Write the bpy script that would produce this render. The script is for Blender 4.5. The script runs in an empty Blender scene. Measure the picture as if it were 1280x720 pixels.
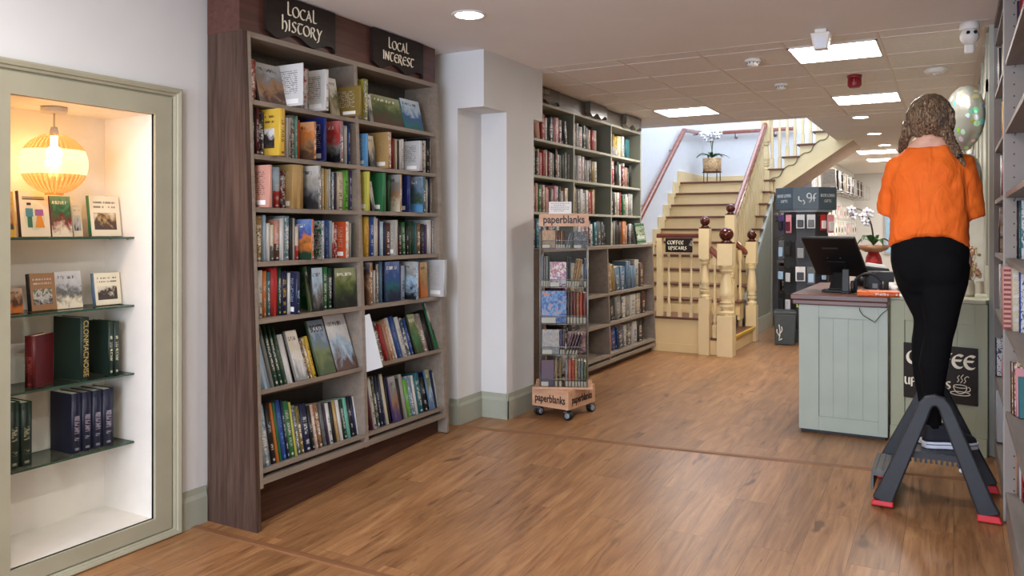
import bpy, bmesh, math, random
from mathutils import Vector, Matrix, Euler
random.seed(7)
PI = math.pi
SC = bpy.context.scene
COL = SC.collection

# ------------------------------------------------------------------ camera and its rays
CAM_H = 1.35
FPX = 1000.0
YAW = math.radians(28.9)
SN, CS = math.sin(YAW), math.cos(YAW)
FRONT_Z, BACK_Z = 0.0, 0.114          # two floor levels, a short ramp between


def ray(u):
    r = (u - 640.0) / FPX
    return (-SN + CS * r, CS + SN * r)


def depth_x(u, X):
    return X / ray(u)[0]


def depth_y(u, Y):
    return Y / ray(u)[1]


def y_on(u, X):
    rx, ry = ray(u)
    return X / rx * ry


def x_on(u, Y):
    rx, ry = ray(u)
    return Y / ry * rx


def z_of(v, d):
    return CAM_H + (287.0 - v) * d / FPX


cam_d = bpy.data.cameras.new('camera')
cam = bpy.data.objects.new('camera', cam_d)
COL.objects.link(cam)
cam.location = (0, 0, CAM_H)
cam.rotation_euler = (PI / 2, 0, YAW)
cam_d.sensor_width = 36.0
cam_d.lens = FPX * 36.0 / 1280.0
cam_d.shift_y = -(360.0 - 287.0) / 1280.0
cam_d.clip_start = 0.05
cam_d.clip_end = 200
SC.camera = cam


# ------------------------------------------------------------------ colour
def lin(c):  # sRGB 0-255 to linear
    return tuple(((x / 255.0) / 12.92 if x / 255.0 <= 0.04045 else ((x / 255.0 + 0.055) / 1.055) ** 2.4) for x in c)


def L4(c):
    return (*lin(c), 1.0)


PAL = dict(
    k=(26, 25, 28), K=(44, 42, 44), w=(226, 224, 220), W=(204, 205, 206), c=(222, 208, 178), C=(206, 186, 150),
    g=(140, 140, 138), G=(96, 98, 98), r=(196, 40, 40), R=(140, 24, 28), m=(96, 24, 48), p=(74, 52, 110), P=(56, 36, 66),
    b=(38, 78, 160), B=(24, 40, 120), n=(26, 34, 72), l=(92, 160, 214), L=(170, 200, 224), t=(30, 112, 122),
    T=(110, 190, 170), e=(40, 120, 66), E=(22, 62, 40), y=(232, 186, 56), Y=(214, 206, 80), o=(226, 122, 40), O=(214, 78, 30),
    a=(196, 158, 92), A=(150, 122, 48), d=(92, 58, 40), D=(58, 36, 28), s=(214, 150, 130), i=(228, 150, 160), v=(108, 190, 60),
    f=(62, 84, 40), F=(110, 124, 60), h=(176, 128, 84), x=(178, 172, 160), z=(88, 120, 150),
)
NAMES = dict(k='black', K='charcoal', w='white', W='pale grey', c='cream', C='beige', g='grey', G='dark grey', r='red', R='dark red',
             m='maroon', p='purple', P='deep purple', b='blue', B='royal blue', n='navy', l='sky blue', L='pale blue', t='teal',
             T='mint', e='green', E='dark green', y='yellow', Y='lime yellow', o='orange', O='burnt orange', a='tan', A='olive',
             d='brown', D='dark brown', s='salmon', i='pink', v='lime green', f='moss green', F='olive green', h='sandy', x='stone grey',
             z='slate blue')


# ------------------------------------------------------------------ node helper
class NT:
    def __init__(self, name):
        self.m = bpy.data.materials.new(name)
        self.m.use_nodes = True
        self.t = self.m.node_tree
        self.t.nodes.clear()
        self.out = self.n('ShaderNodeOutputMaterial')
        self.b = self.n('ShaderNodeBsdfPrincipled')
        self.l(self.b.outputs[0], self.out.inputs[0])

    def n(self, typ, **kw):
        nd = self.t.nodes.new(typ)
        for k, v in kw.items():
            setattr(nd, k, v)
        return nd

    def l(self, a, b):
        self.t.links.new(a, b)

    def setin(self, sock, v):
        if isinstance(v, bpy.types.NodeSocket):
            self.l(v, sock)
        elif v is not None:
            sock.default_value = v

    def math(self, op, a, b=None, c=None, clamp=False):
        nd = self.n('ShaderNodeMath', operation=op)
        nd.use_clamp = clamp
        self.setin(nd.inputs[0], a)
        if b is not None:
            self.setin(nd.inputs[1], b)
        if c is not None:
            self.setin(nd.inputs[2], c)
        return nd.outputs[0]

    def mix(self, f, a, b):
        nd = self.n('ShaderNodeMix', data_type='RGBA')
        self.setin(nd.inputs[0], f)
        self.setin(nd.inputs[6], a)
        self.setin(nd.inputs[7], b)
        return nd.outputs[2]

    def coord(self, which='Object'):
        return self.n('ShaderNodeTexCoord').outputs[which]

    def mapping(self, vec, scale=(1, 1, 1), loc=(0, 0, 0), rot=(0, 0, 0)):
        nd = self.n('ShaderNodeMapping')
        nd.inputs[1].default_value = loc
        nd.inputs[2].default_value = rot
        nd.inputs[3].default_value = scale
        self.l(vec, nd.inputs[0])
        return nd.outputs[0]

    def noise(self, vec, scale=5, detail=4, rough=0.5, dist=0.0):
        nd = self.n('ShaderNodeTexNoise')
        self.l(vec, nd.inputs['Vector'])
        nd.inputs['Scale'].default_value = scale
        nd.inputs['Detail'].default_value = detail
        nd.inputs['Roughness'].default_value = rough
        nd.inputs['Distortion'].default_value = dist
        return nd.outputs[0]

    def ramp(self, f, stops, interp='LINEAR'):
        nd = self.n('ShaderNodeValToRGB')
        nd.color_ramp.interpolation = interp
        els = nd.color_ramp.elements
        while len(els) < len(stops):
            els.new(0.5)
        for e, (p, c) in zip(els, stops):
            e.position = p
            e.color = c if len(c) == 4 else L4(c)
        self.setin(nd.inputs[0], f)
        return nd.outputs[0]

    def sep(self, vec):
        nd = self.n('ShaderNodeSeparateXYZ')
        self.l(vec, nd.inputs[0])
        return nd.outputs

    def comb(self, x, y, z=0.0):
        nd = self.n('ShaderNodeCombineXYZ')
        self.setin(nd.inputs[0], x)
        self.setin(nd.inputs[1], y)
        self.setin(nd.inputs[2], z)
        return nd.outputs[0]

    def bump(self, h, strength=0.2, dist=0.01):
        nd = self.n('ShaderNodeBump')
        nd.inputs['Strength'].default_value = strength
        nd.inputs['Distance'].default_value = dist
        self.l(h, nd.inputs['Height'])
        self.l(nd.outputs[0], self.b.inputs['Normal'])

    def base(self, v, rough=0.5, metal=0.0):
        self.setin(self.b.inputs['Base Color'], v)
        self.b.inputs['Roughness'].default_value = rough
        self.b.inputs['Metallic'].default_value = metal
        return self.m


_mc = {}


def plain(name, rgb, rough=0.5, metal=0.0, vary=0.04, bump=0.0, scale=14):
    key = ('plain', name)
    if key in _mc:
        return _mc[key]
    t = NT(name)
    nz = t.noise(t.coord('Object'), scale, 4)
    a = tuple(max(0, x * (1 - vary)) for x in rgb)
    b = tuple(min(255, x * (1 + vary)) for x in rgb)
    col = t.ramp(nz, [(0.3, a), (0.7, b)])
    t.base(col, rough, metal)
    if bump:
        t.bump(t.noise(t.coord('Object'), scale * 8, 3), bump, 0.004)
    _mc[key] = t.m
    return t.m


def emit(name, rgb, strength):
    t = NT(name)
    t.base(L4(rgb), 0.5)
    t.b.inputs['Emission Color'].default_value = L4(rgb)
    t.b.inputs['Emission Strength'].default_value = strength
    return t.m


def wood(name, c1, c2, axis='z', rough=0.45, scale=3.0, stretch=14, bump=0.05):
    t = NT(name)
    co = t.coord('Object')
    s = [stretch, stretch, stretch]
    s['xyz'.index(axis)] = 0.8
    v = t.mapping(co, tuple(s))
    nz = t.noise(v, scale, 6, 0.6, 0.6)
    v2 = t.mapping(co, tuple(x * 3 for x in s))
    n2 = t.noise(v2, scale, 3, 0.5)
    f = t.math('ADD', t.math('MULTIPLY', nz, 0.75), t.math('MULTIPLY', n2, 0.25))
    col = t.ramp(f, [(0.32, c1), (0.68, c2)])
    t.base(col, rough)
    if bump:
        t.bump(n2, bump, 0.003)
    return t.m


def glass(name, rgb=(235, 245, 240), rough=0.0, alpha_mix=0.85, gloss=(1, 1, 1)):
    """thin clear sheet: mostly transparent with a fresnel sheen"""
    t = NT(name)
    tr = t.n('ShaderNodeBsdfTransparent')
    tr.inputs[0].default_value = L4(rgb)
    gl = t.n('ShaderNodeBsdfGlossy')
    gl.inputs['Roughness'].default_value = max(rough, 0.02)
    fr = t.n('ShaderNodeFresnel')
    fr.inputs[0].default_value = 1.45
    mx = t.n('ShaderNodeMixShader')
    t.l(t.math('MULTIPLY', fr.outputs[0], alpha_mix), mx.inputs[0])
    t.l(tr.outputs[0], mx.inputs[1])
    t.l(gl.outputs[0], mx.inputs[2])
    t.l(mx.outputs[0], t.out.inputs[0])
    t.t.nodes.remove(t.b)
    return t.m


# ------------------------------------------------------------------ mesh builder
class MB:
    def __init__(self):
        self.v, self.f, self.mi, self.uv, self.sm = [], [], [], [], []

    def face(self, idx, mi=0, uv=None, smooth=False):
        self.f.append(tuple(idx))
        self.mi.append(mi)
        self.uv.append(uv)
        self.sm.append(smooth)

    def add(self, pts):
        k = len(self.v)
        self.v += [tuple(p) for p in pts]
        return k

    def box(self, x0, x1, y0, y1, z0, z1, mi=0, M=None):
        p = [(x0, y0, z0), (x1, y0, z0), (x1, y1, z0), (x0, y1, z0), (x0, y0, z1), (x1, y0, z1), (x1, y1, z1), (x0, y1, z1)]
        if M is not None:
            p = [M @ Vector(q) for q in p]
        k = self.add(p)
        for q in ((3, 2, 1, 0), (4, 5, 6, 7), (0, 1, 5, 4), (1, 2, 6, 5), (2, 3, 7, 6), (3, 0, 4, 7)):
            self.face([k + i for i in q], mi)
        return self

    def hexa(self, p, mi=0):
        """eight corners: bottom four counter-clockwise from above, then top four"""
        k = self.add(p)
        for q in ((3, 2, 1, 0), (4, 5, 6, 7), (0, 1, 5, 4), (1, 2, 6, 5), (2, 3, 7, 6), (3, 0, 4, 7)):
            self.face([k + i for i in q], mi)
        return self

    def prism(self, poly, a0, a1, plane='xy', mi=0, M=None, smooth=False):
        """extrude a 2-D polygon between a0 and a1 on the third axis"""
        def P(q, a):
            if plane == 'xy':
                r = (q[0], q[1], a)
            elif plane == 'xz':
                r = (q[0], a, q[1])
            else:
                r = (a, q[0], q[1])
            return M @ Vector(r) if M is not None else r
        n = len(poly)
        k = self.add([P(q, a0) for q in poly] + [P(q, a1) for q in poly])
        self.face([k + i for i in reversed(range(n))], mi)
        self.face([k + n + i for i in range(n)], mi)
        for i in range(n):
            j = (i + 1) % n
            self.face([k + i, k + j, k + n + j, k + n + i], mi, smooth=smooth)
        return self

    def loft(self, rings, mi=0, cap=True, smooth=True, closed=False):
        n = len(rings[0])
        ks = [self.add(r) for r in rings]
        m = len(rings)
        for a in range(m if closed else m - 1):
            b = (a + 1) % m
            for i in range(n):
                j = (i + 1) % n
                self.face([ks[a] + i, ks[a] + j, ks[b] + j, ks[b] + i], mi, smooth=smooth)
        if cap and not closed:
            self.face([ks[0] + i for i in reversed(range(n))], mi)
            self.face([ks[-1] + i for i in range(n)], mi)
        return self

    def lathe(self, prof, c=(0, 0, 0), n=20, mi=0, M=None, smooth=True, cap=True):
        rings = []
        for r, z in prof:
            ring = [(c[0] + r * math.cos(2 * PI * i / n), c[1] + r * math.sin(2 * PI * i / n), c[2] + z) for i in range(n)]
            if M is not None:
                ring = [M @ Vector(p) for p in ring]
            rings.append(ring)
        return self.loft(rings, mi, cap, smooth)

    def tube(self, path, rad, n=8, mi=0, cap=True, smooth=True):
        path = [Vector(p) for p in path]
        rings = []
        up = Vector((0, 0, 1))
        prev = None
        for i, p in enumerate(path):
            d = (path[min(i + 1, len(path) - 1)] - path[max(i - 1, 0)])
            if d.length < 1e-9:
                d = Vector((0, 0, 1))
            d.normalize()
            if prev is None:
                a = d.cross(up)
                if a.length < 1e-4:
                    a = d.cross(Vector((1, 0, 0)))
            else:
                a = prev - d * prev.dot(d)
                if a.length < 1e-6:
                    a = d.cross(up)
            a.normalize()
            prev = a
            b = d.cross(a)
            r = rad[i] if isinstance(rad, (list, tuple)) else rad
            rings.append([p + a * (r * math.cos(2 * PI * k / n)) + b * (r * math.sin(2 * PI * k / n)) for k in range(n)])
        return self.loft(rings, mi, cap, smooth)

    def sphere(self, c, r, n=16, m=10, mi=0, sc=(1, 1, 1), M=None):
        rings = []
        for j in range(m + 1):
            th = PI * j / m
            rr = max(1e-4, math.sin(th))
            ring = [Vector((c[0] + r * sc[0] * rr * math.cos(2 * PI * i / n), c[1] + r * sc[1] * rr * math.sin(2 * PI * i / n),
                            c[2] - r * sc[2] * math.cos(th))) for i in range(n)]
            if M is not None:
                ring = [M @ p for p in ring]
            rings.append(ring)
        return self.loft(rings, mi, True, True)

    def build(self, name, mats, parent=None, loc=(0, 0, 0), rot=(0, 0, 0), bevel=0.0, seg=2, sub=0):
        me = bpy.data.meshes.new(name)
        me.from_pydata([tuple(p) for p in self.v], [], self.f)
        if not isinstance(mats, (list, tuple)):
            mats = [mats]
        for m in mats:
            me.materials.append(m)
        me.polygons.foreach_set('material_index', self.mi)
        me.polygons.foreach_set('use_smooth', self.sm)
        if any(u is not None for u in self.uv):
            lay = me.uv_layers.new(name='UVMap')
            li = 0
            for k, f in enumerate(self.f):
                for q in range(len(f)):
                    lay.data[li].uv = self.uv[k][q] if self.uv[k] else (0, 0)
                    li += 1
        me.update()
        o = bpy.data.objects.new(name, me)
        COL.objects.link(o)
        o.location = loc
        o.rotation_euler = rot
        if parent is not None:
            o.parent = parent
        if bevel:
            md = o.modifiers.new('bevel', 'BEVEL')
            md.width = bevel
            md.segments = seg
            md.limit_method = 'ANGLE'
            md.angle_limit = math.radians(40)
        if sub:
            md = o.modifiers.new('subsurf', 'SUBSURF')
            md.levels = sub
            md.render_levels = sub
        return o


def tag(o, label=None, cat=None, group=None, kind=None):
    if label:
        o['label'] = label
    if cat:
        o['category'] = cat
    if group:
        o['group'] = group
    if kind:
        o['kind'] = kind
    return o


def thing(name, label, cat, loc=(0, 0, 0), rz=0.0, group=None):
    o = bpy.data.objects.new(name, None)
    o.empty_display_size = 0.05
    COL.objects.link(o)
    o.location = loc
    o.rotation_euler = (0, 0, rz)
    return tag(o, label, cat, group)


def struct(o):
    o['kind'] = 'structure'
    return o


def dup(root, loc=None, rz=None, label=None, group=None):
    def cp(o, par):
        c = o.copy()
        COL.objects.link(c)
        if par is not None:
            c.parent = par
        for ch in list(o.children):
            cp(ch, c)
        return c
    r = cp(root, None)
    if loc is not None:
        r.location = loc
    if rz is not None:
        r.rotation_euler = (0, 0, rz)
    if label:
        r['label'] = label
    if group:
        r['group'] = group
    return r


# ------------------------------------------------------------------ lettering
def catmull(p, k=4):
    if len(p) < 3:
        return [Vector((q[0], q[1], 0)) for q in p]
    out = []
    P = [Vector((q[0], q[1], 0)) for q in p]
    P = [P[0] * 2 - P[1]] + P + [P[-1] * 2 - P[-2]]
    for i in range(1, len(P) - 2):
        for s in range(k):
            t = s / k
            a, b, c, d = P[i - 1], P[i], P[i + 1], P[i + 2]
            out.append(0.5 * ((2 * b) + (c - a) * t + (2 * a - 5 * b + 4 * c - d) * t * t + (3 * b - a - 3 * c + d) * t ** 3))
    out.append(P[-2])
    return out


def arc(cx, cy, rx, ry, a0, a1, n=12):
    return [(cx + rx * math.cos(math.radians(a0 + (a1 - a0) * i / n)), cy + ry * math.sin(math.radians(a0 + (a1 - a0) * i / n))) for i in range(n + 1)]


GLYPH = {   # broad-nib uncial letters: (advance, strokes)
    'L': (0.62, [[(0.06, 1.08), (0.14, 1.0), (0.14, 0.2), (0.26, 0.04), (0.52, 0.06)]]),
    'O': (0.86, [arc(0.4, 0.42, 0.36, 0.42, 90, 450, 20)]),
    'C': (0.72, [arc(0.42, 0.42, 0.36, 0.42, 50, 310, 14)]),
    'A': (0.78, [[(0.3, 0.92), (0.66, 0.0)], [(0.36, 0.75), (0.05, 0.0)], [(0.16, 0.3), (0.52, 0.3)]]),
    'h': (0.72, [[(0.02, 1.15), (0.1, 1.1), (0.1, 0.0)], [(0.1, 0.5), (0.3, 0.72), (0.52, 0.55), (0.56, 0.2), (0.4, -0.15)]]),
    'I': (0.36, [[(0.04, 0.84), (0.14, 0.84), (0.14, 0.0)]]),
    'S': (0.66, [[(0.55, 0.78), (0.34, 0.86), (0.14, 0.7), (0.26, 0.48), (0.48, 0.32), (0.46, 0.08), (0.24, -0.02), (0.04, 0.08)]]),
    'T': (0.72, [[(0.0, 0.76), (0.25, 0.86), (0.68, 0.84)], [(0.36, 0.84), (0.14, 0.6), (0.12, 0.25), (0.3, 0.0), (0.58, 0.1)]]),
    'R': (0.74, [[(0.1, 0.84), (0.1, 0.0)], [(0.02, 0.8), (0.34, 0.86), (0.5, 0.68), (0.36, 0.48), (0.12, 0.42)], [(0.3, 0.44), (0.48, 0.1), (0.7, -0.12)]]),
    'Y': (0.7, [[(0.02, 0.84), (0.14, 0.82), (0.34, 0.4)], [(0.66, 0.86), (0.36, 0.3), (0.24, -0.2), (0.04, -0.26)]]),
    'N': (0.78, [[(0.08, 0.0), (0.08, 0.84)], [(0.06, 0.84), (0.6, 0.02)], [(0.6, 0.0), (0.6, 0.9)]]),
    'E': (0.7, [arc(0.42, 0.42, 0.36, 0.42, 55, 305, 14), [(0.1, 0.46), (0.56, 0.48)]]),
    'F': (0.62, [[(0.12, 0.84), (0.12, -0.12)], [(0.02, 0.82), (0.3, 0.86), (0.58, 0.84)], [(0.12, 0.44), (0.48, 0.46)]]),
    'U': (0.74, [[(0.02, 0.84), (0.12, 0.8), (0.12, 0.25), (0.28, 0.0), (0.52, 0.14)], [(0.56, 0.86), (0.56, 0.1), (0.66, 0.0)]]),
    'P': (0.66, [[(0.12, 0.84), (0.12, -0.24)], [(0.02, 0.8), (0.34, 0.88), (0.54, 0.66), (0.38, 0.4), (0.12, 0.36)]]),
    'G': (0.74, [arc(0.42, 0.42, 0.36, 0.42, 50, 300, 14), [(0.44, 0.38), (0.66, 0.38), (0.62, -0.1)]]),
    'B': (0.7, [[(0.12, 0.9), (0.12, 0.0)], [(0.04, 0.86), (0.36, 0.88), (0.46, 0.68), (0.14, 0.48)], [(0.14, 0.48), (0.54, 0.4), (0.52, 0.08), (0.1, 0.0)]]),
    ' ': (0.4, []),
}


def lettering(lines, size, name, mat, parent, M, nib=0.13, gap=1.25, extr=0.002):
    """broad-nib lettering on the local xy plane of M, centred on the origin"""
    mb = MB()
    th = math.radians(35)
    nv = Vector((math.cos(th), math.sin(th), 0)) * nib * 0.5
    nl = len(lines)
    for li, line in enumerate(lines):
        wid = sum(GLYPH[c][0] for c in line)
        x = -wid / 2
        y = ((nl - 1) / 2 - li) * gap - 0.4
        for c in line:
            adv, strokes = GLYPH[c]
            for st in strokes:
                pts = catmull(st, 3) if len(st) < 9 else [Vector((q[0], q[1], 0)) for q in st]
                pts = [p + Vector((x, y, 0)) for p in pts]
                k0 = len(mb.v)
                for i, p in enumerate(pts):
                    d = (pts[min(i + 1, len(pts) - 1)] - pts[max(i - 1, 0)]).normalized()
                    nrm = Vector((-d.y, d.x, 0)) * nib * 0.22
                    off = nrm + (nv if nrm.dot(nv) >= 0 else -nv)
                    for q, zz in ((p + off, 0), (p - off, 0), (p + off, extr / size), (p - off, extr / size)):
                        mb.v.append(tuple(M @ ((q + Vector((0, 0, zz))) * size)))
                for i in range(len(pts) - 1):
                    a, b = k0 + 4 * i, k0 + 4 * (i + 1)
                    mb.face([a + 2, a + 3, b + 3, b + 2])
                    mb.face([a, a + 2, b + 2, b])
                    mb.face([a + 1, b + 1, b + 3, a + 3])
            x += adv
    return mb.build(name, mat, parent)


def text(s, size, name, mat, parent, M, extr=0.0008, width=None, bold=0.0, align='CENTER'):
    cu = bpy.data.curves.new(name, 'FONT')
    cu.body = s
    cu.size = size
    cu.align_x = align
    cu.align_y = 'CENTER'
    cu.extrude = extr
    cu.offset = bold
    cu.resolution_u = 3
    o = bpy.data.objects.new(name, cu)
    COL.objects.link(o)
    dg = bpy.context.evaluated_depsgraph_get()
    me = bpy.data.meshes.new_from_object(o.evaluated_get(dg))
    bpy.data.objects.remove(o)
    bpy.data.curves.remove(cu)
    xs = [v.co.x for v in me.vertices]
    sx = 1.0
    if width and xs:
        sx = width / max(1e-6, max(xs) - min(xs))
    me.transform(M @ Matrix.Diagonal((sx, 1, 1, 1)))
    me.materials.clear()
    me.materials.append(mat)
    r = bpy.data.objects.new(name, me)
    COL.objects.link(r)
    if parent is not None:
        r.parent = parent
    return r


def frame_m(origin, xdir, ydir):
    """matrix whose local x,y run along xdir,ydir and whose z is their cross product"""
    x = Vector(xdir).normalized()
    y = Vector(ydir).normalized()
    z = x.cross(y).normalized()
    M = Matrix.Identity(4)
    for i in range(3):
        M[i][0], M[i][1], M[i][2], M[i][3] = x[i], y[i], z[i], origin[i]
    return M
# ================================================================== materials of the place
M_WALL = plain('white_wall_paint', (213, 213, 212), 0.7, vary=0.012, scale=3)
M_CEIL = plain('ceiling_paint', (236, 235, 234), 0.85, vary=0.012, scale=2)
M_TILE = plain('ceiling_tile', (232, 230, 228), 0.9, vary=0.02, scale=40)
M_TBAR = plain('ceiling_bar', (226, 220, 216), 0.8, vary=0.01)
M_SAGE = plain('sage_paint', (162, 158, 136), 0.42, vary=0.03, scale=5)
M_SAGE2 = plain('sage_skirting_paint', (160, 163, 147), 0.45, vary=0.03, scale=5)
M_WHITE = plain('white_gloss', (228, 224, 216), 0.5, vary=0.01)
M_BLACK = plain('black_plastic', (12, 12, 13), 0.5)
M_BACK = plain('black_monitor_back', (9, 9, 10), .5)
M_STEEL = plain('brushed_steel', (170, 170, 172), 0.3, 0.9)
M_UP = plain('stairwell_wall_paint', (222, 226, 230), 0.75, vary=0.01)


def floor_material():
    t = NT('oak_plank_floor')
    co = t.coord('Object')
    sx = t.sep(co)
    v = t.comb(sx[1], sx[0], 0.0)
    br = t.n('ShaderNodeTexBrick')
    t.l(v, br.inputs['Vector'])
    br.inputs['Color1'].default_value = (0, 0, 0, 1)
    br.inputs['Color2'].default_value = (1, 1, 1, 1)
    br.inputs['Mortar'].default_value = (0.5, 0.5, 0.5, 1)
    br.inputs['Scale'].default_value = 1.0
    br.inputs['Mortar Size'].default_value = 0.0012
    br.inputs['Mortar Smooth'].default_value = 0.2
    br.inputs['Brick Width'].default_value = 1.28
    br.inputs['Row Height'].default_value = 0.182
    br.offset = 0.37
    rnd = t.sep(br.outputs['Color'])[0]
    off = t.math('MULTIPLY', rnd, 37.0)
    gx = t.math('ADD', t.math('MULTIPLY', sx[0], 1.0), off)
    gv = t.comb(t.math('MULTIPLY', gx, 9.0), t.math('ADD', t.math('MULTIPLY', sx[1], 1.1), off), off)
    n1 = t.noise(gv, 1.6, 7, 0.62, 1.2)
    gv2 = t.comb(t.math('MULTIPLY', gx, 60.0), t.math('MULTIPLY', sx[1], 2.5), off)
    n2 = t.noise(gv2, 1.5, 3, 0.6)
    gv3 = t.comb(t.math('MULTIPLY', gx, 9.0), t.math('MULTIPLY', sx[1], 3.4), off)
    n3 = t.noise(gv3, 1.0, 2, 0.5, 0.4)
    f = t.math('ADD', t.math('MULTIPLY', n1, 0.7), t.math('MULTIPLY', n2, 0.3))
    col = t.ramp(f, [(0.26, (74, 47, 26)), (0.40, (134, 92, 57)), (0.56, (163, 118, 77)), (0.74, (186, 146, 99))])
    shade = t.math('MULTIPLY_ADD', rnd, 0.26, 0.80)
    hs = t.n('ShaderNodeHueSaturation')
    t.l(shade, hs.inputs['Value'])
    hs.inputs['Saturation'].default_value = 1.0
    t.l(col, hs.inputs['Color'])
    knot = t.ramp(n3, [(0.665, (0, 0, 0)), (0.74, (255, 255, 255))])
    col2 = t.mix(t.math('MULTIPLY', knot, 0.75), hs.outputs[0], L4((78, 48, 30)))
    gv4 = t.comb(t.math('MULTIPLY', gx, 34.0), t.math('MULTIPLY', sx[1], 1.3), off)
    n4 = t.noise(gv4, 1.7, 5, 0.7, 1.8)
    crack = t.ramp(n4, [(0.32, (255, 255, 255)), (0.38, (0, 0, 0))])
    col2 = t.mix(t.math('MULTIPLY', crack, 0.62), col2, L4((58, 36, 22)))
    grain = t.ramp(n1, [(0.26, (255, 255, 255)), (0.36, (0, 0, 0))])
    col3 = t.mix(t.math('MULTIPLY', grain, 0.7), col2, L4((72, 46, 30)))
    col4 = t.mix(t.math('MULTIPLY', br.outputs['Fac'], 0.6), col3, L4((66, 42, 28)))
    t.base(col4, 0.36)
    rr = t.math('MULTIPLY_ADD', n2, 0.16, 0.30)
    t.l(rr, t.b.inputs['Roughness'])
    h = t.math('SUBTRACT', t.math('MULTIPLY', n2, 0.3), br.outputs['Fac'])
    t.bump(h, 0.12, 0.002)
    return t.m


M_FLOOR = floor_material()
M_STRIP = wood('threshold_strip_wood', (110, 72, 46), (136, 94, 62), 'x', 0.4)

# ================================================================== floor, ramp and strips
RAMP0 = 2.48


def ramp1(x):
    return 4.24 + (x + 2.71) * 0.111


def floor_z(x, y):
    t = (y - RAMP0) / (ramp1(x) - RAMP0)
    return FRONT_Z + (BACK_Z - FRONT_Z) * min(1, max(0, t))


mb = MB()
X0, X1 = -3.6, 0.9
rows = [[(X0, -2.3, 0), (X1, -2.3, 0)], [(X0, RAMP0, 0), (X1, RAMP0, 0)],
        [(X0, ramp1(X0), BACK_Z), (X1, ramp1(X1), BACK_Z)], [(X0, 17.6, BACK_Z), (X1, 17.6, BACK_Z)]]
k = mb.add([p for r in rows for p in r])
for i in range(3):
    mb.face([k + 2 * i, k + 2 * i + 1, k + 2 * i + 3, k + 2 * i + 2])
k2 = mb.add([(p[0], p[1], -0.15) for r in (rows[0], rows[-1]) for p in r])
mb.face([k2, k2 + 2, k2 + 3, k2 + 1])
struct(mb.build('floor', M_FLOOR))
mb = MB()
mb.hexa([(-3.02, RAMP0 - .022, 0.0), (0.2, RAMP0 - .022, 0.0), (0.2, RAMP0 + .022, 0.001), (-3.02, RAMP0 + .022, 0.001),
         (-3.02, RAMP0 - .014, 0.006), (0.2, RAMP0 - .014, 0.006), (0.2, RAMP0 + .014, 0.008), (-3.02, RAMP0 + .014, 0.008)])
struct(mb.build('trim_1', M_STRIP))
mb = MB()
xa, xb = -2.74, 0.16
mb.hexa([(xa, ramp1(xa) - .022, BACK_Z - .003), (xb, ramp1(xb) - .022, BACK_Z - .003), (xb, ramp1(xb) + .022, BACK_Z), (xa, ramp1(xa) + .022, BACK_Z),
         (xa, ramp1(xa) - .014, BACK_Z + .006), (xb, ramp1(xb) - .014, BACK_Z + .006), (xb, ramp1(xb) + .014, BACK_Z + .006), (xa, ramp1(xa) + .014, BACK_Z + .006)])
struct(mb.build('trim_2', M_STRIP))

# ================================================================== walls
CEIL = 2.47
NICHE_Y0, NICHE_Y1, NICHE_Z0, NICHE_Z1 = 1.66, 2.292, 0.09, 1.858
WL = -3.03
mb = MB()
mb.box(-3.6, WL, -2.3, NICHE_Y0, 0, CEIL)
mb.box(-3.6, WL, NICHE_Y1, 7.96, 0, CEIL)
mb.box(-3.6, WL, NICHE_Y0, NICHE_Y1, NICHE_Z1, CEIL)
mb.box(-3.6, WL, NICHE_Y0, NICHE_Y1, 0, NICHE_Z0)
mb.box(-3.6, -3.40, NICHE_Y0, NICHE_Y1, NICHE_Z0, NICHE_Z1)
struct(mb.build('wall_left', M_WALL))
mb = MB()
mb.box(-3.6, -3.3, 7.96, 12.2, 0, 4.9)
struct(mb.build('wall_stair_left', M_UP))
mb = MB()
mb.box(-3.3, -1.75, 11.9, 12.2, 0, 4.9)
mb.box(-1.75, -1.29, 11.9, 12.2, CEIL, 4.9)
mb.box(-1.29, 0.9, 11.9, 12.2, CEIL + .3, 4.9)
struct(mb.build('wall_stair_back', M_UP))
mb = MB()
mb.box(-3.3, 0.9, 8.2, 8.45, CEIL + .3, 4.9)
mb.box(0.17, 0.9, 8.45, 11.9, CEIL + .3, 4.9)
struct(mb.build('wall_upstairs', M_UP))
mb = MB()
mb.box(-1.95, -1.75, 12.2, 17.4, 0, CEIL)
struct(mb.build('wall_gift_side', M_WALL))
mb = MB()
mb.box(-2.0, 0.9, 17.4, 17.6, 0, CEIL)
struct(mb.build('wall_back', M_WALL))
WR = 0.17
M_SAGEW = plain('sage_wall_panelling', (166, 166, 150), 0.5, vary=0.03, scale=4)
mb = MB()
mb.box(WR, 0.9, 5.09, 17.4, 0, CEIL)
mb.box(0.62, 0.9, -2.3, 5.09, 0, CEIL)
for y in (5.2, 6.1, 7.0, 7.9, 8.8, 9.7):          # raised panel rails and stiles
    mb.box(WR - .012, WR, y, y + .07, 1.15, CEIL - .02)
mb.box(WR - .012, WR, 5.2, 9.77, 2.12, 2.19)
struct(mb.build('wall_right', M_SAGEW))

# white pier between the two bookcases, its lower corner cut back
mb = MB()
ZN = 2.115
mb.box(WL, -2.745, 4.26, 4.55, 0, ZN)
mb.box(WL, -2.552, 4.55, 4.935, 0, ZN)
mb.box(WL, -2.552, 4.26, 5.07, ZN, CEIL)
struct(mb.build('wall_pier', M_WALL))


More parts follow.
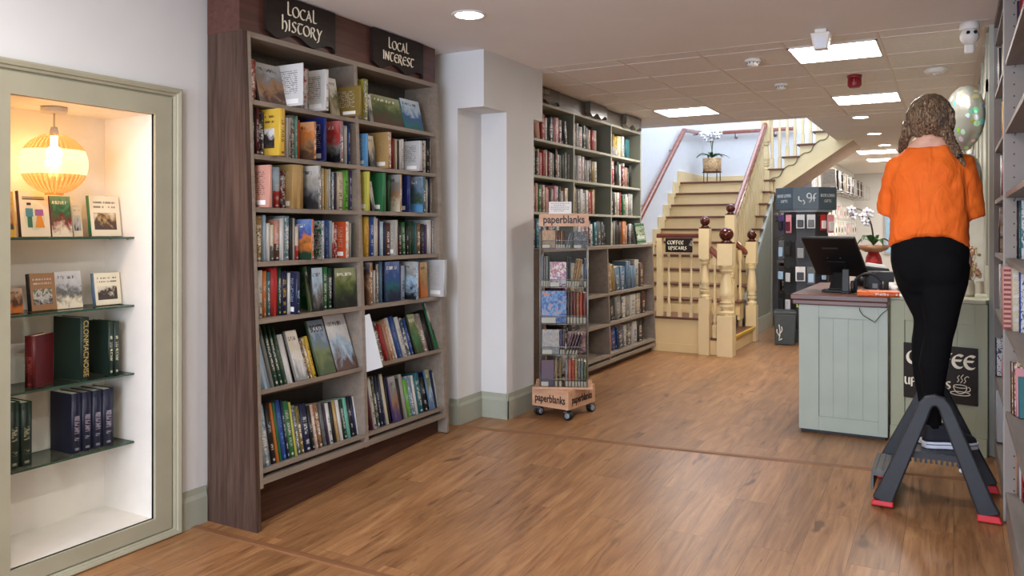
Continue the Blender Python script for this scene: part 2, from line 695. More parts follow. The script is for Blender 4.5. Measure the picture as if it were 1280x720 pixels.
def skirting(name, pts, h=0.15, t=0.016, mat=M_SAGE2, z=0.0):
    """a skirting board along a polyline, on its right-hand side"""
    mb = MB()
    for (xa, ya), (xb, yb) in zip(pts[:-1], pts[1:]):
        d = Vector((xb - xa, yb - ya, 0)).normalized()
        n = Vector((d.y, -d.x, 0))
        A, B = Vector((xa, ya, 0)), Vector((xb, yb, 0))
        a2, b2 = A - d * 0.0, B + d * 0.0
        za, zb = floor_z(xa, ya) if z is None else z, floor_z(xb, yb) if z is None else z
        prof = [(0, 0), (t, 0), (t, h * .72), (t * .55, h * .84), (t * .45, h), (0, h)]
        k = mb.add([a2 + n * p[0] + Vector((0, 0, p[1] + za)) for p in prof] + [b2 + n * p[0] + d * p[0] * 0 + Vector((0, 0, p[1] + zb)) for p in prof])
        m = len(prof)
        for i in range(m):
            j = (i + 1) % m
            mb.face([k + i, k + m + i, k + m + j, k + j])
        mb.face([k + i for i in range(m)])
        mb.face([k + m + i for i in reversed(range(m))])
    return struct(mb.build(name, mat))


skirting('baseboard_left', [(WL, 2.41), (WL, 2.553)], 0.17, z=0.0)
e = 0.016
skirting('baseboard_pier', [(-2.80, 4.26), (-2.745 + e, 4.26)], 0.165, z=BACK_Z)
skirting('baseboard_pier_side', [(-2.745, 4.26 - e), (-2.745, 4.55)], 0.165, z=BACK_Z)
skirting('baseboard_pier_inner', [(-2.745, 4.55), (-2.552 + e, 4.55)], 0.165, z=BACK_Z)
skirting('baseboard_pier_end', [(-2.552, 4.55 - e), (-2.552, 4.935)], 0.165, z=BACK_Z)
skirting('baseboard_front_left', [(WL, -2.2), (WL, 1.53)], 0.17, z=0.0)

# ================================================================== ceiling, tile grid
mb = MB()
mb.box(-3.6, 0.9, -2.3, 4.95, CEIL, CEIL + .3)
mb.box(-3.6, 0.9, 4.95, 8.45, CEIL + .001, CEIL + .3, 1)
mb.box(-1.29, 0.9, 8.45, 11.9, CEIL, CEIL + .3)
mb.box(-1.29, 0.9, 11.9, 12.2, CEIL, CEIL + .3)
mb.box(-3.6, 0.9, 12.2, 17.6, CEIL, CEIL + .3)
struct(mb.build('ceiling', [M_CEIL, M_TILE]))
GX = [-2.475 + 0.5225 * i for i in range(-1, 6)]
GY = [5.135 + 0.513 * i for i in range(0, 7)]
mb = MB()
for x in GX:
    mb.box(x - .009, x + .009, 4.95, 8.45, CEIL - .0016, CEIL + .001)
for y in GY + [4.955, 8.44]:
    mb.box(-3.02, WR, y - .007, y + .007, CEIL - .0012, CEIL + .001)
struct(mb.build('trim_3', M_TBAR))

# ================================================================== shop window behind the viewer
mb = MB()
WY = -2.3
mb.box(-3.6, 0.9, WY - .15, WY, 0, 0.35)
mb.box(-3.6, 0.9, WY - .15, WY, 2.4, CEIL)
mb.box(-3.6, -3.0, WY - .15, WY, 0.35, 2.4)
mb.box(0.55, 0.9, WY - .15, WY, 0.35, 2.4)
struct(mb.build('wall_front', M_WALL))
mb = MB()
for x in (-3.0, -1.25, 0.49):
    mb.box(x, x + .06, WY - .1, WY - .04, 0.35, 2.4)
for z in (0.35, 2.34):
    mb.box(-3.0, 0.55, WY - .1, WY - .04, z, z + .06)
struct(mb.build('window_1', M_SAGE))

# ================================================================== light
W = bpy.data.worlds.new('daylight')
SC.world = W
W.use_nodes = True
bg = W.node_tree.nodes['Background']
bg.inputs[0].default_value = (0.80, 0.90, 1.0, 1)
bg.inputs[1].default_value = 1.7


def area(name, loc, rot, sx, sy, energy, rgb, spread=None):
    d = bpy.data.lights.new(name, 'AREA')
    d.shape = 'RECTANGLE'
    d.size, d.size_y = sx, sy
    d.energy = energy
    d.color = lin(rgb)
    if spread:
        d.spread = math.radians(spread)
    o = bpy.data.objects.new(name, d)
    COL.objects.link(o)
    o.location = loc
    o.rotation_euler = rot
    return o


# daylight entering through the shop window and the stairwell skylight
area('window_daylight', (-1.25, WY - .25, 1.45), (math.radians(90), 0, 0), 3.4, 2.0, 218, (216, 230, 255))
area('skylight_daylight', (-2.0, 10.2, 4.85), (0, 0, 0), 2.4, 3.0, 110, (222, 234, 255))

M_PANEL = emit('light_panel_glow', (255, 249, 242), 30.0)
M_DOWN = emit('downlight_glow', (255, 245, 234), 40.0)
M_RIM = plain('white_light_rim', (225, 222, 218), 0.5)


def light_panel(x0, x1, y0, y1, label):
    t = thing('ceiling_light', label, 'ceiling light', ((x0 + x1) / 2, (y0 + y1) / 2, CEIL), 0, 'square ceiling light panels')
    w, d = (x1 - x0) / 2, (y1 - y0) / 2
    m = MB()
    for a in ((-w, w, -d, -d + .012), (-w, w, d - .012, d), (-w, -w + .012, -d, d), (w - .012, w, -d, d)):
        m.box(a[0], a[1], a[2], a[3], -.008, 0)
    m.build('frame', M_RIM, t)
    m = MB()
    m.box(-w + .012, w - .012, -d + .012, d - .012, -.006, -.001)
    m.build('diffuser', M_PANEL, t)
    return t


light_panel(-.905, -.392, 5.147, 5.638, 'square light panel in the tiled ceiling, behind the white motion sensor')
light_panel(-.905, -.392, 7.197, 7.69, 'square light panel in the tiled ceiling, behind the red alarm sounder')
light_panel(-2.47, -1.96, 7.197, 7.69, 'square light panel in the tiled ceiling, in front of the stairwell opening')
light_panel(-1.22, -.70, 12.3, 12.85, 'square light panel in the plain ceiling past the downlights, nearer of two')
light_panel(-1.22, -.70, 13.8, 14.3, 'square light panel in the plain ceiling past the downlights, farther of two')


def downlight(x, y, label, r=.08):
    t = thing('downlight', label, 'ceiling light', (x, y, CEIL), 0, 'round recessed downlights')
    m = MB()
    m.lathe([(r * .86, -.001), (r * .88, -.006), (r * 1.06, -.007), (r * 1.12, -.002), (r * 1.12, 0.0)], n=32, cap=False)
    m.build('rim', M_RIM, t)
    m = MB()
    m.lathe([(r * .01, -.005), (r * .87, -.004), (r * .87, 0.0)], n=32, cap=True)
    m.build('diffuser', M_DOWN, t)


downlight(-2.21, 3.54, 'round downlight in the plain ceiling in front of the white pier', .082)
downlight(-.81, 8.64, 'round downlight just past the tiled ceiling, nearest of three in a row')
downlight(-.81, 10.2, 'round downlight past the tiled ceiling, middle of three in a row')
downlight(-.80, 11.65, 'round downlight past the tiled ceiling, farthest of three in a row')

# added lamps that brighten the front room, unseen behind and above the viewer
for i, (x, y) in enumerate(((-2.2, 1.2), (-.8, 1.2), (-.8, 2.9), (-2.2, -.9), (-.6, -.9))):
    o = area('front_fill_lamp', (x, y, CEIL - .012), (0, 0, 0), .16, .16, 12, (255, 247, 240))
    o.data.shape = 'DISK'

for i, (x, y) in enumerate(((-.28, 15.4), (-.28, 16.6), (-.2, 13.2))):  # added fill lamps brightening the far end, placed where they stay hidden
    o = area('far_room_fill', (x, y, CEIL - .012), (0, 0, 0), .5, .5, 22, (255, 246, 236))

# ------------------------------------------------------------------ small fittings on the ceiling
t = thing('motion_sensor', 'white wedge-shaped motion sensor on the ceiling before the nearest light panel', 'sensor', (-.651, 4.77, CEIL))
m = MB()
m.hexa([(-.036, -.034, -.112), (.036, -.034, -.112), (.036, .03, -.112), (-.036, .03, -.112), (-.052, -.045, -.02), (.052, -.045, -.02), (.052, .04, -.02), (-.052, .04, -.02)])
m.build('housing', M_WHITE, t, bevel=.006)
m = MB()
m.box(-.03, .03, -.03, .03, -.02, 0)
m.build('bracket', M_WHITE, t)
m = MB()
m.hexa([(-.022, -.0355, -.105), (.022, -.0355, -.105), (.022, -.03, -.105), (-.022, -.03, -.105), (-.03, -.0425, -.05), (.03, -.0425, -.05), (.03, -.037, -.05), (-.03, -.037, -.05)])
m.build('lens', plain('frosted_lens', (205, 206, 208), .3), t)


def detector(x, y, label, r, cat='smoke detector'):
    t = thing('smoke_detector', label, cat, (x, y, CEIL), 0)
    m = MB()
    m.lathe([(r, 0), (r, -.012), (r * .98, -.018), (r * .8, -.02)], n=28)
    m.build('base', M_WHITE, t)
    m = MB()
    m.lathe([(r * .72, -.018), (r * .74, -.034), (r * .6, -.045), (r * .2, -.05), (.001, -.05)], n=28)
    m.build('sensing_chamber', M_WHITE, t)
    m = MB()
    for i in range(10):
        a = 2 * PI * i / 10
        m.box(-.004, .004, -.002, .002, -.033, -.021, M=Matrix.Rotation(a, 4, 'Z') @ Matrix.Translation((r * .745, 0, 0)) @ Matrix.Rotation(PI / 2, 4, 'Z'))
    m.build('vent', plain('grey_vent', (120, 120, 122), .6), t)
    return t


detector(-1.155, 5.37, 'white round smoke detector on the tiles, nearer the camera of two', .052)
detector(-1.16, 6.38, 'white round smoke detector on the tiles, farther one, beside red sounder', .05)
t = thing('emergency_light', 'flat white oval emergency light on the ceiling near the sage wall', 'emergency light', (-.106, 6.3, CEIL))
m = MB()
m.lathe([(.075, 0), (.077, -.018), (.06, -.034), (.001, -.036)], n=28)
m.build('cover', M_WHITE, t)
m = MB()
m.lathe([(.028, -.034), (.026, -.04), (.001, -.041)], n=20)
m.build('lens', plain('pale_lens', (210, 216, 236), .2), t)
t = thing('alarm_sounder', 'dark red drum-shaped fire alarm sounder hanging from the ceiling', 'fire alarm', (-.63, 6.29, CEIL))
M_REDP = plain('red_plastic', (128, 26, 34), .4)
m = MB()
m.lathe([(.05, 0), (.05, -.02), (.044, -.022)], n=24)
m.build('base', M_REDP, t)
m = MB()
m.lathe([(.044, -.02), (.044, -.078), (.036, -.088), (.001, -.088)], n=24)
for i in range(12):
    m.box(-.003, .003, -.003, .003, -.075, -.03, M=Matrix.Rotation(2 * PI * i / 12, 4, 'Z') @ Matrix.Translation((.0445, 0, 0)))
m.build('horn', M_REDP, t)
t = thing('security_camera', 'white two-lens turret security camera on the ceiling by the sage wall', 'security camera', (.075, 5.0, CEIL), 0)
m = MB()
m.lathe([(.048, 0), (.05, -.03), (.046, -.04)], n=24)
m.build('base', M_WHITE, t)
m = MB()
m.sphere((0, -.012, -.075), .047, 20, 14)
m.build('turret', M_WHITE, t)
for sx in (-1, 1):
    m = MB()
    R = Matrix.Translation((0, -.012, -.075)) @ Matrix.Rotation(math.radians(14), 4, 'Z') @ Matrix.Rotation(math.radians(72), 4, 'X')
    m.lathe([(.009, .038), (.009, .0485), (.006, .049), (.001, .0488)], (sx * .017, 0, 0), 16, M=R)
    m.build('lens', M_BLACK, t)
m = MB()
m.box(-.024, .024, -.02, .02, -.165, -.11)
m.build('junction_box', M_WHITE, t, bevel=.012, seg=3)
# ================================================================== books
M_PAGE = plain('book_pages', (226, 216, 192), 0.8, vary=0.05, scale=90)
_bm = {}


def tone(c):
    g = sum(c) / 3.0
    return tuple((x * .9 + g * .1) * .88 for x in c)


def bookmat(kind, c1, c2, c3='w'):
    key = (kind, c1, c2, c3)
    if key in _bm:
        return _bm[key]
    A, B, C = (tone(PAL[c]) if isinstance(c, str) else c for c in (c1, c2, c3))
    nm = 'book_%s_%s' % ({'S': 'spine', 'P': 'cloth', 'D': 'photo_spine', 'H': 'split_spine', 'F': 'photo_cover', 'T': 'title_cover',
                          'B': 'back_cover', 'X': 'pattern_cover', 'K': 'checked_spine'}.get(kind, kind),
                         NAMES.get(c1, 'mixed').replace(' ', '_') if isinstance(c1, str) else 'mixed')
    t = NT(nm)
    seed = (sum(ord(ch) for ch in str(key)) % 97) * 1.37
    uv = t.coord('UV')
    s = t.sep(uv)
    x, y = s[0], s[1]

    def band(v, a, b):
        return t.math('MULTIPLY', t.math('GREATER_THAN', v, a), t.math('LESS_THAN', v, b))
    if kind == 'P':
        col = L4(A)
        t.base(col, .55)
    elif kind in 'SHD':
        if kind == 'D':
            n = t.noise(t.comb(t.math('MULTIPLY', x, 1.6), t.math('MULTIPLY', y, 7.0), seed), 1.5, 6, .65)
            basec = t.ramp(n, [(.34, A), (.5, B), (.64, C)])
        elif kind == 'H':
            basec = t.mix(t.math('GREATER_THAN', y, .42), L4(B), L4(A))
        else:
            basec = L4(A)
        lo, hi = .16 + (seed % 7) * .02, .84 - (seed % 5) * .05
        ink = t.math('GREATER_THAN', t.noise(t.comb(t.math('MULTIPLY', x, 3.0), t.math('MULTIPLY', y, 58.0), seed), 1.0, 1.0), .50)
        w = t.math('MULTIPLY', band(x, .26, .74), band(y, lo, hi))
        gapf = t.math('GREATER_THAN', t.noise(t.comb(0.0, t.math('MULTIPLY', y, 7.0), seed), 1.0, 0), .40)
        mk = t.math('MULTIPLY', t.math('MULTIPLY', ink, w), gapf)
        logo = t.math('MULTIPLY', band(x, .28, .72), band(y, .045, .085))
        mk = t.math('MAXIMUM', mk, logo)
        if kind == 'D':
            col = t.mix(t.math('MULTIPLY', mk, .85), basec, L4((232, 228, 220)))
        else:
            ic = B if kind == 'S' else C
            col = t.mix(t.math('MULTIPLY', mk, .9), basec, L4(ic))
        t.base(col, .42)
    elif kind in 'NM':                     # notebook: rich all-over pattern with a pale price band
        n = t.noise(t.comb(t.math('MULTIPLY', x, .5 if kind == 'N' else 1.0), t.math('MULTIPLY', y, 3.0 if kind == 'N' else 1.0), seed), 7.0, 4, .6, 1.0)
        col = t.ramp(n, [(.42, A), (.54, B), (.64, C)])
        bandm = t.math('LESS_THAN', y, .2 if kind == 'N' else .17)
        if kind == 'M':
            bandm = t.math('MULTIPLY', bandm, t.math('LESS_THAN', x, .58))
        col = t.mix(bandm, col, L4((214, 204, 180)))
        t.base(col, .4)
    elif kind == 'K':
        ch = t.n('ShaderNodeTexChecker')
        t.l(t.mapping(uv, (3, 26, 1)), ch.inputs[0])
        ch.inputs[1].default_value = L4(A)
        ch.inputs[2].default_value = L4(B)
        ch.inputs[3].default_value = 1.0
        t.base(ch.outputs[0], .45)
    elif kind == 'F':
        n = t.noise(t.comb(x, y, seed), 3.2, 8, .62, .6)
        f = t.math('ADD', y, t.math('MULTIPLY', t.math('SUBTRACT', n, .5), 1.3))
        col = t.ramp(f, [(.12, A), (.42, B), (.66, C), (.92, tuple((a + 2 * b) / 3 for a, b in zip((232, 230, 226), C)))])
        ink = t.math('GREATER_THAN', t.noise(t.comb(t.math('MULTIPLY', x, 26), t.math('MULTIPLY', y, 9), seed), 1.0, 1), .5)
        rowm = t.math('MULTIPLY', band(y, .80, .88), band(x, .12, .8))
        col = t.mix(t.math('MULTIPLY', t.math('MULTIPLY', ink, rowm), .8), col, L4((36, 34, 40) if sum(C) > 330 else (235, 232, 222)))
        t.base(col, .35)
    elif kind == 'X':
        n = t.noise(t.comb(x, y, seed), 9.0, 3, .6, 1.5)
        col = t.ramp(n, [(.36, A), (.46, B), (.56, C), (.66, A)], 'CONSTANT')
        t.base(col, .4)
    else:                                  # T title cover, B back cover
        rows_ = 9.0 if kind == 'T' else 21.0
        fy = t.math('FRACT', t.math('MULTIPLY', y, rows_))
        iy = t.math('FLOOR', t.math('MULTIPLY', y, rows_))
        ink = t.math('GREATER_THAN', t.noise(t.comb(t.math('MULTIPLY', x, 22 if kind == 'T' else 34), t.math('MULTIPLY', iy, 3.7), seed), 1.0, 1), .47)
        line = band(fy, .3, .72)
        if kind == 'T':
            reg = t.math('MULTIPLY', band(y, .66, .89), band(x, .14, .86))
        else:
            reg = t.math('MULTIPLY', band(y, .30, .86), band(x, .12, .88))
        mk = t.math('MULTIPLY', t.math('MULTIPLY', ink, line), reg)
        col = t.mix(t.math('MULTIPLY', mk, .75), L4(A), L4(B))
        if kind == 'T':
            n = t.noise(t.comb(x, y, seed), 5.0, 7, .6, .4)
            pic = t.ramp(t.math('ADD', t.math('MULTIPLY', y, .8), t.math('MULTIPLY', t.math('SUBTRACT', n, .5), 1.2)), [(.1, (60, 52, 48)), (.3, B), (.45, C), (.6, (214, 206, 194))])
            col = t.mix(t.math('MULTIPLY', band(x, .14, .86), band(y, .16, .58)), col, pic)
        else:
            col = t.mix(t.math('MULTIPLY', band(x, .62, .9), band(y, .06, .17)), col, L4((235, 233, 228)))
        t.base(col, .42)
    _bm[key] = t.m
    return t.m


LUMPS = []


def make_book(name, label, group, M, th, h, dep, spine, back, front, edge, hard=False, cat='book', pages=True, lump=False):
    """book standing at the origin of M: spine on local +x, pages running to -x, thickness on local y"""
    mb = MB()
    q = min(th * .22, .006)
    bt = min(.0028, th * .18)                  # board thickness
    T = th / 2
    out = [(-dep, T), (-q, T), (-q * .25, T * .62), (0, T * .25), (0, -T * .25), (-q * .25, -T * .62), (-q, -T), (-dep, -T)]
    inn = [(-dep, -T + bt), (-bt * 1.6, -T + bt), (-bt * 1.6, T - bt), (-dep, T - bt)]
    poly = out + inn
    n = len(poly)
    k = mb.add([(p[0], p[1], 0) for p in poly] + [(p[0], p[1], h) for p in poly])
    # per-face material: 0 spine, 1 back (-y), 2 front (+y), 3 board edge
    for i in range(n):
        j = (i + 1) % n
        a, b = poly[i], poly[j]
        if i in (1, 2, 3, 4, 5):
            # spine u along thickness
            ua, ub = (a[1] + T) / th, (b[1] + T) / th
            mb.face([k + i, k + n + i, k + n + j, k + j], 0, [(ua, 0), (ua, 1), (ub, 1), (ub, 0)], smooth=(i in (1, 2, 4, 5)))
        elif i == 0:
            ua, ub = -a[0] / dep, -b[0] / dep
            mb.face([k + i, k + n + i, k + n + j, k + j], 2, [(ua, 0), (ua, 1), (ub, 1), (ub, 0)])
        elif i == 6:
            ua, ub = (a[0] + dep) / dep, (b[0] + dep) / dep
            mb.face([k + i, k + n + i, k + n + j, k + j], 1, [(ua, 0), (ua, 1), (ub, 1), (ub, 0)])
        else:
            mb.face([k + i, k + n + i, k + n + j, k + j], 3)
    for base, fl in ((0, False), (n, True)):
        quads = [(7, 8, 9, 6), (6, 9, 10, 1), (1, 10, 11, 0), (6, 1, 2, 5), (5, 2, 3, 4)]
        for qd in quads:
            idx = [k + base + i for i in qd]
            mb.face(idx if not fl else idx[::-1], 3)
    if lump:
        o = mb.build(name, [spine, back, front, edge])
        LUMPS.append((o, M.copy(), (-dep, -bt * 1.6, -T + bt, T - bt, h)))
        return o
    o = mb.build(name, [spine, back, front, edge])
    o.matrix_world = M
    tag(o, label, cat, group)
    if pages:
        ins = .004 if hard else .0006
        pb = MB()
        pb.box(-dep + ins, -bt * 1.6 - .0004, -T + bt + .0002, T - bt - .0002, ins, h - ins)
        pb.build('pages', M_PAGE, o)
    return o


ORD = ['first', 'second', 'third', 'fourth', 'fifth', 'sixth', 'seventh', 'eighth', 'ninth', 'tenth', 'eleventh', 'twelfth', 'thirteenth',
       'fourteenth', 'fifteenth', 'sixteenth', 'seventeenth', 'eighteenth', 'nineteenth', 'twentieth', 'twenty-first', 'twenty-second',
       'twenty-third', 'twenty-fourth', 'twenty-fifth', 'twenty-sixth', 'twenty-seventh', 'twenty-eighth', 'twenty-ninth', 'thirtieth']


def edge_mat(c):
    return plain('book_board_' + NAMES[c].replace(' ', '_'), tone(PAL[c]), .5, vary=.02)


def parse_row(s):
    out = []
    for it in s.split(';'):
        p = it.split()
        if not p:
            continue
        a, b = p[0].split('-')
        d = dict(u0=float(a), u1=float(b), top=float(p[1]), col=p[2], kind=p[3], cov=0, covk='B', lean=0.0)
        for x in p[4:]:
            if x[0] == 'c':
                d['covk'] = x[-1]
                d['cov'] = float(x[1:-1])
            elif x[0] == 'l':
                d['lean'] = float(x[1:])
            elif x[0] == '=':
                d['title'] = x[1:]
            elif x[0] == 'b':
                d['backl'] = float(x[1:])
        out.append(d)
    return out


def size_word(th, h):
    if th > .04:
        return 'thick'
    if th < .014:
        return 'slim'
    return 'tall' if h > .23 else ('short' if h < .17 else 'medium')


def shelve(row, zs, front, back, tilt, where, group, ylim, ceil):
    """stand one row of books on the shelf whose front top edge is at height zs"""
    items = parse_row(row)
    n = len(items)
    last = ylim[0] + .001
    for i, d in enumerate(items):
        c = (d['col'] + 'wc')
        c1, c2, c3 = c[0], c[1], c[2]
        p = -.04 + min(d['cov'] / 190.0, .15)
        X = front + p
        th_t = math.radians(tilt)
        zb = zs + (p if p < 0 else 0) * math.tan(th_t) + .0006      # resting height at the spine
        face = d['kind'] in 'FTBX'
        if face:
            X = front - .03
            zb = zs + .0006 - .03 * math.tan(th_t)
        Ya, Yb = y_on(d['u0'], X), y_on(d['u1'], X)
        Ya = max(Ya, last)
        Yb = min(Yb, ylim[1] - .001)
        if Yb - Ya < .005:
            Yb = Ya + .006
        um = (d['u0'] + d['u1']) / 2
        ztop = z_of(d['top'], depth_x(um, X))
        h = max(.10, min(.36, (ztop - zb) / math.cos(th_t)))
        h = min(h, (ceil - zb) / math.cos(th_t) - .008 - (.012 if tilt else 0))
        lim = (X - back) - .006
        word = size_word(Yb - Ya if not face else .02, h)
        kindw = 'book'
        colw = NAMES[c1]
        label = '%s %s %s, %s from %s' % (word, colw, 'face-out book' if face else 'book', ORD[i], where)
        if face:
            dep, t = Yb - Ya, .016
            bl = math.radians(d.get('backl', 10.0)) + th_t
            bl = min(bl, math.radians(24))
            X2 = X - .0
            M = Matrix.Translation((X2, Ya, zb + t / 2 * math.sin(bl))) @ Matrix.Rotation(-bl, 4, 'Y') @ Matrix.Rotation(-PI / 2, 4, 'Z')
            hb_ = h / math.cos(bl) * math.cos(th_t)
            bk_ = make_book('book', label, group, M, t, hb_, dep, bookmat('P', c1, c2), bookmat('B', c1, c2, c3),
                            bookmat(d['kind'], c1, c2, c3), edge_mat(c1))
            if 'title' in d:
                text(d['title'], .05, 'cover_title', plain('dark_blue_print', (30, 40, 64), .5), bk_, frame_m((-dep / 2, t / 2 + .0007, hb_ * .84), (-1, 0, 0), (0, 0, 1)), .0003, width=dep * .74, bold=.0006)
                bk_['label'] = 'green and blue face-out book titled BOOTS on the sixth LOCAL HISTORY shelf'
        else:
            t = Yb - Ya - .0006
            dep = min(lim, .152 + (i * 37 % 5) * .007 + max(0, p + .04))
            if tilt:
                dep = min(dep, (lim - h * math.sin(th_t)) / math.cos(th_t) - .006)
            ln = math.radians(d['lean'])
            Ym = (Ya + Yb) / 2
            M = Matrix.Translation((X, Ym, zb + t / 2 * abs(math.sin(ln)))) @ Matrix.Rotation(-th_t, 4, 'Y') @ Matrix.Rotation(-ln, 4, 'X')
            ck = d['covk']
            make_book('book', label, group, M, t, h, dep, bookmat(d['kind'], c1, c2, c3), bookmat(ck, c1, c2, c3), bookmat('F', c1, c2, c3),
                      edge_mat(c1), hard=(t > .035))
        last = Yb


# ================================================================== the LOCAL HISTORY / LOCAL INTEREST bookcase
M_WALNUT = wood('walnut_side_board', (54, 38, 31), (94, 73, 63), 'z', .45, 2.6)
M_WALNUTH = wood('walnut_cornice_board', (62, 34, 27), (98, 60, 49), 'y', .4, 2.4)
M_PLINTH = wood('walnut_plinth_board', (58, 36, 27), (88, 58, 44), 'y', .42, 2.4)
M_TAUPE = wood('taupe_shelf_board', (122, 110, 98), (146, 133, 120), 'y', .5, 2.5, 10, .02)
M_BACKB = wood('dark_taupe_back_board', (70, 62, 55), (86, 77, 68), 'z', .6, 2.5)
M_SIGN = wood('dark_sign_board', (30, 23, 20), (46, 35, 30), 'y', .42, 2.5)
for _m in (M_SIGN, M_WALNUT, M_PLINTH):
    _m.node_tree.nodes['Principled BSDF'].inputs['Specular IOR Level'].default_value = .22
M_GOLD = plain('cream_sign_paint', (238, 230, 206), .5, vary=.06)


def fx(z):
    return -2.797 + (2.25 - z) * 0.040


BC_Y0, BC_YM, BC_Y1 = 2.585, 3.335, 4.085
BACKX = -3.012
SHELF_Z = [1.941, 1.693, 1.451, 1.203, 0.944, 0.627, 0.272]
SHELF_T = [0, 0, 0, 0, 0, 18, 11]
bc = thing('bookcase', 'tall walnut bookcase with LOCAL HISTORY and LOCAL INTEREST signs, two full bays', 'bookcase', (0, 0, 0))


def upright(y0, y1, z0, z1, name, mat, off=0.0, fz=None):
    m = MB()
    f0, f1 = fx(z0) + off, fx(z1) + off
    m.hexa([(BACKX - .008, y0, z0), (f0, y0, z0), (f0, y1, z0), (BACKX - .008, y1, z0), (BACKX - .008, y0, z1), (f1, y0, z1), (f1, y1, z1), (BACKX - .008, y1, z1)])
    return m.build(name, mat, bc)


def zb_(y):
    return floor_z(-2.8, y)


m = MB()
f0, f1 = fx(0.0) + .004, fx(2.25) + .004
m.hexa([(-3.02, BC_Y0 - .028, .001), (f0, BC_Y0 - .028, .003), (f0, BC_Y0, .006), (-3.02, BC_Y0, .006), (-3.02, BC_Y0 - .028, 2.25), (f1, BC_Y0 - .028, 2.25), (f1, BC_Y0, 2.25), (-3.02, BC_Y0, 2.25)])
m.build('side_panel', M_WALNUT, bc, bevel=.0015)
upright(BC_Y0, BC_Y0 + .018, .19, 2.245, 'inner_side_board', M_TAUPE, .005)
upright(BC_YM - .013, BC_YM + .013, .20, 2.245, 'divider', M_TAUPE)
upright(BC_Y1 - .018, BC_Y1, .20, 2.245, 'inner_side_board', M_TAUPE, .005)
m = MB()
f0, f1 = fx(0.1) + .004, fx(2.25) + .004
m.hexa([(-3.02, BC_Y1, .108), (f0, BC_Y1, .108), (f0, BC_Y1 + .022, .110), (-3.02, BC_Y1 + .022, .110), (-3.02, BC_Y1, 2.25), (f1, BC_Y1, 2.25), (f1, BC_Y1 + .022, 2.25), (-3.02, BC_Y1 + .022, 2.25)])
m.build('side_panel', M_TAUPE, bc, bevel=.0015)
m = MB()
m.box(-3.024, BACKX - .002, BC_Y0, BC_Y1, .2, 2.25)
m.build('back_panel', M_BACKB, bc)
m = MB()
m.box(-3.02, fx(2.25), BC_Y0, BC_Y1, 2.225, 2.25)
m.build('top_board', M_TAUPE, bc)
m = MB()
m.box(-3.02, -2.812, BC_Y0 - .028, BC_Y1 + .022, 2.25, CEIL - .002)
m.build('cornice', M_WALNUTH, bc)
m = MB()
m.hexa([(-2.80, BC_Y0, .004), (-2.775, BC_Y0, .004), (-2.775, BC_Y1, .105), (-2.80, BC_Y1, .105), (-2.80, BC_Y0, .205), (-2.775, BC_Y0, .205), (-2.775, BC_Y1, .205), (-2.80, BC_Y1, .205)])
m.build('plinth', M_PLINTH, bc)
m = MB()
m.box(-2.79, fx(.22) + .004, BC_Y0, BC_Y1, .205, .232)
m.build('base_board', M_TAUPE, bc)
for zs, tl in zip(SHELF_Z, SHELF_T):
    for ya, yb in ((BC_Y0 + .018, BC_YM - .013), (BC_YM + .013, BC_Y1 - .018)):
        m = MB()
        f = fx(zs)
        dz = (f - BACKX) * math.tan(math.radians(tl))
        th = .022 if tl != 11 else .02
        m.hexa([(BACKX - .002, ya, zs - th - dz), (f, ya, zs - th), (f, yb, zs - th), (BACKX - .002, yb, zs - th - dz),
                (BACKX - .002, ya, zs - dz), (f, ya, zs), (f, yb, zs), (BACKX - .002, yb, zs - dz)])
        m.build('shelf', M_TAUPE, bc, bevel=.001)


def sign_board(x, y0, y1, z0, z1, lines, size, label, mat=M_SIGN, paint=M_GOLD, thick=.022, kid=True):
    """plaque with a wavy lower edge, standing proud of the cornice and facing the room"""
    t = thing('sign', label, 'sign', (x, (y0 + y1) / 2, z0), 0, 'subject signs on the bookcases')
    w, h = (y1 - y0) / 2, z1 - z0
    pts = [(w, h), (-w, h), (-w, .035)]
    nn = 30
    for i in range(1, nn):
        s = i / nn
        pts.append((-w + 2 * w * s, .028 - .020 * math.sin(s * 2 * PI * 2 - .4) * (1 - .25 * s) - .006 * s))
    pts.append((w, .012))
    m = MB()
    k = m.add([(0, q[0], q[1]) for q in pts] + [(thick, q[0], q[1]) for q in pts])
    n = len(pts)
    m.face([k + i for i in range(n)])
    m.face([k + n + i for i in reversed(range(n))])
    for i in range(n):
        j = (i + 1) % n
        m.face([k + i, k + n + i, k + n + j, k + j])
    m.build('board', mat, t)
    for ln_i, line in enumerate(lines):
        off = (len(lines) - 1) / 2 - ln_i
        lettering([line], size, 'lettering', paint, t, frame_m((thick + .0005, -.005, h * .54 + off * size * 1.28), (0, 1, 0), (0, 0, 1)), nib=.10)
    m = MB()
    return t


sign_board(-2.811, 2.70, 3.17, 2.245, 2.462, ['LOCAL', 'hISTORY'], .058, 'dark wavy-edged plaque lettered LOCAL HISTORY on the walnut cornice')
sign_board(-2.811, 3.475, 3.95, 2.245, 2.462, ['LOCAL', 'INTEREST'], .055, 'dark wavy-edged plaque lettered LOCAL INTEREST on the walnut cornice')

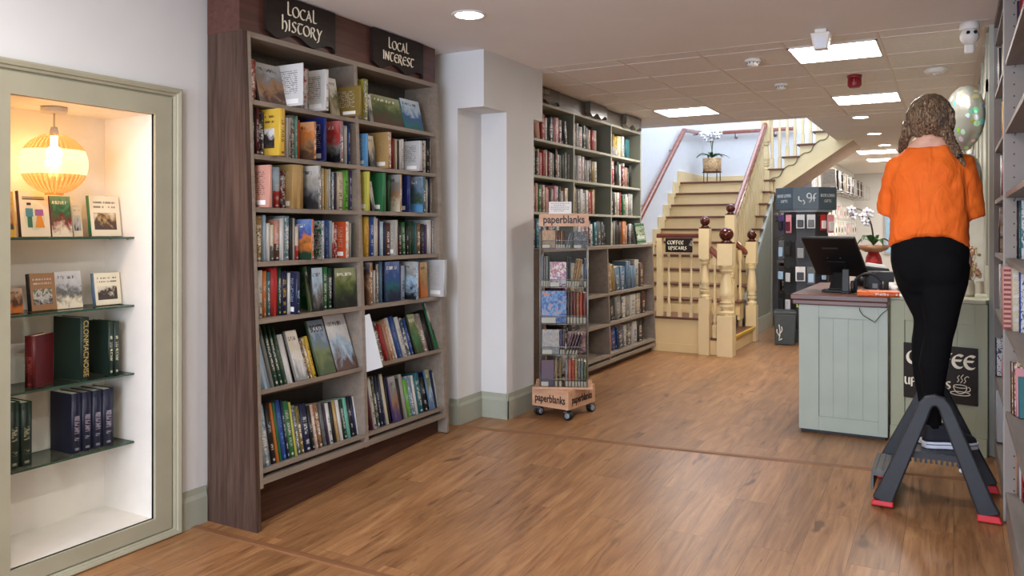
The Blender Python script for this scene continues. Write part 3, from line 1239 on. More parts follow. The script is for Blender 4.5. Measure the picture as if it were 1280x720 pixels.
LROWS = [
    '309-321 74 er D;322-357 80 dhg F b14;370-377 77 wk S c23B;378-387 86 wwr D;407-412 87 wk S c20B;414-424 98 cF F;450-452.5 107 Aw P c26B',
    '311-320 129 kw S;320-325 130 mw S;325-331 139 Pkw D;350-357.5 135 yk S c18T;357.8-361 147 w S;361-364 147 Wk S;364-369 144 Wgk D;369-373 145 Tw S;373-375 150 Ow P;393-396 152 dho D c17F;405.5-409 147 Bw P c14B;426-430 151 kgr D c15F;430.5-435 157 W P;435.5-441 150 bw S',
    '313-320 229 kac F;335.5-341 206 sk P c18B;342-351 209 Lrw H;351.5-358 214 rk D;366-380 206 aC P c8B;399-402 207 Kgx D c19F;402.3-406 210 cg S;406.5-408.5 211 y P;408.5-411 212 W P;411-414 211 wg S;415-418 215 tL D;418-421.5 216 Pw P;422-430 215 ck S;430.2-437 210 vk S;437.4-442.5 213 pw S',
    '316-319.5 274 bk H;320-328.5 270 kaD D;329-333 269 LW S;333.5-338 279 w P;338.5-343 281 cG H;343.5-350 275 sd H;350.3-356 273 ww S;356.3-362.5 270 Wt D;363-366 272 K P;366.3-369 273 x P;369.3-374.5 283 cr H;390-393 274 Eob D c15F;403-406 276 eWk D c12X;406.3-412 275 bl S;412.3-415.5 276 Lw P;415.7-418 278 wr H;418.3-422.5 281 kr D;433-437 277 Oc D c11B;437.5-439 279 w P;439.3-440.7 279 t P',
    '318-323 338 Dw S;323.3-329 338 wk S;329.3-334 339 oc S;334.3-338.7 340 tw S;339-348 333 rr P;348.3-352 333 Ew S;352.3-360 339 ny S;360.3-364 341 wk P;370.5-376 340 nL S c7B;386-389 334 fFk F;389.2-403 335 kgL F b3;404-410 334 ew S;410.3-416 335 Ew S;417-445 335 kfF F b3',
    '327-339 408 Lw P;340-344 409 gw P;344.5-350 407 Ew S;350.4-355 407 Ew S;355.3-360.5 410 EF S;361-368 419 wW P;369-384 416 gwc F b2;384.5-388 424 hd D;388.4-392 424 py D;392.5-397 421 yk S;398-419 403 fFz F b2 =BOOTS;420-446 396 dLw F b2;446.6-450 398 cw P;450.3-453.5 399 kW S',
    '330-340 506 zLw D;340.5-346.5 503 kw S;346.8-350 505 oh P;350.3-353.5 504 eW P;354-360 500 bl S;360.3-363 501 nw S;363.3-370 503 ew S;370.3-372.5 504 Yk P;373-377 508 Lk D;377.3-382 509 FAk D;382.5-391 506 nw S;391.3-395 508 kW S;395.5-399 507 cs D;399.3-405 505 dhk D;405.4-410 505 Gg S;410.3-413 505 Pw P;413.3-418 505 wk S;418.5-421.5 503 kg P;422-426 502 aC S;426.4-430.5 501 wx P;431-435 500 Ew S;435.3-440 498 Tw P;440.4-444 496 kw S;444.3-447 496 nb S;447.3-450.5 496 w P',
]
RROWS = [
    '455-461 99 YF D c4B;461.5-466 118 gf F;467-504 121 dfF F b14;505-529 125 tbL F b14',
    '458-461 167 lw P c9B;461.5-470 170 kgc F;486-490 165 ah D c14B;490.4-494 173 Rc P;494.3-497 174 c P;497.3-499.3 176 k P;499.6-502 175 w P;502.3-505.5 174 wg S;525-529 176 Wk P c18B;529.3-533 176 Kw D;533.3-537 173 kw S;537.3-541 171 kg D',
    '460-463 214 YA P c9B;463.5-468 227 kw F;479-483.5 215 ee S c10B;484-485.8 219 k P;486-489 219 ek S;500.5-503 217 chg D c11F;510-514 219 Bb S c7B;529.5-532.7 220 lfz D c14F;533-535 224 w P;535.4-538.6 222 nP S;539-544 221 waF D',
    '456-462.3 269 yo S;463-468 268 bw S;468.3-470 269 w P;470.4-472.5 273 cw P;473-475 274 P P;475.4-480 277 Lw S;480.3-482.5 278 nw P;482.8-488.5 279 Rdk D;494-498 275 xw P c7B;498.5-502.5 279 km H;503-508 278 ew S l-3;508.5-511 283 kw S;511.3-515 276 EG S;515.3-518.5 276 Ed S;519-521 278 t P;521.4-526.5 279 hda D;527-531 280 Kg S;531.3-534 281 pK S;534.4-540 275 wx P;540.4-544 276 FwE D;544.5-547.5 276 gkw D',
    '463-466.5 326 dhk D c9F;467-470 338 wx P;470.5-474 330 dg D;475-479 326 zl S;480-499 327 ntb F b2;499.4-501.7 327 pw P;502-507 332 Lk S;521-524 327 kLg D c13F;524.5-533.5 328 oha F b2;555-561 325 Wx P c18B',
    '469.5-474 388 ww P c28P;474-482.5 403 RD D;483-487.5 405 rR S;488-490.5 406 sw P;491-494 400 co D;494.3-498 398 yw D;498.4-505 396 bz S;505.4-510.5 397 wg S;511-514.5 398 zk D;514.8-518.5 399 bL S;519-529 395 feF F b2;529.3-537 393 sgc D;537.4-543 388 kK S;543.5-561 380 ekw F b2',
    '464-468 471 mw P;468.4-472 470 wk S;472.4-476.5 470 wfk D;476.8-480 469 nW S;480.3-483.5 468 nz S;483.8-487.5 467 cw P;488-490.3 474 kw P;490.6-501 473 phg F b2;501.4-506 474 kd P;506.4-510.5 469 xw P;510.9-515.5 475 vL S;516-520.5 471 Lz D;520.9-523.8 470 w P;524.2-531 467 tw S;531.4-536 472 kw S;536.4-543 464 zLF F b2;543.4-547.5 464 Bn S;547.9-551 466 wv D;551.3-556.5 466 wL P',
]
BAYW = ('the end panel, %s shelf down, LOCAL HISTORY bay', 'the divider, %s shelf down, LOCAL INTEREST bay')
for rows, ylim, bay, gname in ((LROWS, (BC_Y0 + .018, BC_YM - .013), 0, 'LOCAL HISTORY'), (RROWS, (BC_YM + .013, BC_Y1 - .018), 1, 'LOCAL INTEREST')):
    for r, row in enumerate(rows):
        zs = SHELF_Z[r]
        shelve(row, zs, fx(zs), BACKX, SHELF_T[r], BAYW[bay] % ORD[r], 'books on the %s shelf of the %s bay' % (ORD[r], gname), ylim, (SHELF_Z[r - 1] - .022 if r else 2.225) - (.045 if r == 6 else 0))
# ================================================================== lit display case set into the left wall
dc = thing('display_case', 'sage-framed lit display case with white interior set in the left wall', 'display case', (WL, 1.976, 0))
IY0, IY1, IZ0, IZ1 = 1.673, 2.280, 0.10, 1.848


def loc_dc(p):
    return (p[0] - WL, p[1] - 1.976, p[2])


prof = [(0.0, -.012), (0.0, .014), (.082, .014), (.084, .006), (.089, .006), (.091, .018), (.097, .021), (.101, .021), (.104, .030), (.118, .034), (.125, .030), (.127, .020), (.127, .0005)]
rings = []
for w, x in prof:
    wb = w * (.098 / .127)
    rings.append([loc_dc(p) for p in ((WL + x, IY0 - w, IZ0 - wb), (WL + x, IY1 + w, IZ0 - wb), (WL + x, IY1 + w, IZ1 + w), (WL + x, IY0 - w, IZ1 + w))])
m = MB()
m.loft(rings, cap=False, smooth=False)
m.build('frame', M_SAGE, dc)
M_CASEW = plain('case_white_paint', (232, 226, 216), 0.55, vary=.01)
m = MB()
BXN = -3.365
for a in ((BXN - .012, BXN, IY0 - .011, IY1 + .011, IZ0 - .009, IZ1 + .009), (BXN, WL, IY0 - .011, IY0, IZ0 - .009, IZ1 + .009), (BXN, WL, IY1, IY1 + .011, IZ0 - .009, IZ1 + .009),
          (BXN, WL, IY0, IY1, IZ0 - .009, IZ0), (BXN, WL, IY0, IY1, IZ1, IZ1 + .009)):
    p0, p1 = loc_dc((a[0], a[2], a[4])), loc_dc((a[1], a[3], a[5]))
    m.box(p0[0], p1[0], p0[1], p1[1], p0[2], p1[2])
m.build('lining', M_CASEW, dc)

M_GLASS = glass('shelf_glass', (238, 247, 243))
M_GEDGE = plain('glass_green_edge', (52, 82, 68), .15, vary=.1)
GSZ = [1.318, 1.019, .720, .420]
GNAME = ['top glass shelf in the lit display case, under the globe lamp', 'second glass shelf down in the display case, holding pale art books',
         'third glass shelf down in the display case, under the dark red book', 'lowest glass shelf in the display case, holding blue and green sets']
SXF = -3.155
for z, lb in zip(GSZ, GNAME):
    g = thing('glass_shelf', lb, 'glass shelf', (SXF, 1.976, z), 0, 'glass shelves in the display case')
    m = MB()
    m.box(BXN - SXF + .001, 0, -.301, .301, -.008, 0)
    m.mi = [0, 0, 1, 1, 1, 1]
    m.build('pane', [M_GLASS, M_GEDGE], g)
    for sy in (-.297, .297):
        for xx in (-.04, -.16):
            m = MB()
            m.lathe([(.004, -.013), (.004, -.0085), (.0055, -.0082)], (xx, sy, 0), 10)
            m.build('support_peg', M_STEEL, g)

# ------------------------------------------------------------------ globe pendant
lp = thing('pendant_lamp', 'ribbed amber glass globe lamp hanging inside the display case', 'lamp', (-3.205, 1.95, IZ1 - .001))
m = MB()
m.lathe([(.001, 0), (.048, 0), (.05, -.012), (.046, -.022), (.012, -.024), (.001, -.024)], n=28)
m.build('ceiling_rose', plain('cream_bakelite', (206, 190, 172), .4), lp)
m = MB()
m.tube([(0, 0, -.02), (0, 0, -.085)], .0032, 8)
m.build('cord', plain('cream_cord', (196, 178, 156), .6), lp)
m = MB()
m.lathe([(.001, -.08), (.012, -.08), (.016, -.098), (.018, -.116), (.001, -.117)], n=18)
m.build('lamp_holder', plain('cream_bakelite', (206, 190, 172), .4), lp)
GZ = 1.618 - IZ1
R = .124
tg = NT('amber_ribbed_glass')
tr = tg.n('ShaderNodeBsdfTransparent')
so = tg.sep(tg.coord('Object'))
ang = tg.math('ARCTAN2', so[1], so[0])
rib = tg.math('SINE', tg.math('MULTIPLY', ang, 36.0))
zz = tg.math('SUBTRACT', so[2], GZ)
mid = tg.math('MULTIPLY', tg.math('GREATER_THAN', zz, -.044), tg.math('LESS_THAN', zz, .055))
tint = tg.mix(tg.math('MULTIPLY_ADD', rib, .5, .5), L4((222, 178, 112)), L4((246, 222, 176)))
tint2 = tg.mix(mid, tint, L4((244, 230, 204)))
tg.l(tint2, tr.inputs[0])
df = tg.n('ShaderNodeBsdfTranslucent')
tg.l(tint2, df.inputs[0])
gl = tg.n('ShaderNodeBsdfGlossy')
gl.inputs['Roughness'].default_value = .12
mxa = tg.n('ShaderNodeMixShader')
tg.l(tg.math('MULTIPLY_ADD', mid, .34, .16), mxa.inputs[0])
tg.l(tr.outputs[0], mxa.inputs[1])
tg.l(df.outputs[0], mxa.inputs[2])
mxb = tg.n('ShaderNodeMixShader')
mxb.inputs[0].default_value = .08
tg.l(mxa.outputs[0], mxb.inputs[1])
tg.l(gl.outputs[0], mxb.inputs[2])
tg.l(mxb.outputs[0], tg.out.inputs[0])
tg.t.nodes.remove(tg.b)
m = MB()
n = 144
rings = []
for j in range(25):
    th = math.radians(16 + (164 - 16) * j / 24)
    zq = R * 1.0 * math.cos(th)
    ring = []
    for i in range(n):
        rr = R * math.sin(th) * (1 + (.012 * math.cos(36 * 2 * PI * i / n) if abs(zq) > .05 else 0))
        ring.append((rr * math.cos(2 * PI * i / n), rr * math.sin(2 * PI * i / n), GZ + zq))
    rings.append(ring)
m.loft(rings, cap=False)
m.lathe([(R * .28, GZ - R * .96), (R * .27, GZ - R * 1.02), (.001, GZ - R * 1.03)], n=24)
m.build('globe_shade', tg.m, lp)
m = MB()
m.sphere((0, 0, GZ + .045), .030, 16, 12)
m.lathe([(.014, GZ + .07), (.013, GZ + .115)], n=14)
m.build('bulb', emit('warm_bulb_glow', (255, 226, 184), 22.0), lp)
pl = bpy.data.lights.new('pendant_bulb_light', 'POINT')
pl.energy = 1.5
pl.color = lin((255, 216, 170))
pl.shadow_soft_size = .03
po = bpy.data.objects.new('pendant_bulb_light', pl)
COL.objects.link(po)
po.location = (-3.205, 1.95, IZ1 + GZ - .01)


# ------------------------------------------------------------------ books in the case
def case_face(u0, u1, ytop, zs, col, kind, label, spine='P', th=.016, X=-3.24, lean=8, turn=0):
    Ya, Yb = y_on(u0, X), y_on(u1, X)
    Ya, Yb = max(Ya, 1.68), min(Yb, 2.27)
    h = z_of(ytop, depth_x((u0 + u1) / 2, X)) - zs
    c = col + 'wc'
    b = math.radians(lean)
    M = Matrix.Translation((X, Ya, zs + .0008 + th / 2 * math.sin(b))) @ Matrix.Rotation(math.radians(turn), 4, 'Z') @ Matrix.Rotation(-b, 4, 'Y') @ Matrix.Rotation(-PI / 2, 4, 'Z')
    return make_book('book', label, 'books in the display case', M, th, h / math.cos(b), Yb - Ya, bookmat(spine, c[3] if len(col) > 3 else c[0], c[1]), bookmat('P', c[0], 'w'),
                     bookmat(kind, (224, 214, 188) if c[0] in 'wcC' else c[0], c[1], c[2]), edge_mat(c[0]))


z = GSZ[0]
case_face(4, 19, 240, z, 'yoa', 'T', 'yellow and orange book beside the case frame, top glass shelf')
bk = case_face(24, 62, 240, z, 'Cgad', 'P', 'cream book with a man and woman in costume, under the globe lamp', 'P', .02)
# the costumed couple drawn on the cover (local: spine x=0, cover on +y)
def on_cover(parent, th, shapes):
    m = MB()
    mats = []
    for col, poly in shapes:
        if col not in mats:
            mats.append(col)
        k = m.add([(-p[0], th / 2 + .0006 + .00008 * len(m.f), p[1]) for p in poly])
        m.face([k + i for i in range(len(poly))], mats.index(col))
    return m.build('cover_picture', [plain('print_%d_%d_%d' % c, c, .5, vary=.02) for c in mats], parent)


def disc(cx, cy, rx, ry, n=18):
    return [(cx + rx * math.cos(2 * PI * i / n), cy + ry * math.sin(2 * PI * i / n)) for i in range(n)]


def rect(x0, y0, x1, y1):
    return [(x0, y0), (x1, y0), (x1, y1), (x0, y1)]


bw = abs(bk.data.vertices[0].co.x)
bh = max(v.co.z for v in bk.data.vertices)
S = lambda pts: [(p[0] * bw, p[1] * bh) for p in pts]
on_cover(bk, .02, [((206, 206, 176), S(disc(.5, .44, .34, .30))),
                   ((50, 104, 78), S(rect(.26, .2, .42, .46))), ((70, 130, 150), S(rect(.22, .44, .46, .62))), ((226, 196, 170), S(disc(.34, .67, .06, .045))), ((44, 40, 52), S(rect(.27, .69, .41, .745))),
                   ((214, 138, 44), S([(.5, .2), (.82, .2), (.72, .5), (.6, .5)])), ((150, 92, 150), S(rect(.52, .46, .8, .6))), ((232, 206, 190), S(disc(.66, .65, .07, .05))),
                   ((70, 62, 54), S(rect(.14, .86, .86, .875))), ((60, 50, 44), S(rect(.14, .815, .86, .84)))])
case_face(63.5, 90, 246, z, 'cRem', 'F', 'cream, green and red landscape book, middle of the top glass shelf', 'P', .014)
case_face(91, 103, 251, z, 'wWw', 'T', 'narrow white book behind others on the top glass shelf', 'P', .012, -3.27)
case_face(112, 152, 246, z, 'wdae', 'T', 'cream book with green spine and sepia cottage photo, top glass shelf', 'P', .02)
z = GSZ[1]
case_face(4, 28, 362, z, 'oDh', 'F', 'orange-brown face book beside the frame, second glass shelf', 'P', .018)
case_face(36, 69, 343, z, 'hwfk', 'T', 'brown paper-covered book with a green square photo, second glass shelf', 'P', .026)
case_face(70, 103, 340, z, 'wGW', 'F', 'white book with a grey crowd photo along its foot', 'P', .012)
case_face(117, 152, 342, z, 'cDcz', 'T', 'square cream book with blue spine and horse drawing', 'P', .022)
z = GSZ[2]


def case_spine(u0, u1, ytop, zs, X, dep, mats, label, turn=0.0, edge='E', hard=True):
    Ya, Yb = y_on(u0, X), y_on(u1, X)
    h = z_of(ytop, depth_x((u0 + u1) / 2, X)) - zs
    M = Matrix.Translation((X, (Ya + Yb) / 2, zs + .0008)) @ Matrix.Rotation(math.radians(turn), 4, 'Z')
    return make_book('book', label, 'books in the display case', M, abs(Yb - Ya) - .0008, h, dep, mats[0], mats[1], mats[2], edge_mat(edge), hard), h


M_GRN = plain('dark_green_cloth', (20, 40, 32), .55, vary=.08)
M_BLU = plain('dark_blue_cloth', (15, 19, 44), .6, vary=.08)
M_RED = plain('dark_red_cloth', (92, 16, 24), .5, vary=.08)
M_FOIL = plain('gold_foil', (212, 186, 112), .35, .3)
# dark red book, spine turned to the viewer's left
Xr = -3.225
Yr = y_on(38, Xr)
M = Matrix.Translation((Xr + .03, Yr, z + .0008)) @ Matrix.Rotation(math.radians(-62), 4, 'Z') @ Matrix.Translation((0, -.022, 0))
hr = z_of(420, depth_x(38, Xr)) - z
make_book('book', 'dark red cloth book standing alone on the third glass shelf', 'books in the display case', M, .044, hr, .125, bookmat('S', (92, 16, 24), (150, 70, 60)), M_RED, M_RED, edge_mat('R'), True)
bk, h = case_spine(101, 113, 397, z, -3.185, .165, (M_GRN, M_GRN, M_GRN), 'large green cloth book lettered CLONMACNOISE on its spine', 6)
th = max(v.co.y for v in bk.data.vertices) * 2
text('CLONMACNOISE', th * .82, 'spine_title', M_FOIL, bk, frame_m((.0012, 0, h * .5), (0, 0, -1), (0, 1, 0)), .0003, width=h * .9)
for i, (a, b, nm) in enumerate(((136, 143, 'nearer'), (143, 150, 'farther'))):
    case_spine(a, b, 402, z, -3.19, .15, (bookmat('S', (22, 42, 34), (196, 190, 160)), M_GRN, M_GRN), '%s of two slim green volumes beside the CLONMACNOISE book' % nm, 0)
z = GSZ[3]
for i, (a, b, nm) in enumerate(((11, 26, 'nearer'), (26.5, 41, 'farther'))):
    case_spine(a, b, 503, z, -3.19, .15, (bookmat('S', (24, 44, 34), (150, 150, 130)), M_GRN, M_GRN), '%s of two thick dark green volumes on the lowest glass shelf' % nm, 0)
for i, (a, b) in enumerate(((90, 103), (103.4, 116), (116.4, 129), (129.4, 143))):
    case_spine(a, b, (492, 490, 488, 486)[i], z, -3.19, .15, (bookmat('S', (17, 22, 48), (140, 134, 146)), M_BLU, M_BLU),
               '%s of four matching dark blue volumes on the lowest glass shelf' % ['first', 'second', 'third', 'fourth'][i], 0, 'n')

# ================================================================== far green bookcase by the stairs
M_GREENB = plain('grey_green_shelf_paint', (116, 118, 104), .5, vary=.04, scale=4)
M_GREENE = plain('pale_green_shelf_edge', (168, 168, 154), .5, vary=.03)
M_GREEND = plain('dark_green_back_board', (66, 68, 58), .6, vary=.04)
M_CORN2 = wood('grey_brown_cornice', (82, 74, 66), (104, 95, 86), 'y', .3, 2.0)
B2X, B2L, B2B = -2.82, -2.69, -3.018
B2Y = [5.345, 6.19, 7.035, 7.853]
b2 = thing('bookcase', 'grey-green bookcase with wavy signs and deeper taupe base by the stairs', 'bookcase', (0, 0, 0))
ZS2 = [2.057, 1.772, 1.489, 1.205]
for i, y in enumerate(B2Y):
    m = MB()
    ya, yb = (y, y + .02) if i == 0 else ((y - .02, y) if i == 3 else (y - .01, y + .01))
    m.box(B2B, B2X, ya, yb, 1.19, 2.345)
    m.build('upright', M_GREENB, b2)
    m = MB()
    m.box(B2X, B2X + .004, ya, yb, 1.206, 2.345)
    m.build('edge_strip', M_GREENE, b2)
m = MB()
m.box(-3.028, B2B, B2Y[0], B2Y[-1], 1.19, 2.345)
m.build('back_panel', M_GREEND, b2)
for zs in ZS2[:3] + [2.345]:
    for i in range(3):
        m = MB()
        y0, y1 = B2Y[i] + .01, B2Y[i + 1] - .01
        m.box(B2B, B2X + .002, y0, y1, zs - .02, zs)
        m.build('shelf', M_GREENE, b2)
m = MB()
m.box(-3.028, B2X, B2Y[0], B2Y[-1], 2.346, CEIL - .006)
m.build('cornice', M_CORN2, b2)
m = MB()
m.box(-3.028, B2L + .004, B2Y[0], B2Y[-1], 1.178, 1.204)
m.build('ledge', M_TAUPE, b2, bevel=.002)
for y in (5.345, 6.62, 7.831):
    m = MB()
    m.hexa([(B2B, y, .2), (B2L + .03, y, .2), (B2L + .03, y + .022, .2), (B2B, y + .022, .2), (B2B, y, 1.177), (B2L, y, 1.177), (B2L, y + .022, 1.177), (B2B, y + .022, 1.177)])
    m.build('upright', M_TAUPE, b2)
m = MB()
m.box(-3.028, B2B, B2Y[0], B2Y[-1], .2, 1.177)
m.build('back_panel', M_BACKB, b2)
ZL2 = [.785, .518, .245]
for zs in ZL2:
    for y0, y1 in ((5.367, 6.62), (6.642, 7.831)):
        m = MB()
        m.box(B2B, B2L + .012 + (.785 - zs) * .03, y0, y1, zs - .022, zs)
        m.build('shelf', M_TAUPE, b2)
m = MB()
m.box(B2B, B2L + .034, B2Y[0], B2Y[-1], .168, .199)
m.build('base_board', M_TAUPE, b2)
m = MB()
m.box(B2B, B2L - .02, B2Y[0], B2Y[-1], .115, .168)
m.build('plinth', M_PLINTH, b2)
M_SIGN2 = plain('grey_sheen_sign', (100, 94, 88), .22, vary=.05)
M_PALEG = plain('pale_sign_paint', (172, 164, 148), .5)
sign_board(B2X + .0045, 5.36, 5.86, 2.335, 2.463, ['GLOBAL', 'INTEREST'], .036, 'dark wavy plaque lettered GLOBAL on the far bookcase, next to the white pier', plain('dark_grey_sign', (70, 64, 60), .4, vary=.05), M_PALEG)
sign_board(B2X + .0045, 6.42, 6.80, 2.335, 2.463, [], .036, 'shiny grey wavy plaque on the far bookcase, middle one of three', M_SIGN2, M_PALEG, .05)
sign_board(B2X + .0045, 7.30, 7.72, 2.335, 2.463, [], .036, 'shiny grey wavy plaque on the far bookcase, nearest the stairs', M_SIGN2, M_PALEG, .05)


def fill(cols, y0, y1, zs, X, back, hmin, hmax, where, group, rnd, kinds=None, tmin=.018, tmax=.04, tail=0.0, leans=(), lump=False):
    """stand a row of books given by colour letters between y0 and y1"""
    n = len(cols)
    ws = [rnd.uniform(tmin, tmax) for _ in range(n)]
    sc = min(1.9, (y1 - y0 - tail) / sum(ws))
    y = y0 + .001
    for i, c in enumerate(cols):
        t = ws[i] * sc
        h = rnd.uniform(hmin, hmax)
        p = -rnd.uniform(.0, .02)
        dep = min(X + p - back - .006, rnd.uniform(.13, .17))
        ln = 0
        if i in leans:
            ln = math.radians(-10)
            if (i - 1) not in leans:
                y += h * .178 + .003
        kind = (kinds[i] if kinds else 'SSDSPS'[rnd.randrange(6)])
        c2 = rnd.choice('wkcW') if c not in 'wWcx' else rnd.choice('krGnb')
        c3 = rnd.choice('wcgkr')
        M = Matrix.Translation((X + p, y + t / 2, zs + .0008 + t / 2 * abs(math.sin(ln)))) @ Matrix.Rotation(-ln, 4, 'X')
        if kind == 'K':
            c2 = 'w'
        make_book('book', '%s %s book, %s from %s' % (size_word(t, h), NAMES[c], ORD[i], where), group, M, t - .0008, h, dep, bookmat(kind, c, c2, c3), bookmat('B', c, c2, c3), bookmat('F', c, c2, c3), edge_mat(c), lump=lump)
        y += t * (1.02 if i in leans else 1)


rnd = random.Random(21)
G2 = 'books on the grey-green bookcase'
BW = ['the white pier, %s shelf down, grey-green bookcase', 'its near upright, %s shelf down, middle grey-green bay', 'its near upright, %s shelf down, grey-green bay nearest stairs']
ROWS2 = [['kDsrwkimK', 'sKwwkKcrx', 'wAyYwt'], ['aachwkcirswRwgkrwgEgFg', 'kKwrwgwkAw', 'wgwkEtrwsfk'],
         ['krRseRsigcisPgh', 'raxxwkwgrsa', 'xgkcwrkewkxgE'], ['remtlgkRsnw', 'KgwrRwRwtnGxk', 'acgDKdohskPG']]
for r in range(4):
    for b in range(3):
        y0, y1 = B2Y[b] + (.021 if b == 0 else .011), B2Y[b + 1] - (.021 if b == 2 else .011)
        tail = [.13, .26, .12][b] if r in (0,) else [.02, .20 if r < 3 else .05, .03][b]
        kinds = None
        if (r, b) == (1, 1):
            kinds = 'PKSSSSSSPS'
        if (r, b) == (0, 2):
            kinds = 'DHHDSP'
        X = B2X - .012
        fill(ROWS2[r][b], y0, y1, ZS2[r], X, B2B, .18, .235 if r else .21, BW[b] % ORD[r], '%s, %s shelf' % (G2, ORD[r]), rnd, kinds, tail=tail,
             leans={(0, 0): (2, 8), (0, 2): (0,)}.get((r, b), ()), tmin=.022 if r == 0 else .018, tmax=.06 if r == 0 else .04, lump=(r > 0))
LOW = [['mkx', 'hAzzzzxd'], ['kKf', 'kKgkxwKd'], ['wgx', 'rbbnwwK']]
for r in range(3):
    for b, (y0, y1) in enumerate(((5.75, 6.615), (6.665, 7.825))):
        fill(LOW[r][b], y0, y1, ZL2[r], B2L - .02, B2B, .20, .30 if r == 0 else .215, ['the spinner end, %s taupe shelf behind the notebook stand', 'the divider, %s taupe shelf nearest the stairs'][b] % ORD[r],
             'large books on the taupe base shelves', rnd, None, .045, .085, tail=[.2, .14][b], leans=(0, 1, 2) if b == 1 else (0,))
# face-out green book on the ledge end
hh = .205
M = Matrix.Translation((B2L - .085, 7.60, 1.2055 + .01 * .14)) @ Matrix.Rotation(math.radians(-8), 4, 'Y') @ Matrix.Rotation(-PI / 2 - math.radians(14), 4, 'Z')
bk = make_book('book', 'dark green book with white knotwork cover lettered IRELAND on bookcase ledge', 'display book on the ledge', M, .02, hh, .165, bookmat('P', 'E', 'w'), bookmat('P', 'E', 'w'), bookmat('X', 'E', (190, 200, 170), 'f'), edge_mat('E'))
text('IRELAND', .045, 'cover_title', plain('white_print', (228, 230, 220), .5), bk, frame_m((-.0825, .0106, .062), (-1, 0, 0), (0, 0, 1)), .0003, width=.13, bold=.001)
m = MB()
for a in ((-.160, -.005, .008, .030), (-.160, -.005, .176, .196)):
    m.box(a[0], a[1], .0102, .0106, a[2], a[3])
m.build('cover_band', plain('green_print', (38, 92, 56), .5), bk)

# ================================================================== notebook stand on castors
M_PINE = wood('pale_pine', (186, 140, 108), (214, 170, 136), 'x', .5, 3, 9)
M_INK = plain('dark_brown_ink', (46, 30, 26), .5)
M_ACR = glass('clear_acrylic', (242, 244, 245), .05, .4)
M_WIRE = plain('grey_wire', (150, 148, 146), .35, .6)
ns = thing('notebook_stand', 'pine notebook stand on castors with clear pockets lettered paperblanks', 'display stand', (-2.295, 4.88, BACK_Z))
RB = Matrix.Rotation(math.radians(-7.5), 4, 'Z')
m = MB()
m.box(-.142, .142, -.17, .17, .068, .190, M=RB)
m.build('base_box', M_PINE, ns, bevel=.002)
text('paperblanks', .07, 'lettering', M_INK, ns, RB @ frame_m((0, -.1712, .124), (1, 0, 0), (0, 0, 1)), .0006, width=.236, bold=.0016)
text('paperblanks', .07, 'lettering', M_INK, ns, RB @ frame_m((.1432, 0, .124), (0, 1, 0), (0, 0, 1)), .0006, width=.25, bold=.0016)
for sx in (-1, 1):
    for sy in (-1, 1):
        c = MB()
        p = RB @ Vector((sx * .115, sy * .142, 0))
        ca = thing('caster', None, None)
        ca.parent = ns
        ca.location = p
        ca.rotation_euler = (0, 0, math.radians(30 + 40 * sx * sy))
        c.lathe([(.008, .055), (.008, .068)], n=10)
        c.box(-.012, .012, -.020, .020, .047, .056)
        c.build('fork', M_STEEL, ca)
        w = MB()
        for s in (-1, 1):
            Rw = Matrix.Translation((.012, s * .012, .0292)) @ Matrix.Rotation(PI / 2, 4, 'X')
            w.lathe([(.001, -.008), (.022, -.008), (.029, -.005), (.029, .005), (.022, .008), (.001, .008)], n=20, M=Rw)
        w.build('wheel', M_BLACK, ca)
        w = MB()
        for s in (-1, 1):
            Rw = Matrix.Translation((.012, s * .0125, .0292)) @ Matrix.Rotation(PI / 2, 4, 'X')
            w.lathe([(.001, -.0095), (.017, -.0095), (.019, -.008), (.019, .008), (.017, .0095), (.001, .0095)], n=18, M=Rw)
        w.build('hub', plain('pale_grey_hub', (150, 158, 172), .3, .4), ca)
ANG = math.radians(25)
RT = Matrix.Rotation(ANG, 4, 'Z')
TW, TD = .157, .13
TZ = [z - BACK_Z for z in (1.228, .973, .733, .529, .318)]
TT = [z - BACK_Z for z in (1.365, 1.205, .950, .712, .508)]
m = MB()
m.box(-.19, .19, -.15, .15, .191, .203, M=RT)
m.build('turntable', M_PINE, ns)
wires = MB()
for sx in (-1, 1):
    for sy in (-1, 1):
        wires.tube([RT @ Vector((sx * TW, sy * TD, .204)), RT @ Vector((sx * TW, sy * TD, 1.34 - BACK_Z))], .0035, 8)
for z, zt in zip(TZ, TT):
    for zq in (z - .004, z + .05):
        p = [RT @ Vector(q) for q in ((-TW, -TD, zq), (TW, -TD, zq), (TW, TD, zq), (-TW, TD, zq), (-TW, -TD, zq))]
        for a, b in zip(p[:-1], p[1:]):
            wires.tube([a, b], .0022, 6)
wires.build('wire_frame', M_WIRE, ns)
for z, zt in zip(TZ, TT):
    m = MB()
    m.box(-TW + .003, TW - .003, -TD + .003, TD - .003, z - .004, z - .001, M=RT)
    m.box(-TW + .003, TW - .003, .0, .003, z, zt, M=RT)
    m.box(-TW + .003, TW - .003, -TD - .001, -TD + .001, z, z + .05, M=RT)
    m.build('clear_tray', M_ACR, ns)
m = MB()
m.box(-.162, .162, -TD - .012, -TD + .0, 1.371 - BACK_Z, 1.454 - BACK_Z, M=RT)
m.box(-.162, .162, TD, TD + .012, 1.371 - BACK_Z, 1.454 - BACK_Z, M=RT)
m.box(-.162, -.150, -TD, TD, 1.371 - BACK_Z, 1.454 - BACK_Z, M=RT)
m.box(.150, .162, -TD, TD, 1.371 - BACK_Z, 1.454 - BACK_Z, M=RT)
m.box(-.150, .150, -TD, TD, 1.371 - BACK_Z, 1.377 - BACK_Z, M=RT)
m.build('header_board', M_PINE, ns)
text('paperblanks', .07, 'lettering', M_INK, ns, RT @ frame_m((0, -TD - .0126, 1.414 - BACK_Z), (1, 0, 0), (0, 0, 1)), .0006, width=.27, bold=.0018)
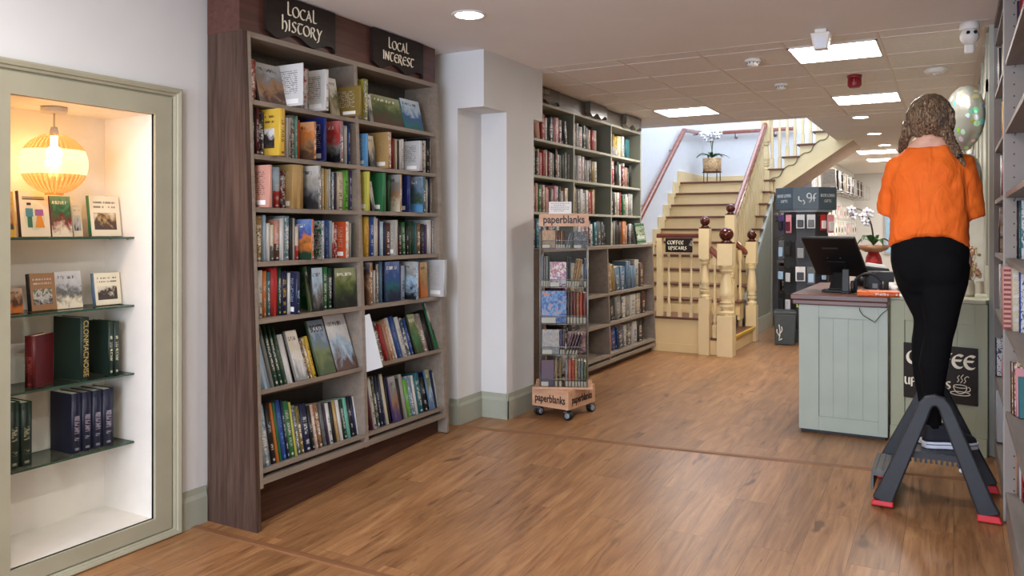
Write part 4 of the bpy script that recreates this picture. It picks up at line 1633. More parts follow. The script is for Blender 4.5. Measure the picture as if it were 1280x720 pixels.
card = thing('notice_card', 'small white printed card standing on the paperblanks header board', 'card', (ns.location.x, ns.location.y, 1.4545), ANG)
m = MB()
m.box(-.098, .05, -TD - .008, -TD - .0065, 0, .078)
m.build('card', M_WHITE, card)
m = MB()
rc = random.Random(3)
for r_ in range(5):
    x = -.085 + (.02 if r_ in (1, 4) else 0)
    while x < .03 - (.03 if r_ in (1, 4) else 0):
        w_ = rc.uniform(.004, .012)
        m.box(x, x + w_, -TD - .0086, -TD - .0081, .066 - r_ * .0125, .066 - r_ * .0125 + .003)
        x += w_ + .004
m.build('print', plain('blue_black_print', (60, 64, 110), .6), card)


def notebook(tier, u0, u1, ytop, cols, kind, label, lean=0.0, yoff=0.0, face=False):
    """stand a notebook in a tray of the stand; u0,u1 along the front of the tray"""
    xa, xb = (u0 - 705) * .00518, (u1 - 705) * .00518
    z0 = TZ[tier] + .0006
    h = (CAM_H + (287 - ytop) * 5.2 / 1000.0) - BACK_Z - TZ[tier]
    h = min(h, TT[tier] - TZ[tier] + (.03 if tier else -.004))
    base = Matrix.Translation(ns.location) @ RT
    c = cols + 'kd'
    if face:
        th = .016
        M = base @ Matrix.Translation((xa, -TD + .004 + th / 2 + .002 + yoff, z0 + .0008)) @ Matrix.Rotation(math.radians(-5), 4, 'X') @ Matrix.Rotation(PI, 4, 'Z')
        make_book('notebook', label, 'notebooks in the stand', M, th, h, xb - xa, bookmat('P', c[0], 'w'), bookmat('X', c[0], c[1], c[2]), bookmat(kind, c[0], c[1], c[2]), edge_mat(c[0]), cat='notebook')
    else:
        t = xb - xa - .0006
        ln = math.radians(lean)
        M = base @ Matrix.Translation(((xa + xb) / 2, -TD + .007 + yoff, z0 + t / 2 * abs(math.sin(ln)))) @ Matrix.Rotation(ln, 4, 'Y') @ Matrix.Rotation(-PI / 2, 4, 'Z')
        make_book('notebook', label, 'notebooks in the stand', M, t, h * math.cos(ln), .098, bookmat(kind, c[0], c[1], c[2]), bookmat('X', c[0], c[1], c[2]), bookmat('X', c[0], c[1], c[2]), edge_mat(c[0]), cat='notebook')


TN = ['top', 'second', 'third', 'fourth', 'lowest']
NB = [
    [('F', 677, 694, 288, 'has'), ('S', 694.6, 697.6, 288, 'dDa'), ('S', 697.7, 700.7, 288, 'DdO'), ('S', 700.8, 703.6, 289, 'daD'), ('S', 703.7, 706.2, 289, 'DRk'), ('S', 707.5, 709.6, 290, 'zgw', 14), ('S', 710.3, 712.6, 291, 'Ggk', 14), ('F', 717, 734, 290, 'KGg')],
    [('S', 676, 679, 320, 'zgG'), ('S', 679.1, 682, 321, 'dgD'), ('S', 682.1, 685, 321, 'gGx'), ('S', 685.1, 686.8, 322, 'ekE'), ('F', 687, 708, 328, 'wrl'), ('S', 708.6, 711.2, 322, 'kKG'), ('S', 711.3, 714, 323, 'KkG'), ('S', 715, 717.6, 324, 'adD', 9), ('S', 717.8, 720.6, 324, 'haD', 9), ('S', 720.8, 723.6, 325, 'dah', 9), ('S', 730.5, 733.5, 324, 'nzk')],
    [('F', 676, 708, 365, 'blo'), ('S', 709, 712.6, 366, 'kDd'), ('S', 712.8, 716.6, 366, 'KdR'), ('S', 716.8, 720.6, 366, 'Rdk'), ('S', 720.8, 724.6, 367, 'hdr'), ('S', 724.8, 728.8, 367, 'dOR'), ('S', 729, 733.5, 367, 'DRd')],
    [('F', 677, 699, 414, 'gxh'), ('S', 700, 703, 415, 'kpG'), ('S', 703.2, 706.2, 415, 'KPg'), ('S', 707.5, 710.2, 418, 'kPi', 17), ('S', 711.2, 713.9, 418, 'kKs', 17), ('S', 714.9, 717.6, 418, 'kPi', 17), ('S', 718.6, 721.3, 418, 'kKm', 17), ('F', 709, 733, 418, 'msP')],
    [('F', 675.6, 692.4, 453, 'mPm'), ('S', 693.6, 697.2, 452, 'Dad'), ('S', 698.6, 702.6, 452, 'DAk'), ('S', 706.6, 710.4, 452, 'gkW'), ('S', 710.6, 714.6, 452, 'rhR'), ('S', 714.8, 718.8, 452, 'kOr'), ('S', 719, 722.4, 453, 'Dae'), ('S', 722.6, 726.2, 453, 'kgK'), ('S', 726.4, 729.8, 453, 'Kge'), ('S', 730, 733.8, 454, 'FkE')],
]
for tr_, row in enumerate(NB):
    for i, it in enumerate(row):
        face = it[0] == 'F'
        lb = '%s %s notebook, %s along in the %s clear tray of the stand' % ('face-out' if face else 'upright', NAMES[it[4][0]], ORD[i], TN[tr_])
        if tr_ == 2 and i == 0:
            lb = 'large face-out blue notebook with an orange swirl, third clear tray'
        if tr_ == 1 and i == 4:
            lb = 'face-out notebook with red and blue flowers, second clear tray'
        notebook(tr_, it[1], it[2], it[3], it[4], 'M' if face else 'N', lb, it[5] if len(it) > 5 else 0, .084 if (tr_ == 3 and i == 7) else 0, face)
# ================================================================== staircase
M_CREAM = plain('cream_stair_paint', (230, 204, 152), .42, vary=.025, scale=4)
M_CREAM2 = plain('cream_balustrade_paint', (230, 208, 160), .38, vary=.02, scale=4)
M_NOSE = wood('brown_stair_tread', (84, 48, 32), (118, 72, 48), 'x', .4, 3)
M_RAIL = wood('mahogany_handrail', (104, 48, 36), (146, 84, 66), 'y', .22, 2.5)
M_BALL = plain('mahogany_ball', (74, 26, 16), .12, vary=.1)
M_SPAN = plain('blue_grey_spandrel_paint', (132, 142, 136), .45, vary=.03)
st = thing('staircase', 'cream staircase with mahogany handrails, ball-topped newels and a returning upper flight', 'staircase', (0, 0, 0))
XL, XR, XO = -3.298, -2.15, -2.05
KG, KR = .205, .159


def YK(k):
    return 10.71 - KG * k


def ZK(k):
    return 2.0 - KR * k


PLAT = ZK(10)
# straight flight
for k in range(0, 10):
    y1 = YK(k - 1) if k else 11.898
    m = MB()
    m.box(XL, XO, YK(k) + .012, YK(k) + .03, ZK(k + 1), ZK(k) - .024)
    m.build('riser', M_CREAM, st)
    m = MB()
    m.box(XL, XO + .025, YK(k) - .018, y1 + (.012 if k else 0), ZK(k) - .024, ZK(k))
    m.build('tread' if k else 'landing', M_NOSE, st, bevel=.006)
m = MB()
m.box(XL, XO, 10.74, 11.898, 1.84, 1.975)
m.build('landing_base', M_CREAM, st)
# lower platform and entry step
m = MB()
m.box(XL, XR + .02, 7.90, YK(9) + .02, PLAT - .024, PLAT)
m.build('platform', M_NOSE, st, bevel=.005)
m = MB()
m.box(XR, XR + .016, 7.95, 8.93, .262, PLAT - .024)
m.build('riser', M_CREAM, st)
m = MB()
m.box(XR, -1.925, 7.92, 9.05, .256, .280)
m.build('tread', M_NOSE, st, bevel=.005)
m = MB()
m.box(-1.93, -1.915, 7.93, 9.04, .258, .283)
m.build('nosing_strip', plain('yellow_nosing_strip', (226, 190, 70), .4), st)
m = MB()
m.box(-1.958, -1.942, 7.92, 9.05, .115, .256)
m.build('riser', M_CREAM, st)
# closed front panel under the left-hand rail
m = MB()
m.box(XL, -2.2, 7.872, 7.90, .115, .446)
m.box(XL, -2.2, 7.864, 7.873, .115, .20)
m.build('front_panel', M_CREAM, st)
m = MB()
m.box(XL, -2.2, 7.86, 7.91, .446, .470)
m.build('panel_cap', M_NOSE, st, bevel=.004)
m = MB()
m.box(-2.11, -2.01, 7.86, 7.90, .115, .258)
m.build('step_end', M_CREAM, st)
m = MB()
m.box(-2.12, -2.0, 7.855, 7.905, .258, .284)
m.build('step_end_cap', M_NOSE, st)
# stepped wall string on the left
m = MB()
for k in range(0, 10):
    m.box(XL, XL + .024, YK(k) - .07, YK(k - 1) - .07 if k else 11.89, ZK(k) - .05, ZK(k) + .15)
m.box(XL + .024, -2.1, 11.878, 11.896, 2.0, 2.14)
m.build('wall_string', M_CREAM2, st)
# open string on the right: stepped upper edge, raking lower edge
pts = [(YK(9) + .02, ZK(10) - .05), (YK(9) + .02, ZK(9) - .025)]
for k in range(9, 0, -1):
    pts += [(YK(k - 1) + .02, ZK(k) - .025), (YK(k - 1) + .02, ZK(k - 1) - .025)]
pts += [(10.78, ZK(0) - .025), (10.78, ZK(0) - .24), (YK(9) + .2, ZK(10) - .05)]
m = MB()
m.prism(pts, XO - .03, XO, 'yz')
m.build('string', M_CREAM2, st)
# blue-grey spandrel panel closing the space under the flight
pts = [(9.1, BACK_Z + .001), (10.56, BACK_Z + .001), (10.56, 1.73), (9.1, .60)]
m = MB()
m.prism(pts, XO + .001, XO + .018, 'yz')
m.build('spandrel_panel', M_SPAN, st)
m = MB()
m.prism([(9.07, .56), (10.58, 1.73), (10.58, 1.79), (9.07, .62)], XO, XO + .034, 'yz')
m.prism([(9.1, .84), (9.42, .84), (9.42, .90), (9.1, .90)], XO + .018, XO + .026, 'yz')
m.box(XO + .018, XO + .026, 9.1, 9.18, BACK_Z + .002, .66)
m.box(XO + .018, XO + .026, 10.46, 10.56, BACK_Z + .002, 1.66)
m.box(XO + .018, XO + .030, 9.1, 10.56, BACK_Z + .002, .30)
m.build('spandrel_frame', plain('pale_grey_spandrel_frame', (166, 172, 164), .45), st)


def newel(x, y, z0, zb, zt, ztop, w, parent=st):
    """square base, turned shaft, square head, ball cap"""
    h = w / 2
    m = MB()
    m.box(x - h, x + h, y - h, y + h, z0, zb)
    m.box(x - h * .97, x + h * .97, y - h * .97, y + h * .97, zt, ztop)
    L = zt - zb
    r = h * .96
    pr = [(r * .98, 0), (r * .86, .02 * L), (r, .05 * L), (r, .08 * L), (r * .62, .10 * L), (r * .60, .13 * L), (r * .92, .17 * L), (r * .95, .20 * L), (r * .70, .235 * L), (r * .9, .25 * L), (r * .9, .27 * L),
          (r * .66, .29 * L), (r * .98, .36 * L), (r * .95, .45 * L), (r * .66, .80 * L), (r * .60, .86 * L), (r * .88, .885 * L), (r * .9, .91 * L), (r * .7, .925 * L), (r * .98, .96 * L), (r, L)]
    m.lathe([(a, zb + b) for a, b in pr], (x, y, 0), 24)
    o = m.build('newel_post', M_CREAM2, parent)
    m = MB()
    b = w * .46
    m.box(x - h * .9, x + h * .9, y - h * .9, y + h * .9, ztop, ztop + .012)
    m.lathe([(b * .85, ztop + .012), (b * .8, ztop + .022), (b * .5, ztop + .034)] + [(b * math.cos(math.radians(a)), ztop + .034 + b * .82 + b * math.sin(math.radians(a))) for a in range(-54, 91, 12)], (x, y, 0), 22)
    m.build('ball_cap', M_BALL, o)
    return o


newel(-1.945, 7.86, BACK_Z + .001, .51, 1.0, 1.213, .150)
newel(-2.155, 7.86, BACK_Z + .001, .67, 1.06, 1.36, .104)
newel(-1.965, 9.08, BACK_Z + .001, .51, .975, 1.215, .112)
newel(XR, 8.88, PLAT, .76, 1.16, 1.51, .108)
newel(XR, 10.76, 1.72, 2.12, 2.5, 2.84, .112)
m = MB()
m.box(-2.655, -2.60, 7.86, 7.92, .470, 1.27)
m.build('half_newel', M_CREAM2, st)


def baluster(x, y, z0, z1, r=.021, name='baluster'):
    L = z1 - z0
    q = r * .95
    m = MB()
    b = .16 * L
    m.box(x - q, x + q, y - q, y + q, z0, z0 + b)
    m.box(x - q, x + q, y - q, y + q, z1 - b * .8, z1)
    z = z0 + b
    S_ = L - b * 1.8
    m.lathe([(a * r, z + c * S_) for a, c in ((.98, 0), (.55, .03), (.98, .07), (.6, .11), (.92, .2), (.95, .3), (.55, .72), (.5, .82), (.9, .86), (.55, .91), (.95, .97), (.95, 1))], (x, y, 0), 10)
    return m.build(name, M_CREAM2, st)


def rail(p, q, w=.055, h=.05, name='handrail', mat=None):
    p, q = Vector(p), Vector(q)
    d = (q - p).normalized()
    s = d.cross(Vector((0, 0, 1))).normalized()
    u = s.cross(d).normalized()
    pr = [(-.5, -.5), (.5, -.5), (.5, -.1), (.42, .25), (.2, .48), (-.2, .48), (-.42, .25), (-.5, -.1)]
    m = MB()
    m.loft([[a + s * (c[0] * w) + u * (c[1] * h) for c in pr] for a in (p, q)], smooth=False)
    return m.build(name, mat or M_RAIL, st)


rail((-2.655, 7.89, 1.288), (-2.205, 7.89, 1.288), .06, .045, 'front_handrail', wood('dark_mahogany_rail', (70, 30, 22), (98, 48, 36), 'x', .3))
for u in (836, 850, 864, 876):
    x = x_on(u, 7.88)
    baluster(x, 7.88, .470, 1.266, .017)
rail((-2.11, 7.87, 1.165), (-2.01, 7.87, 1.075), .05, .055, 'short_handrail')
baluster(-2.06, 7.87, .284, 1.105, .020)
rail((-2.10, 8.93, 1.20), (-2.015, 9.04, 1.09), .05, .055, 'short_handrail')
baluster(-2.07, 8.985, .280, 1.13, .020)
# raking balustrade up the straight flight
RA, RB_ = Vector((XR, 8.93, 1.44)), Vector((XR, 10.71, 2.72))
rail(RA, RB_, .065, .055)
sl = (RB_.z - RA.z) / (RB_.y - RA.y)
for k in range(1, 10):
    for s in (.055, .155):
        y = YK(k) + s
        if 8.98 < y < 10.66:
            baluster(XR, y, ZK(k) + .0005, RA.z + (y - RA.y) * sl - .028, .022)
# wall rails
rail((XL + .07, 8.2, 0.98), (XL + .07, 10.70, 2.71), .06, .05, 'wall_handrail')
rail((XL + .07, 10.70, 2.71), (XL + .07, 11.83, 2.78), .06, .05, 'wall_handrail')
rail((XL + .07, 11.83, 2.78), (-1.95, 11.83, 2.78), .06, .05, 'wall_handrail')
for p in ((XL + .05, 9.2, 1.64), (XL + .05, 10.3, 2.40), (XL + .05, 11.4, 2.72)):
    m = MB()
    m.tube([(XL + .0, p[1], p[2]), (p[0] + .01, p[1], p[2]), (p[0] + .02, p[1], p[2] + .04)], .009, 8)
    m.build('rail_bracket', M_STEEL, st)
for x in (-2.8, -2.25):
    m = MB()
    m.tube([(x, 11.898, 2.71), (x, 11.84, 2.71), (x, 11.83, 2.755)], .009, 8)
    m.lathe([(.026, -.006), (.026, 0), (.001, .001)], n=16, M=Matrix.Translation((x, 11.892, 2.71)) @ Matrix.Rotation(PI / 2, 4, 'X'))
    m.build('rail_bracket', M_STEEL, st)

# upper flight rising to the right from the landing
UX, UZ, UG, UR = -2.117, 2.143, .19, .152
UY0, UY1 = 10.75, 11.88
for i in range(0, 8):
    m = MB()
    m.box(UX + UG * i + .012, UX + UG * i + .03, UY0 + .03, UY1, UZ + UR * (i - 1), UZ + UR * i - .022)
    m.build('riser', M_CREAM, st)
    m = MB()
    m.box(UX + UG * i - .02, UX + UG * (i + 1) + .012, UY0 - .028, UY1, UZ + UR * i - .022, UZ + UR * i)
    m.build('tread', M_NOSE, st, bevel=.005)
pts = [(UX + .012, 1.80)]
for i in range(0, 8):
    pts += [(UX + UG * i + .012, UZ + UR * i - .022), (UX + UG * (i + 1) + .012, UZ + UR * i - .022)]
xe = pts[-1][0]
lower = lambda x: 1.80 + .672 * (x + 2.1)
pts.append((xe, lower(xe)))
m = MB()
m.prism(pts, UY0, UY0 + .03, 'xz')
m.build('string', M_CREAM2, st)
m = MB()
m.hexa([(UX + .02, UY0 + .03, lower(UX + .02)), (xe, UY0 + .03, lower(xe)), (xe, UY1, lower(xe)), (UX + .02, UY1, lower(UX + .02)),
        (UX + .02, UY0 + .03, lower(UX + .02) + .03), (xe, UY0 + .03, lower(xe) + .03), (xe, UY1, lower(xe) + .03), (UX + .02, UY1, lower(UX + .02) + .03)])
m.build('soffit', plain('soffit_plaster', (206, 190, 178), .7), st)
m = MB()
m.prism([(UX + .012, lower(UX) - .012), (xe, lower(xe) - .012), (xe, lower(xe) + .02), (UX + .012, lower(UX) + .02)], UY0 - .012, UY0, 'xz')
m.build('string_bead', M_CREAM2, st)
wv = []
for i in range(0, 5):
    x, z = UX + UG * i, UZ + UR * i
    wv += [(x + .02, z - .150), (x + .07, z - .118), (x + .12, z - .112), (x + .155, z - .085), (x + .18, z - .03)]
wv = [(p.x, UY0 - .004, p.y) for p in catmull(wv, 4)]
m = MB()
m.tube(wv, .0075, 6)
m.build('scroll_moulding', plain('olive_moulding_paint', (128, 124, 96), .5), st)
for i in range(0, 6):
    for s in (.045, .14):
        baluster(UX + UG * i + s, UY0 + .02, UZ + UR * i, UZ + UR * i + .82 + (s - .05) * .8, .022)
rail((UX - .02, UY0 + .02, UZ + .80), (UX + UG * 6, UY0 + .02, UZ + .80 + UR * 6.15), .06, .05)

# COFFEE UPSTAIRS sign on the front rail
xa, xb = x_on(832, 7.84), x_on(865.5, 7.84)
sg = thing('sign', 'small dark sign lettered COFFEE UPSTAIRS hanging on the stair front rail', 'sign', ((xa + xb) / 2, 7.845, 1.122))
m = MB()
w = (xb - xa) / 2
m.box(-w, w, -.012, 0, 0, .142)
m.build('board', M_SIGN, sg, bevel=.002)
lettering(['COFFEE'], .040, 'lettering', M_GOLD, sg, frame_m((-.032, -.0125, .098), (1, 0, 0), (0, 0, 1)), nib=.15)
lettering(['UPSTAIRS'], .036, 'lettering', M_GOLD, sg, frame_m((-.012, -.0125, .042), (1, 0, 0), (0, 0, 1)), nib=.15)


def cup_picture(parent, O, s, mat):
    """outlined coffee cup on a saucer with three curls of steam, on the plane facing -y"""
    m = MB()
    P = lambda p: (O[0] + p[0] * s, O[1], O[2] + p[1] * s)
    for path, r in ((arc(0, .30, .34, .09, 0, 360, 24), .022), (arc(0, .30, .34, .40, 180, 360, 20), .026), (arc(.38, .18, .13, .13, 80, -110, 12), .024),
                    (arc(0, -.10, .50, .11, 0, 360, 28), .024), ([(-.16, .52), (-.06, .66), (-.14, .78), (-.04, .92)], .024), ([(.02, .50), (.12, .66), (.04, .80), (.16, .98)], .024),
                    ([(.18, .50), (.28, .62), (.22, .76), (.36, .90), (.44, .84)], .022)):
        pts = catmull(path, 3) if len(path) < 9 else [Vector((q[0], q[1], 0)) for q in path]
        m.tube([P((q.x, q.y)) for q in pts], r * s, 5)
    return m.build('cup_picture', mat, parent)


cup_picture(sg, (.128, -.012, .078), .045, M_GOLD)
m = MB()
for x in (-.1, .1):
    m.tube([(x, -.006, .138), (x, .0, .143), (x, .006, .1405)], .003, 6)
m.build('hook', M_STEEL, sg)

# ------------------------------------------------------------------ white orchid on the landing
M_LEAF = plain('orchid_leaf', (52, 92, 48), .35, vary=.2)
M_PETAL = plain('white_petal', (236, 234, 236), .5, vary=.03)
M_STEM = plain('green_stem', (86, 110, 66), .5)


def orchid(name, label, loc, pot, stems, petal_mat, stem_mat, leaf_n=6, fl=.05, heart=None, leaf_l=.2):
    """pot is built by the caller at height 0..pot; stems = list of (azimuth, lean, height, blooms)"""
    t = thing(name, label, 'plant', loc)
    m = MB()
    for i in range(leaf_n):
        a = 2 * PI * i / leaf_n + .3
        ca, sa = math.cos(a), math.sin(a)
        rows_ = []
        for s in range(7):
            q = s / 6
            d = leaf_l * q
            zz = pot + .03 + .09 * math.sin(q * 2.2) * (1 if i % 2 else .7) - .06 * q * q
            w_ = .032 * math.sin(PI * min(1, q * .9 + .12))
            rows_.append([(ca * d - sa * w_, sa * d + ca * w_, zz), (ca * d, sa * d, zz - .008), (ca * d + sa * w_, sa * d - ca * w_, zz), (ca * d, sa * d, zz - .004)])
        m.loft(rows_)
    m.build('leaves', M_LEAF, t)
    for az, ln, hh_, nb in stems:
        ca, sa = math.cos(az), math.sin(az)
        path = []
        for s in range(13):
            q = s / 12
            path.append((ca * ln * q ** 2.2, sa * ln * q ** 2.2, pot + hh_ * (math.sin(q * PI * .58) / math.sin(PI * .5)) * (1 if q < .9 else 1 - (q - .9) * .6)))
        m = MB()
        m.tube(path, [.006 - .003 * s / 12 for s in range(13)], 7)
        so_ = m.build('flower_stem', stem_mat, t)
        pts = [Vector(p) for p in path]
        rf = random.Random(int(az * 100) + nb)
        for b in range(nb):
            q = 12 * (.50 + .5 * b / max(1, nb - 1))
            i0 = min(11, int(q))
            p = pts[i0].lerp(pts[i0 + 1], q - i0)
            yaw_ = rf.uniform(-.7, .7) - PI / 2
            side = .03 * (1 if b % 2 else -1)
            Mf = Matrix.Translation(p + Vector((side, -.012, rf.uniform(-.012, .012)))) @ Matrix.Rotation(yaw_ + PI / 2, 4, 'Z') @ Matrix.Rotation(PI / 2 + rf.uniform(-.3, .2), 4, 'X')
            m = MB()
            for k_ in range(5):
                a = 2 * PI * k_ / 5 + PI / 2
                rad = fl * (1.0 if k_ % 2 else .88)
                rr = []
                for s in range(5):
                    e_ = s / 4
                    w_ = fl * .42 * math.sin(PI * (e_ * .82 + .09))
                    c_ = Vector((math.cos(a), math.sin(a), 0))
                    n_ = Vector((-math.sin(a), math.cos(a), 0))
                    zc = .004 + .012 * e_ * (1 - e_)
                    rr.append([Mf @ (c_ * rad * e_ + n_ * w_ + Vector((0, 0, zc))), Mf @ (c_ * rad * e_ + Vector((0, 0, zc + .003))), Mf @ (c_ * rad * e_ - n_ * w_ + Vector((0, 0, zc))), Mf @ (c_ * rad * e_ + Vector((0, 0, zc - .003)))])
                m.loft(rr, 0)
            m.sphere((0, 0, .010), fl * .17, 8, 6, 1, M=Mf)
            m.build('bloom', [petal_mat, heart or M_STEM], so_)
    return t


OX, OY = x_on(890, 11.35), 11.35
fs = thing('plant_stand', 'woven tan planter on thin dark legs on the stair landing', 'plant stand', (OX, OY, 2.002))
M_WOVEN = plain('tan_woven_planter', (176, 144, 104), .7, vary=.22, bump=.4, scale=60)
m = MB()
m.lathe([(.001, .16), (.115, .16), (.125, .175), (.130, .36), (.120, .36), (.115, .34), (.001, .34)], n=28)
m.build('planter', M_WOVEN, fs)
for sx in (-1, 1):
    for sy in (-1, 1):
        m = MB()
        m.tube([(sx * .092, sy * .092, 0), (sx * .092, sy * .092, .20)], .006, 6)
        m.build('leg', plain('dark_metal_leg', (52, 50, 48), .4, .6), fs)
m = MB()
m.tube([(.13 * math.cos(a * PI / 12), .13 * math.sin(a * PI / 12), .165) for a in range(25)], .006, 6)
m.build('ring', plain('dark_metal_leg', (52, 50, 48), .4, .6), fs)
orchid('potted_orchid', 'white orchid in the woven planter on the stair landing', (OX, OY, 2.004), .345, [(PI, .12, .36, 8), (.15, .05, .40, 8), (-.5, .15, .37, 7)], M_PETAL, M_STEM, 7, .058, leaf_l=.24)
# ================================================================== sales counter
M_DUCK = plain('duck_egg_paint', (168, 178, 164), .45, vary=.025, scale=5)
M_DUCKG = plain('duck_egg_groove', (120, 132, 124), .5)
M_COUNT2 = plain('sage_counter_paint', (160, 164, 138), .45, vary=.025, scale=5)
M_TOPW = wood('red_brown_worktop', (72, 44, 38), (124, 86, 74), 'x', .35, 3.5, 10)


def counter_front(parent, x0, x1, z0, z1, stile, top_rail, bot_rail, mat, boards, y=0.0, d=.02):
    """framed front with a recessed tongue-and-groove field, facing -y"""
    m = MB()
    m.box(x0, x0 + stile[0], y, y + d, z0, z1)
    m.box(x1 - stile[1], x1, y, y + d, z0, z1)
    m.box(x0 + stile[0], x1 - stile[1], y, y + d, z1 - top_rail, z1)
    m.box(x0 + stile[0], x1 - stile[1], y, y + d, z0, z0 + bot_rail)
    m.build('front_frame', mat, parent, bevel=.0015)
    a, b = x0 + stile[0], x1 - stile[1]
    m = MB()
    w = (b - a) / boards
    for i in range(boards):
        m.box(a + i * w + .0018, a + (i + 1) * w - .0018, y + .011, y + .03, z0 + bot_rail, z1 - top_rail)
    m.box(a, b, y + .0155, y + .035, z0 + bot_rail, z1 - top_rail)
    m.build('boarded_panel', mat, parent)


ct = thing('sales_counter', 'duck-egg boarded sales counter with thick red-brown wooden worktop', 'counter', (-.83, 5.14, 0))
counter_front(ct, 0, .494, BACK_Z + .022, .893, (.115, .05), .075, .085, M_DUCK, 4)
m = MB()
m.box(.0, .494, .035, 1.14, BACK_Z + .022, .893)
m.build('carcass', M_DUCK, ct)
m = MB()
m.box(.01, .48, .03, 1.12, BACK_Z + .001, BACK_Z + .022)
m.build('toe_recess', M_BLACK, ct)
m = MB()
m.box(-.045, .50, -.035, 1.20, .925, .957)
m.box(-.035, .495, -.024, 1.19, .895, .925)
m.build('worktop', M_TOPW, ct, bevel=.006)

a0, a1 = Vector((-.323, 5.165, 0)), Vector((.163, 5.04, 0))
L2 = (a1 - a0).length
an = math.atan2(a1.y - a0.y, a1.x - a0.x)
c2 = thing('side_counter', 'sage boarded counter with the COFFEE sign, butting against the sage wall', 'counter', a0, an)
counter_front(c2, 0.001, L2 - .002, BACK_Z - .03, .942, (.075, .06), .115, .15, M_COUNT2, 4)
m = MB()
m.box(.006, L2 - .012, .035, .50, BACK_Z + .001, .940)
m.build('carcass', M_COUNT2, c2)
m = MB()
m.box(.0, L2 - .006, -.012, .50, .943, .965)
m.build('worktop', plain('pale_sage_worktop', (176, 178, 156), .4), c2, bevel=.004)
m = MB()
m.box(.001, L2 - .002, -.014, 0, BACK_Z - .03, BACK_Z + .10)
m.build('skirting', M_COUNT2, c2, bevel=.003)

# COFFEE sign on the side counter
xs0, xs1 = .075, .455
sg = thing('sign', 'dark sign with cream COFFEE lettering and steaming cup on the sage counter front', 'sign', a0 + Vector((math.cos(an), math.sin(an), 0)) * ((xs0 + xs1) / 2) + Vector((math.sin(an), -math.cos(an), 0)) * .001, an)
w = (xs1 - xs0) / 2
m = MB()
m.box(-w, w, -.012, 0, .385, .70)
m.build('board', M_SIGN, sg, bevel=.002)
lettering(['COFFEE'], .084, 'lettering', M_GOLD, sg, frame_m((0.005, -.0125, .620), (1, 0, 0), (0, 0, 1)), nib=.15)
lettering(['UPSTAIRS'], .046, 'lettering', M_GOLD, sg, frame_m((-.062, -.0125, .482), (1, 0, 0), (0, 0, 1)), nib=.15)
m = MB()
m.box(-.012, -.006, -.0132, -.012, .525, .575)
m.build('lettering', M_GOLD, sg)
cup_picture(sg, (.105, -.0125, .455), .098, M_GOLD)

# ------------------------------------------------------------------ things on the counter
TOPZ = .957
mo = thing('monitor', 'black till monitor seen from behind, tilted back on the counter', 'monitor', (-.645, 5.47, TOPZ))
m = MB()
m.box(-.085, .085, -.11, .09, .0005, .014)
m.build('base', M_BLACK, mo, bevel=.004)
m = MB()
m.hexa([(-.05, -.04, .014), (.05, -.04, .014), (.05, .04, .014), (-.05, .04, .014), (-.035, .03, .12), (.035, .03, .12), (.035, .06, .12), (-.035, .06, .12)])
m.build('neck', M_BACK, mo, bevel=.006)
tilt = Matrix.Translation((-.015, -.02, .222)) @ Matrix.Rotation(math.radians(-12), 4, 'Z') @ Matrix.Rotation(math.radians(48), 4, 'X')
m = MB()
m.box(-.165, .165, -.012, .012, -.185, .185, M=tilt)
m.build('screen_housing', M_BACK, mo, bevel=.008)
m = MB()
m.box(-.155, .155, .0122, .0135, -.172, .175, M=tilt)
m.build('display', plain('dark_display_glass', (10, 12, 16), .08), mo)
m = MB()
m.box(-.06, .06, -.020, -.0125, -.155, -.03, M=tilt)
m.build('rear_cover', M_BACK, mo, bevel=.004)
m = MB()
m.box(-.055, .04, -.0135, -.0122, .085, .100, M=tilt)
m.build('handle_slot', plain('slot_grey', (60, 60, 62), .4), mo)
m = MB()
for x in (-.045, .035):
    m = MB()
    m.lathe([(.003, 0), (.003, .002), (.001, .002)], n=8, M=tilt @ Matrix.Translation((x, -.0128, .0)) @ Matrix.Rotation(PI / 2, 4, 'X'))
    m.build('screw', M_STEEL, mo)

cr = thing('card_terminal', 'upright black card reader on the counter beside the tilted monitor', 'card reader', (x_on(1057, 5.30), 5.30, TOPZ))
m = MB()
m.box(-.026, .026, -.03, .03, .0005, .012)
m.hexa([(-.022, -.012, .012), (.022, -.012, .012), (.022, .014, .012), (-.022, .014, .012), (-.020, -.004, .150), (.020, -.004, .150), (.020, .018, .150), (-.020, .018, .150)])
m.build('body', M_BLACK, cr, bevel=.004)
m = MB()
m.box(-.014, .014, .0185, .0195, .085, .135)
m.build('screen', plain('grey_green_lcd', (110, 122, 112), .2), cr)
m = MB()
for i in range(4):
    for j in range(3):
        m.box(-.012 + j * .009, -.006 + j * .009, .0172, .019, .03 + i * .011, .037 + i * .011)
m.build('keypad', plain('grey_keys', (90, 90, 92), .5), cr)

sp = thing('speaker', 'black box loudspeaker on the counter behind the orange book', 'speaker', (x_on(1101, 5.64), 5.64, TOPZ), .1)
m = MB()
m.box(-.075, .075, -.07, .07, .0005, .125)
m.build('cabinet', M_BLACK, sp, bevel=.004)
m = MB()
m.box(-.066, .066, .0705, .074, .01, .115)
m.build('grille', plain('dark_grille', (36, 36, 38), .8), sp)
m = MB()
m.box(-.05, -.02, -.0715, -.0702, .02, .05)
m.build('label_plate', plain('silver_label', (120, 120, 124), .4), sp)

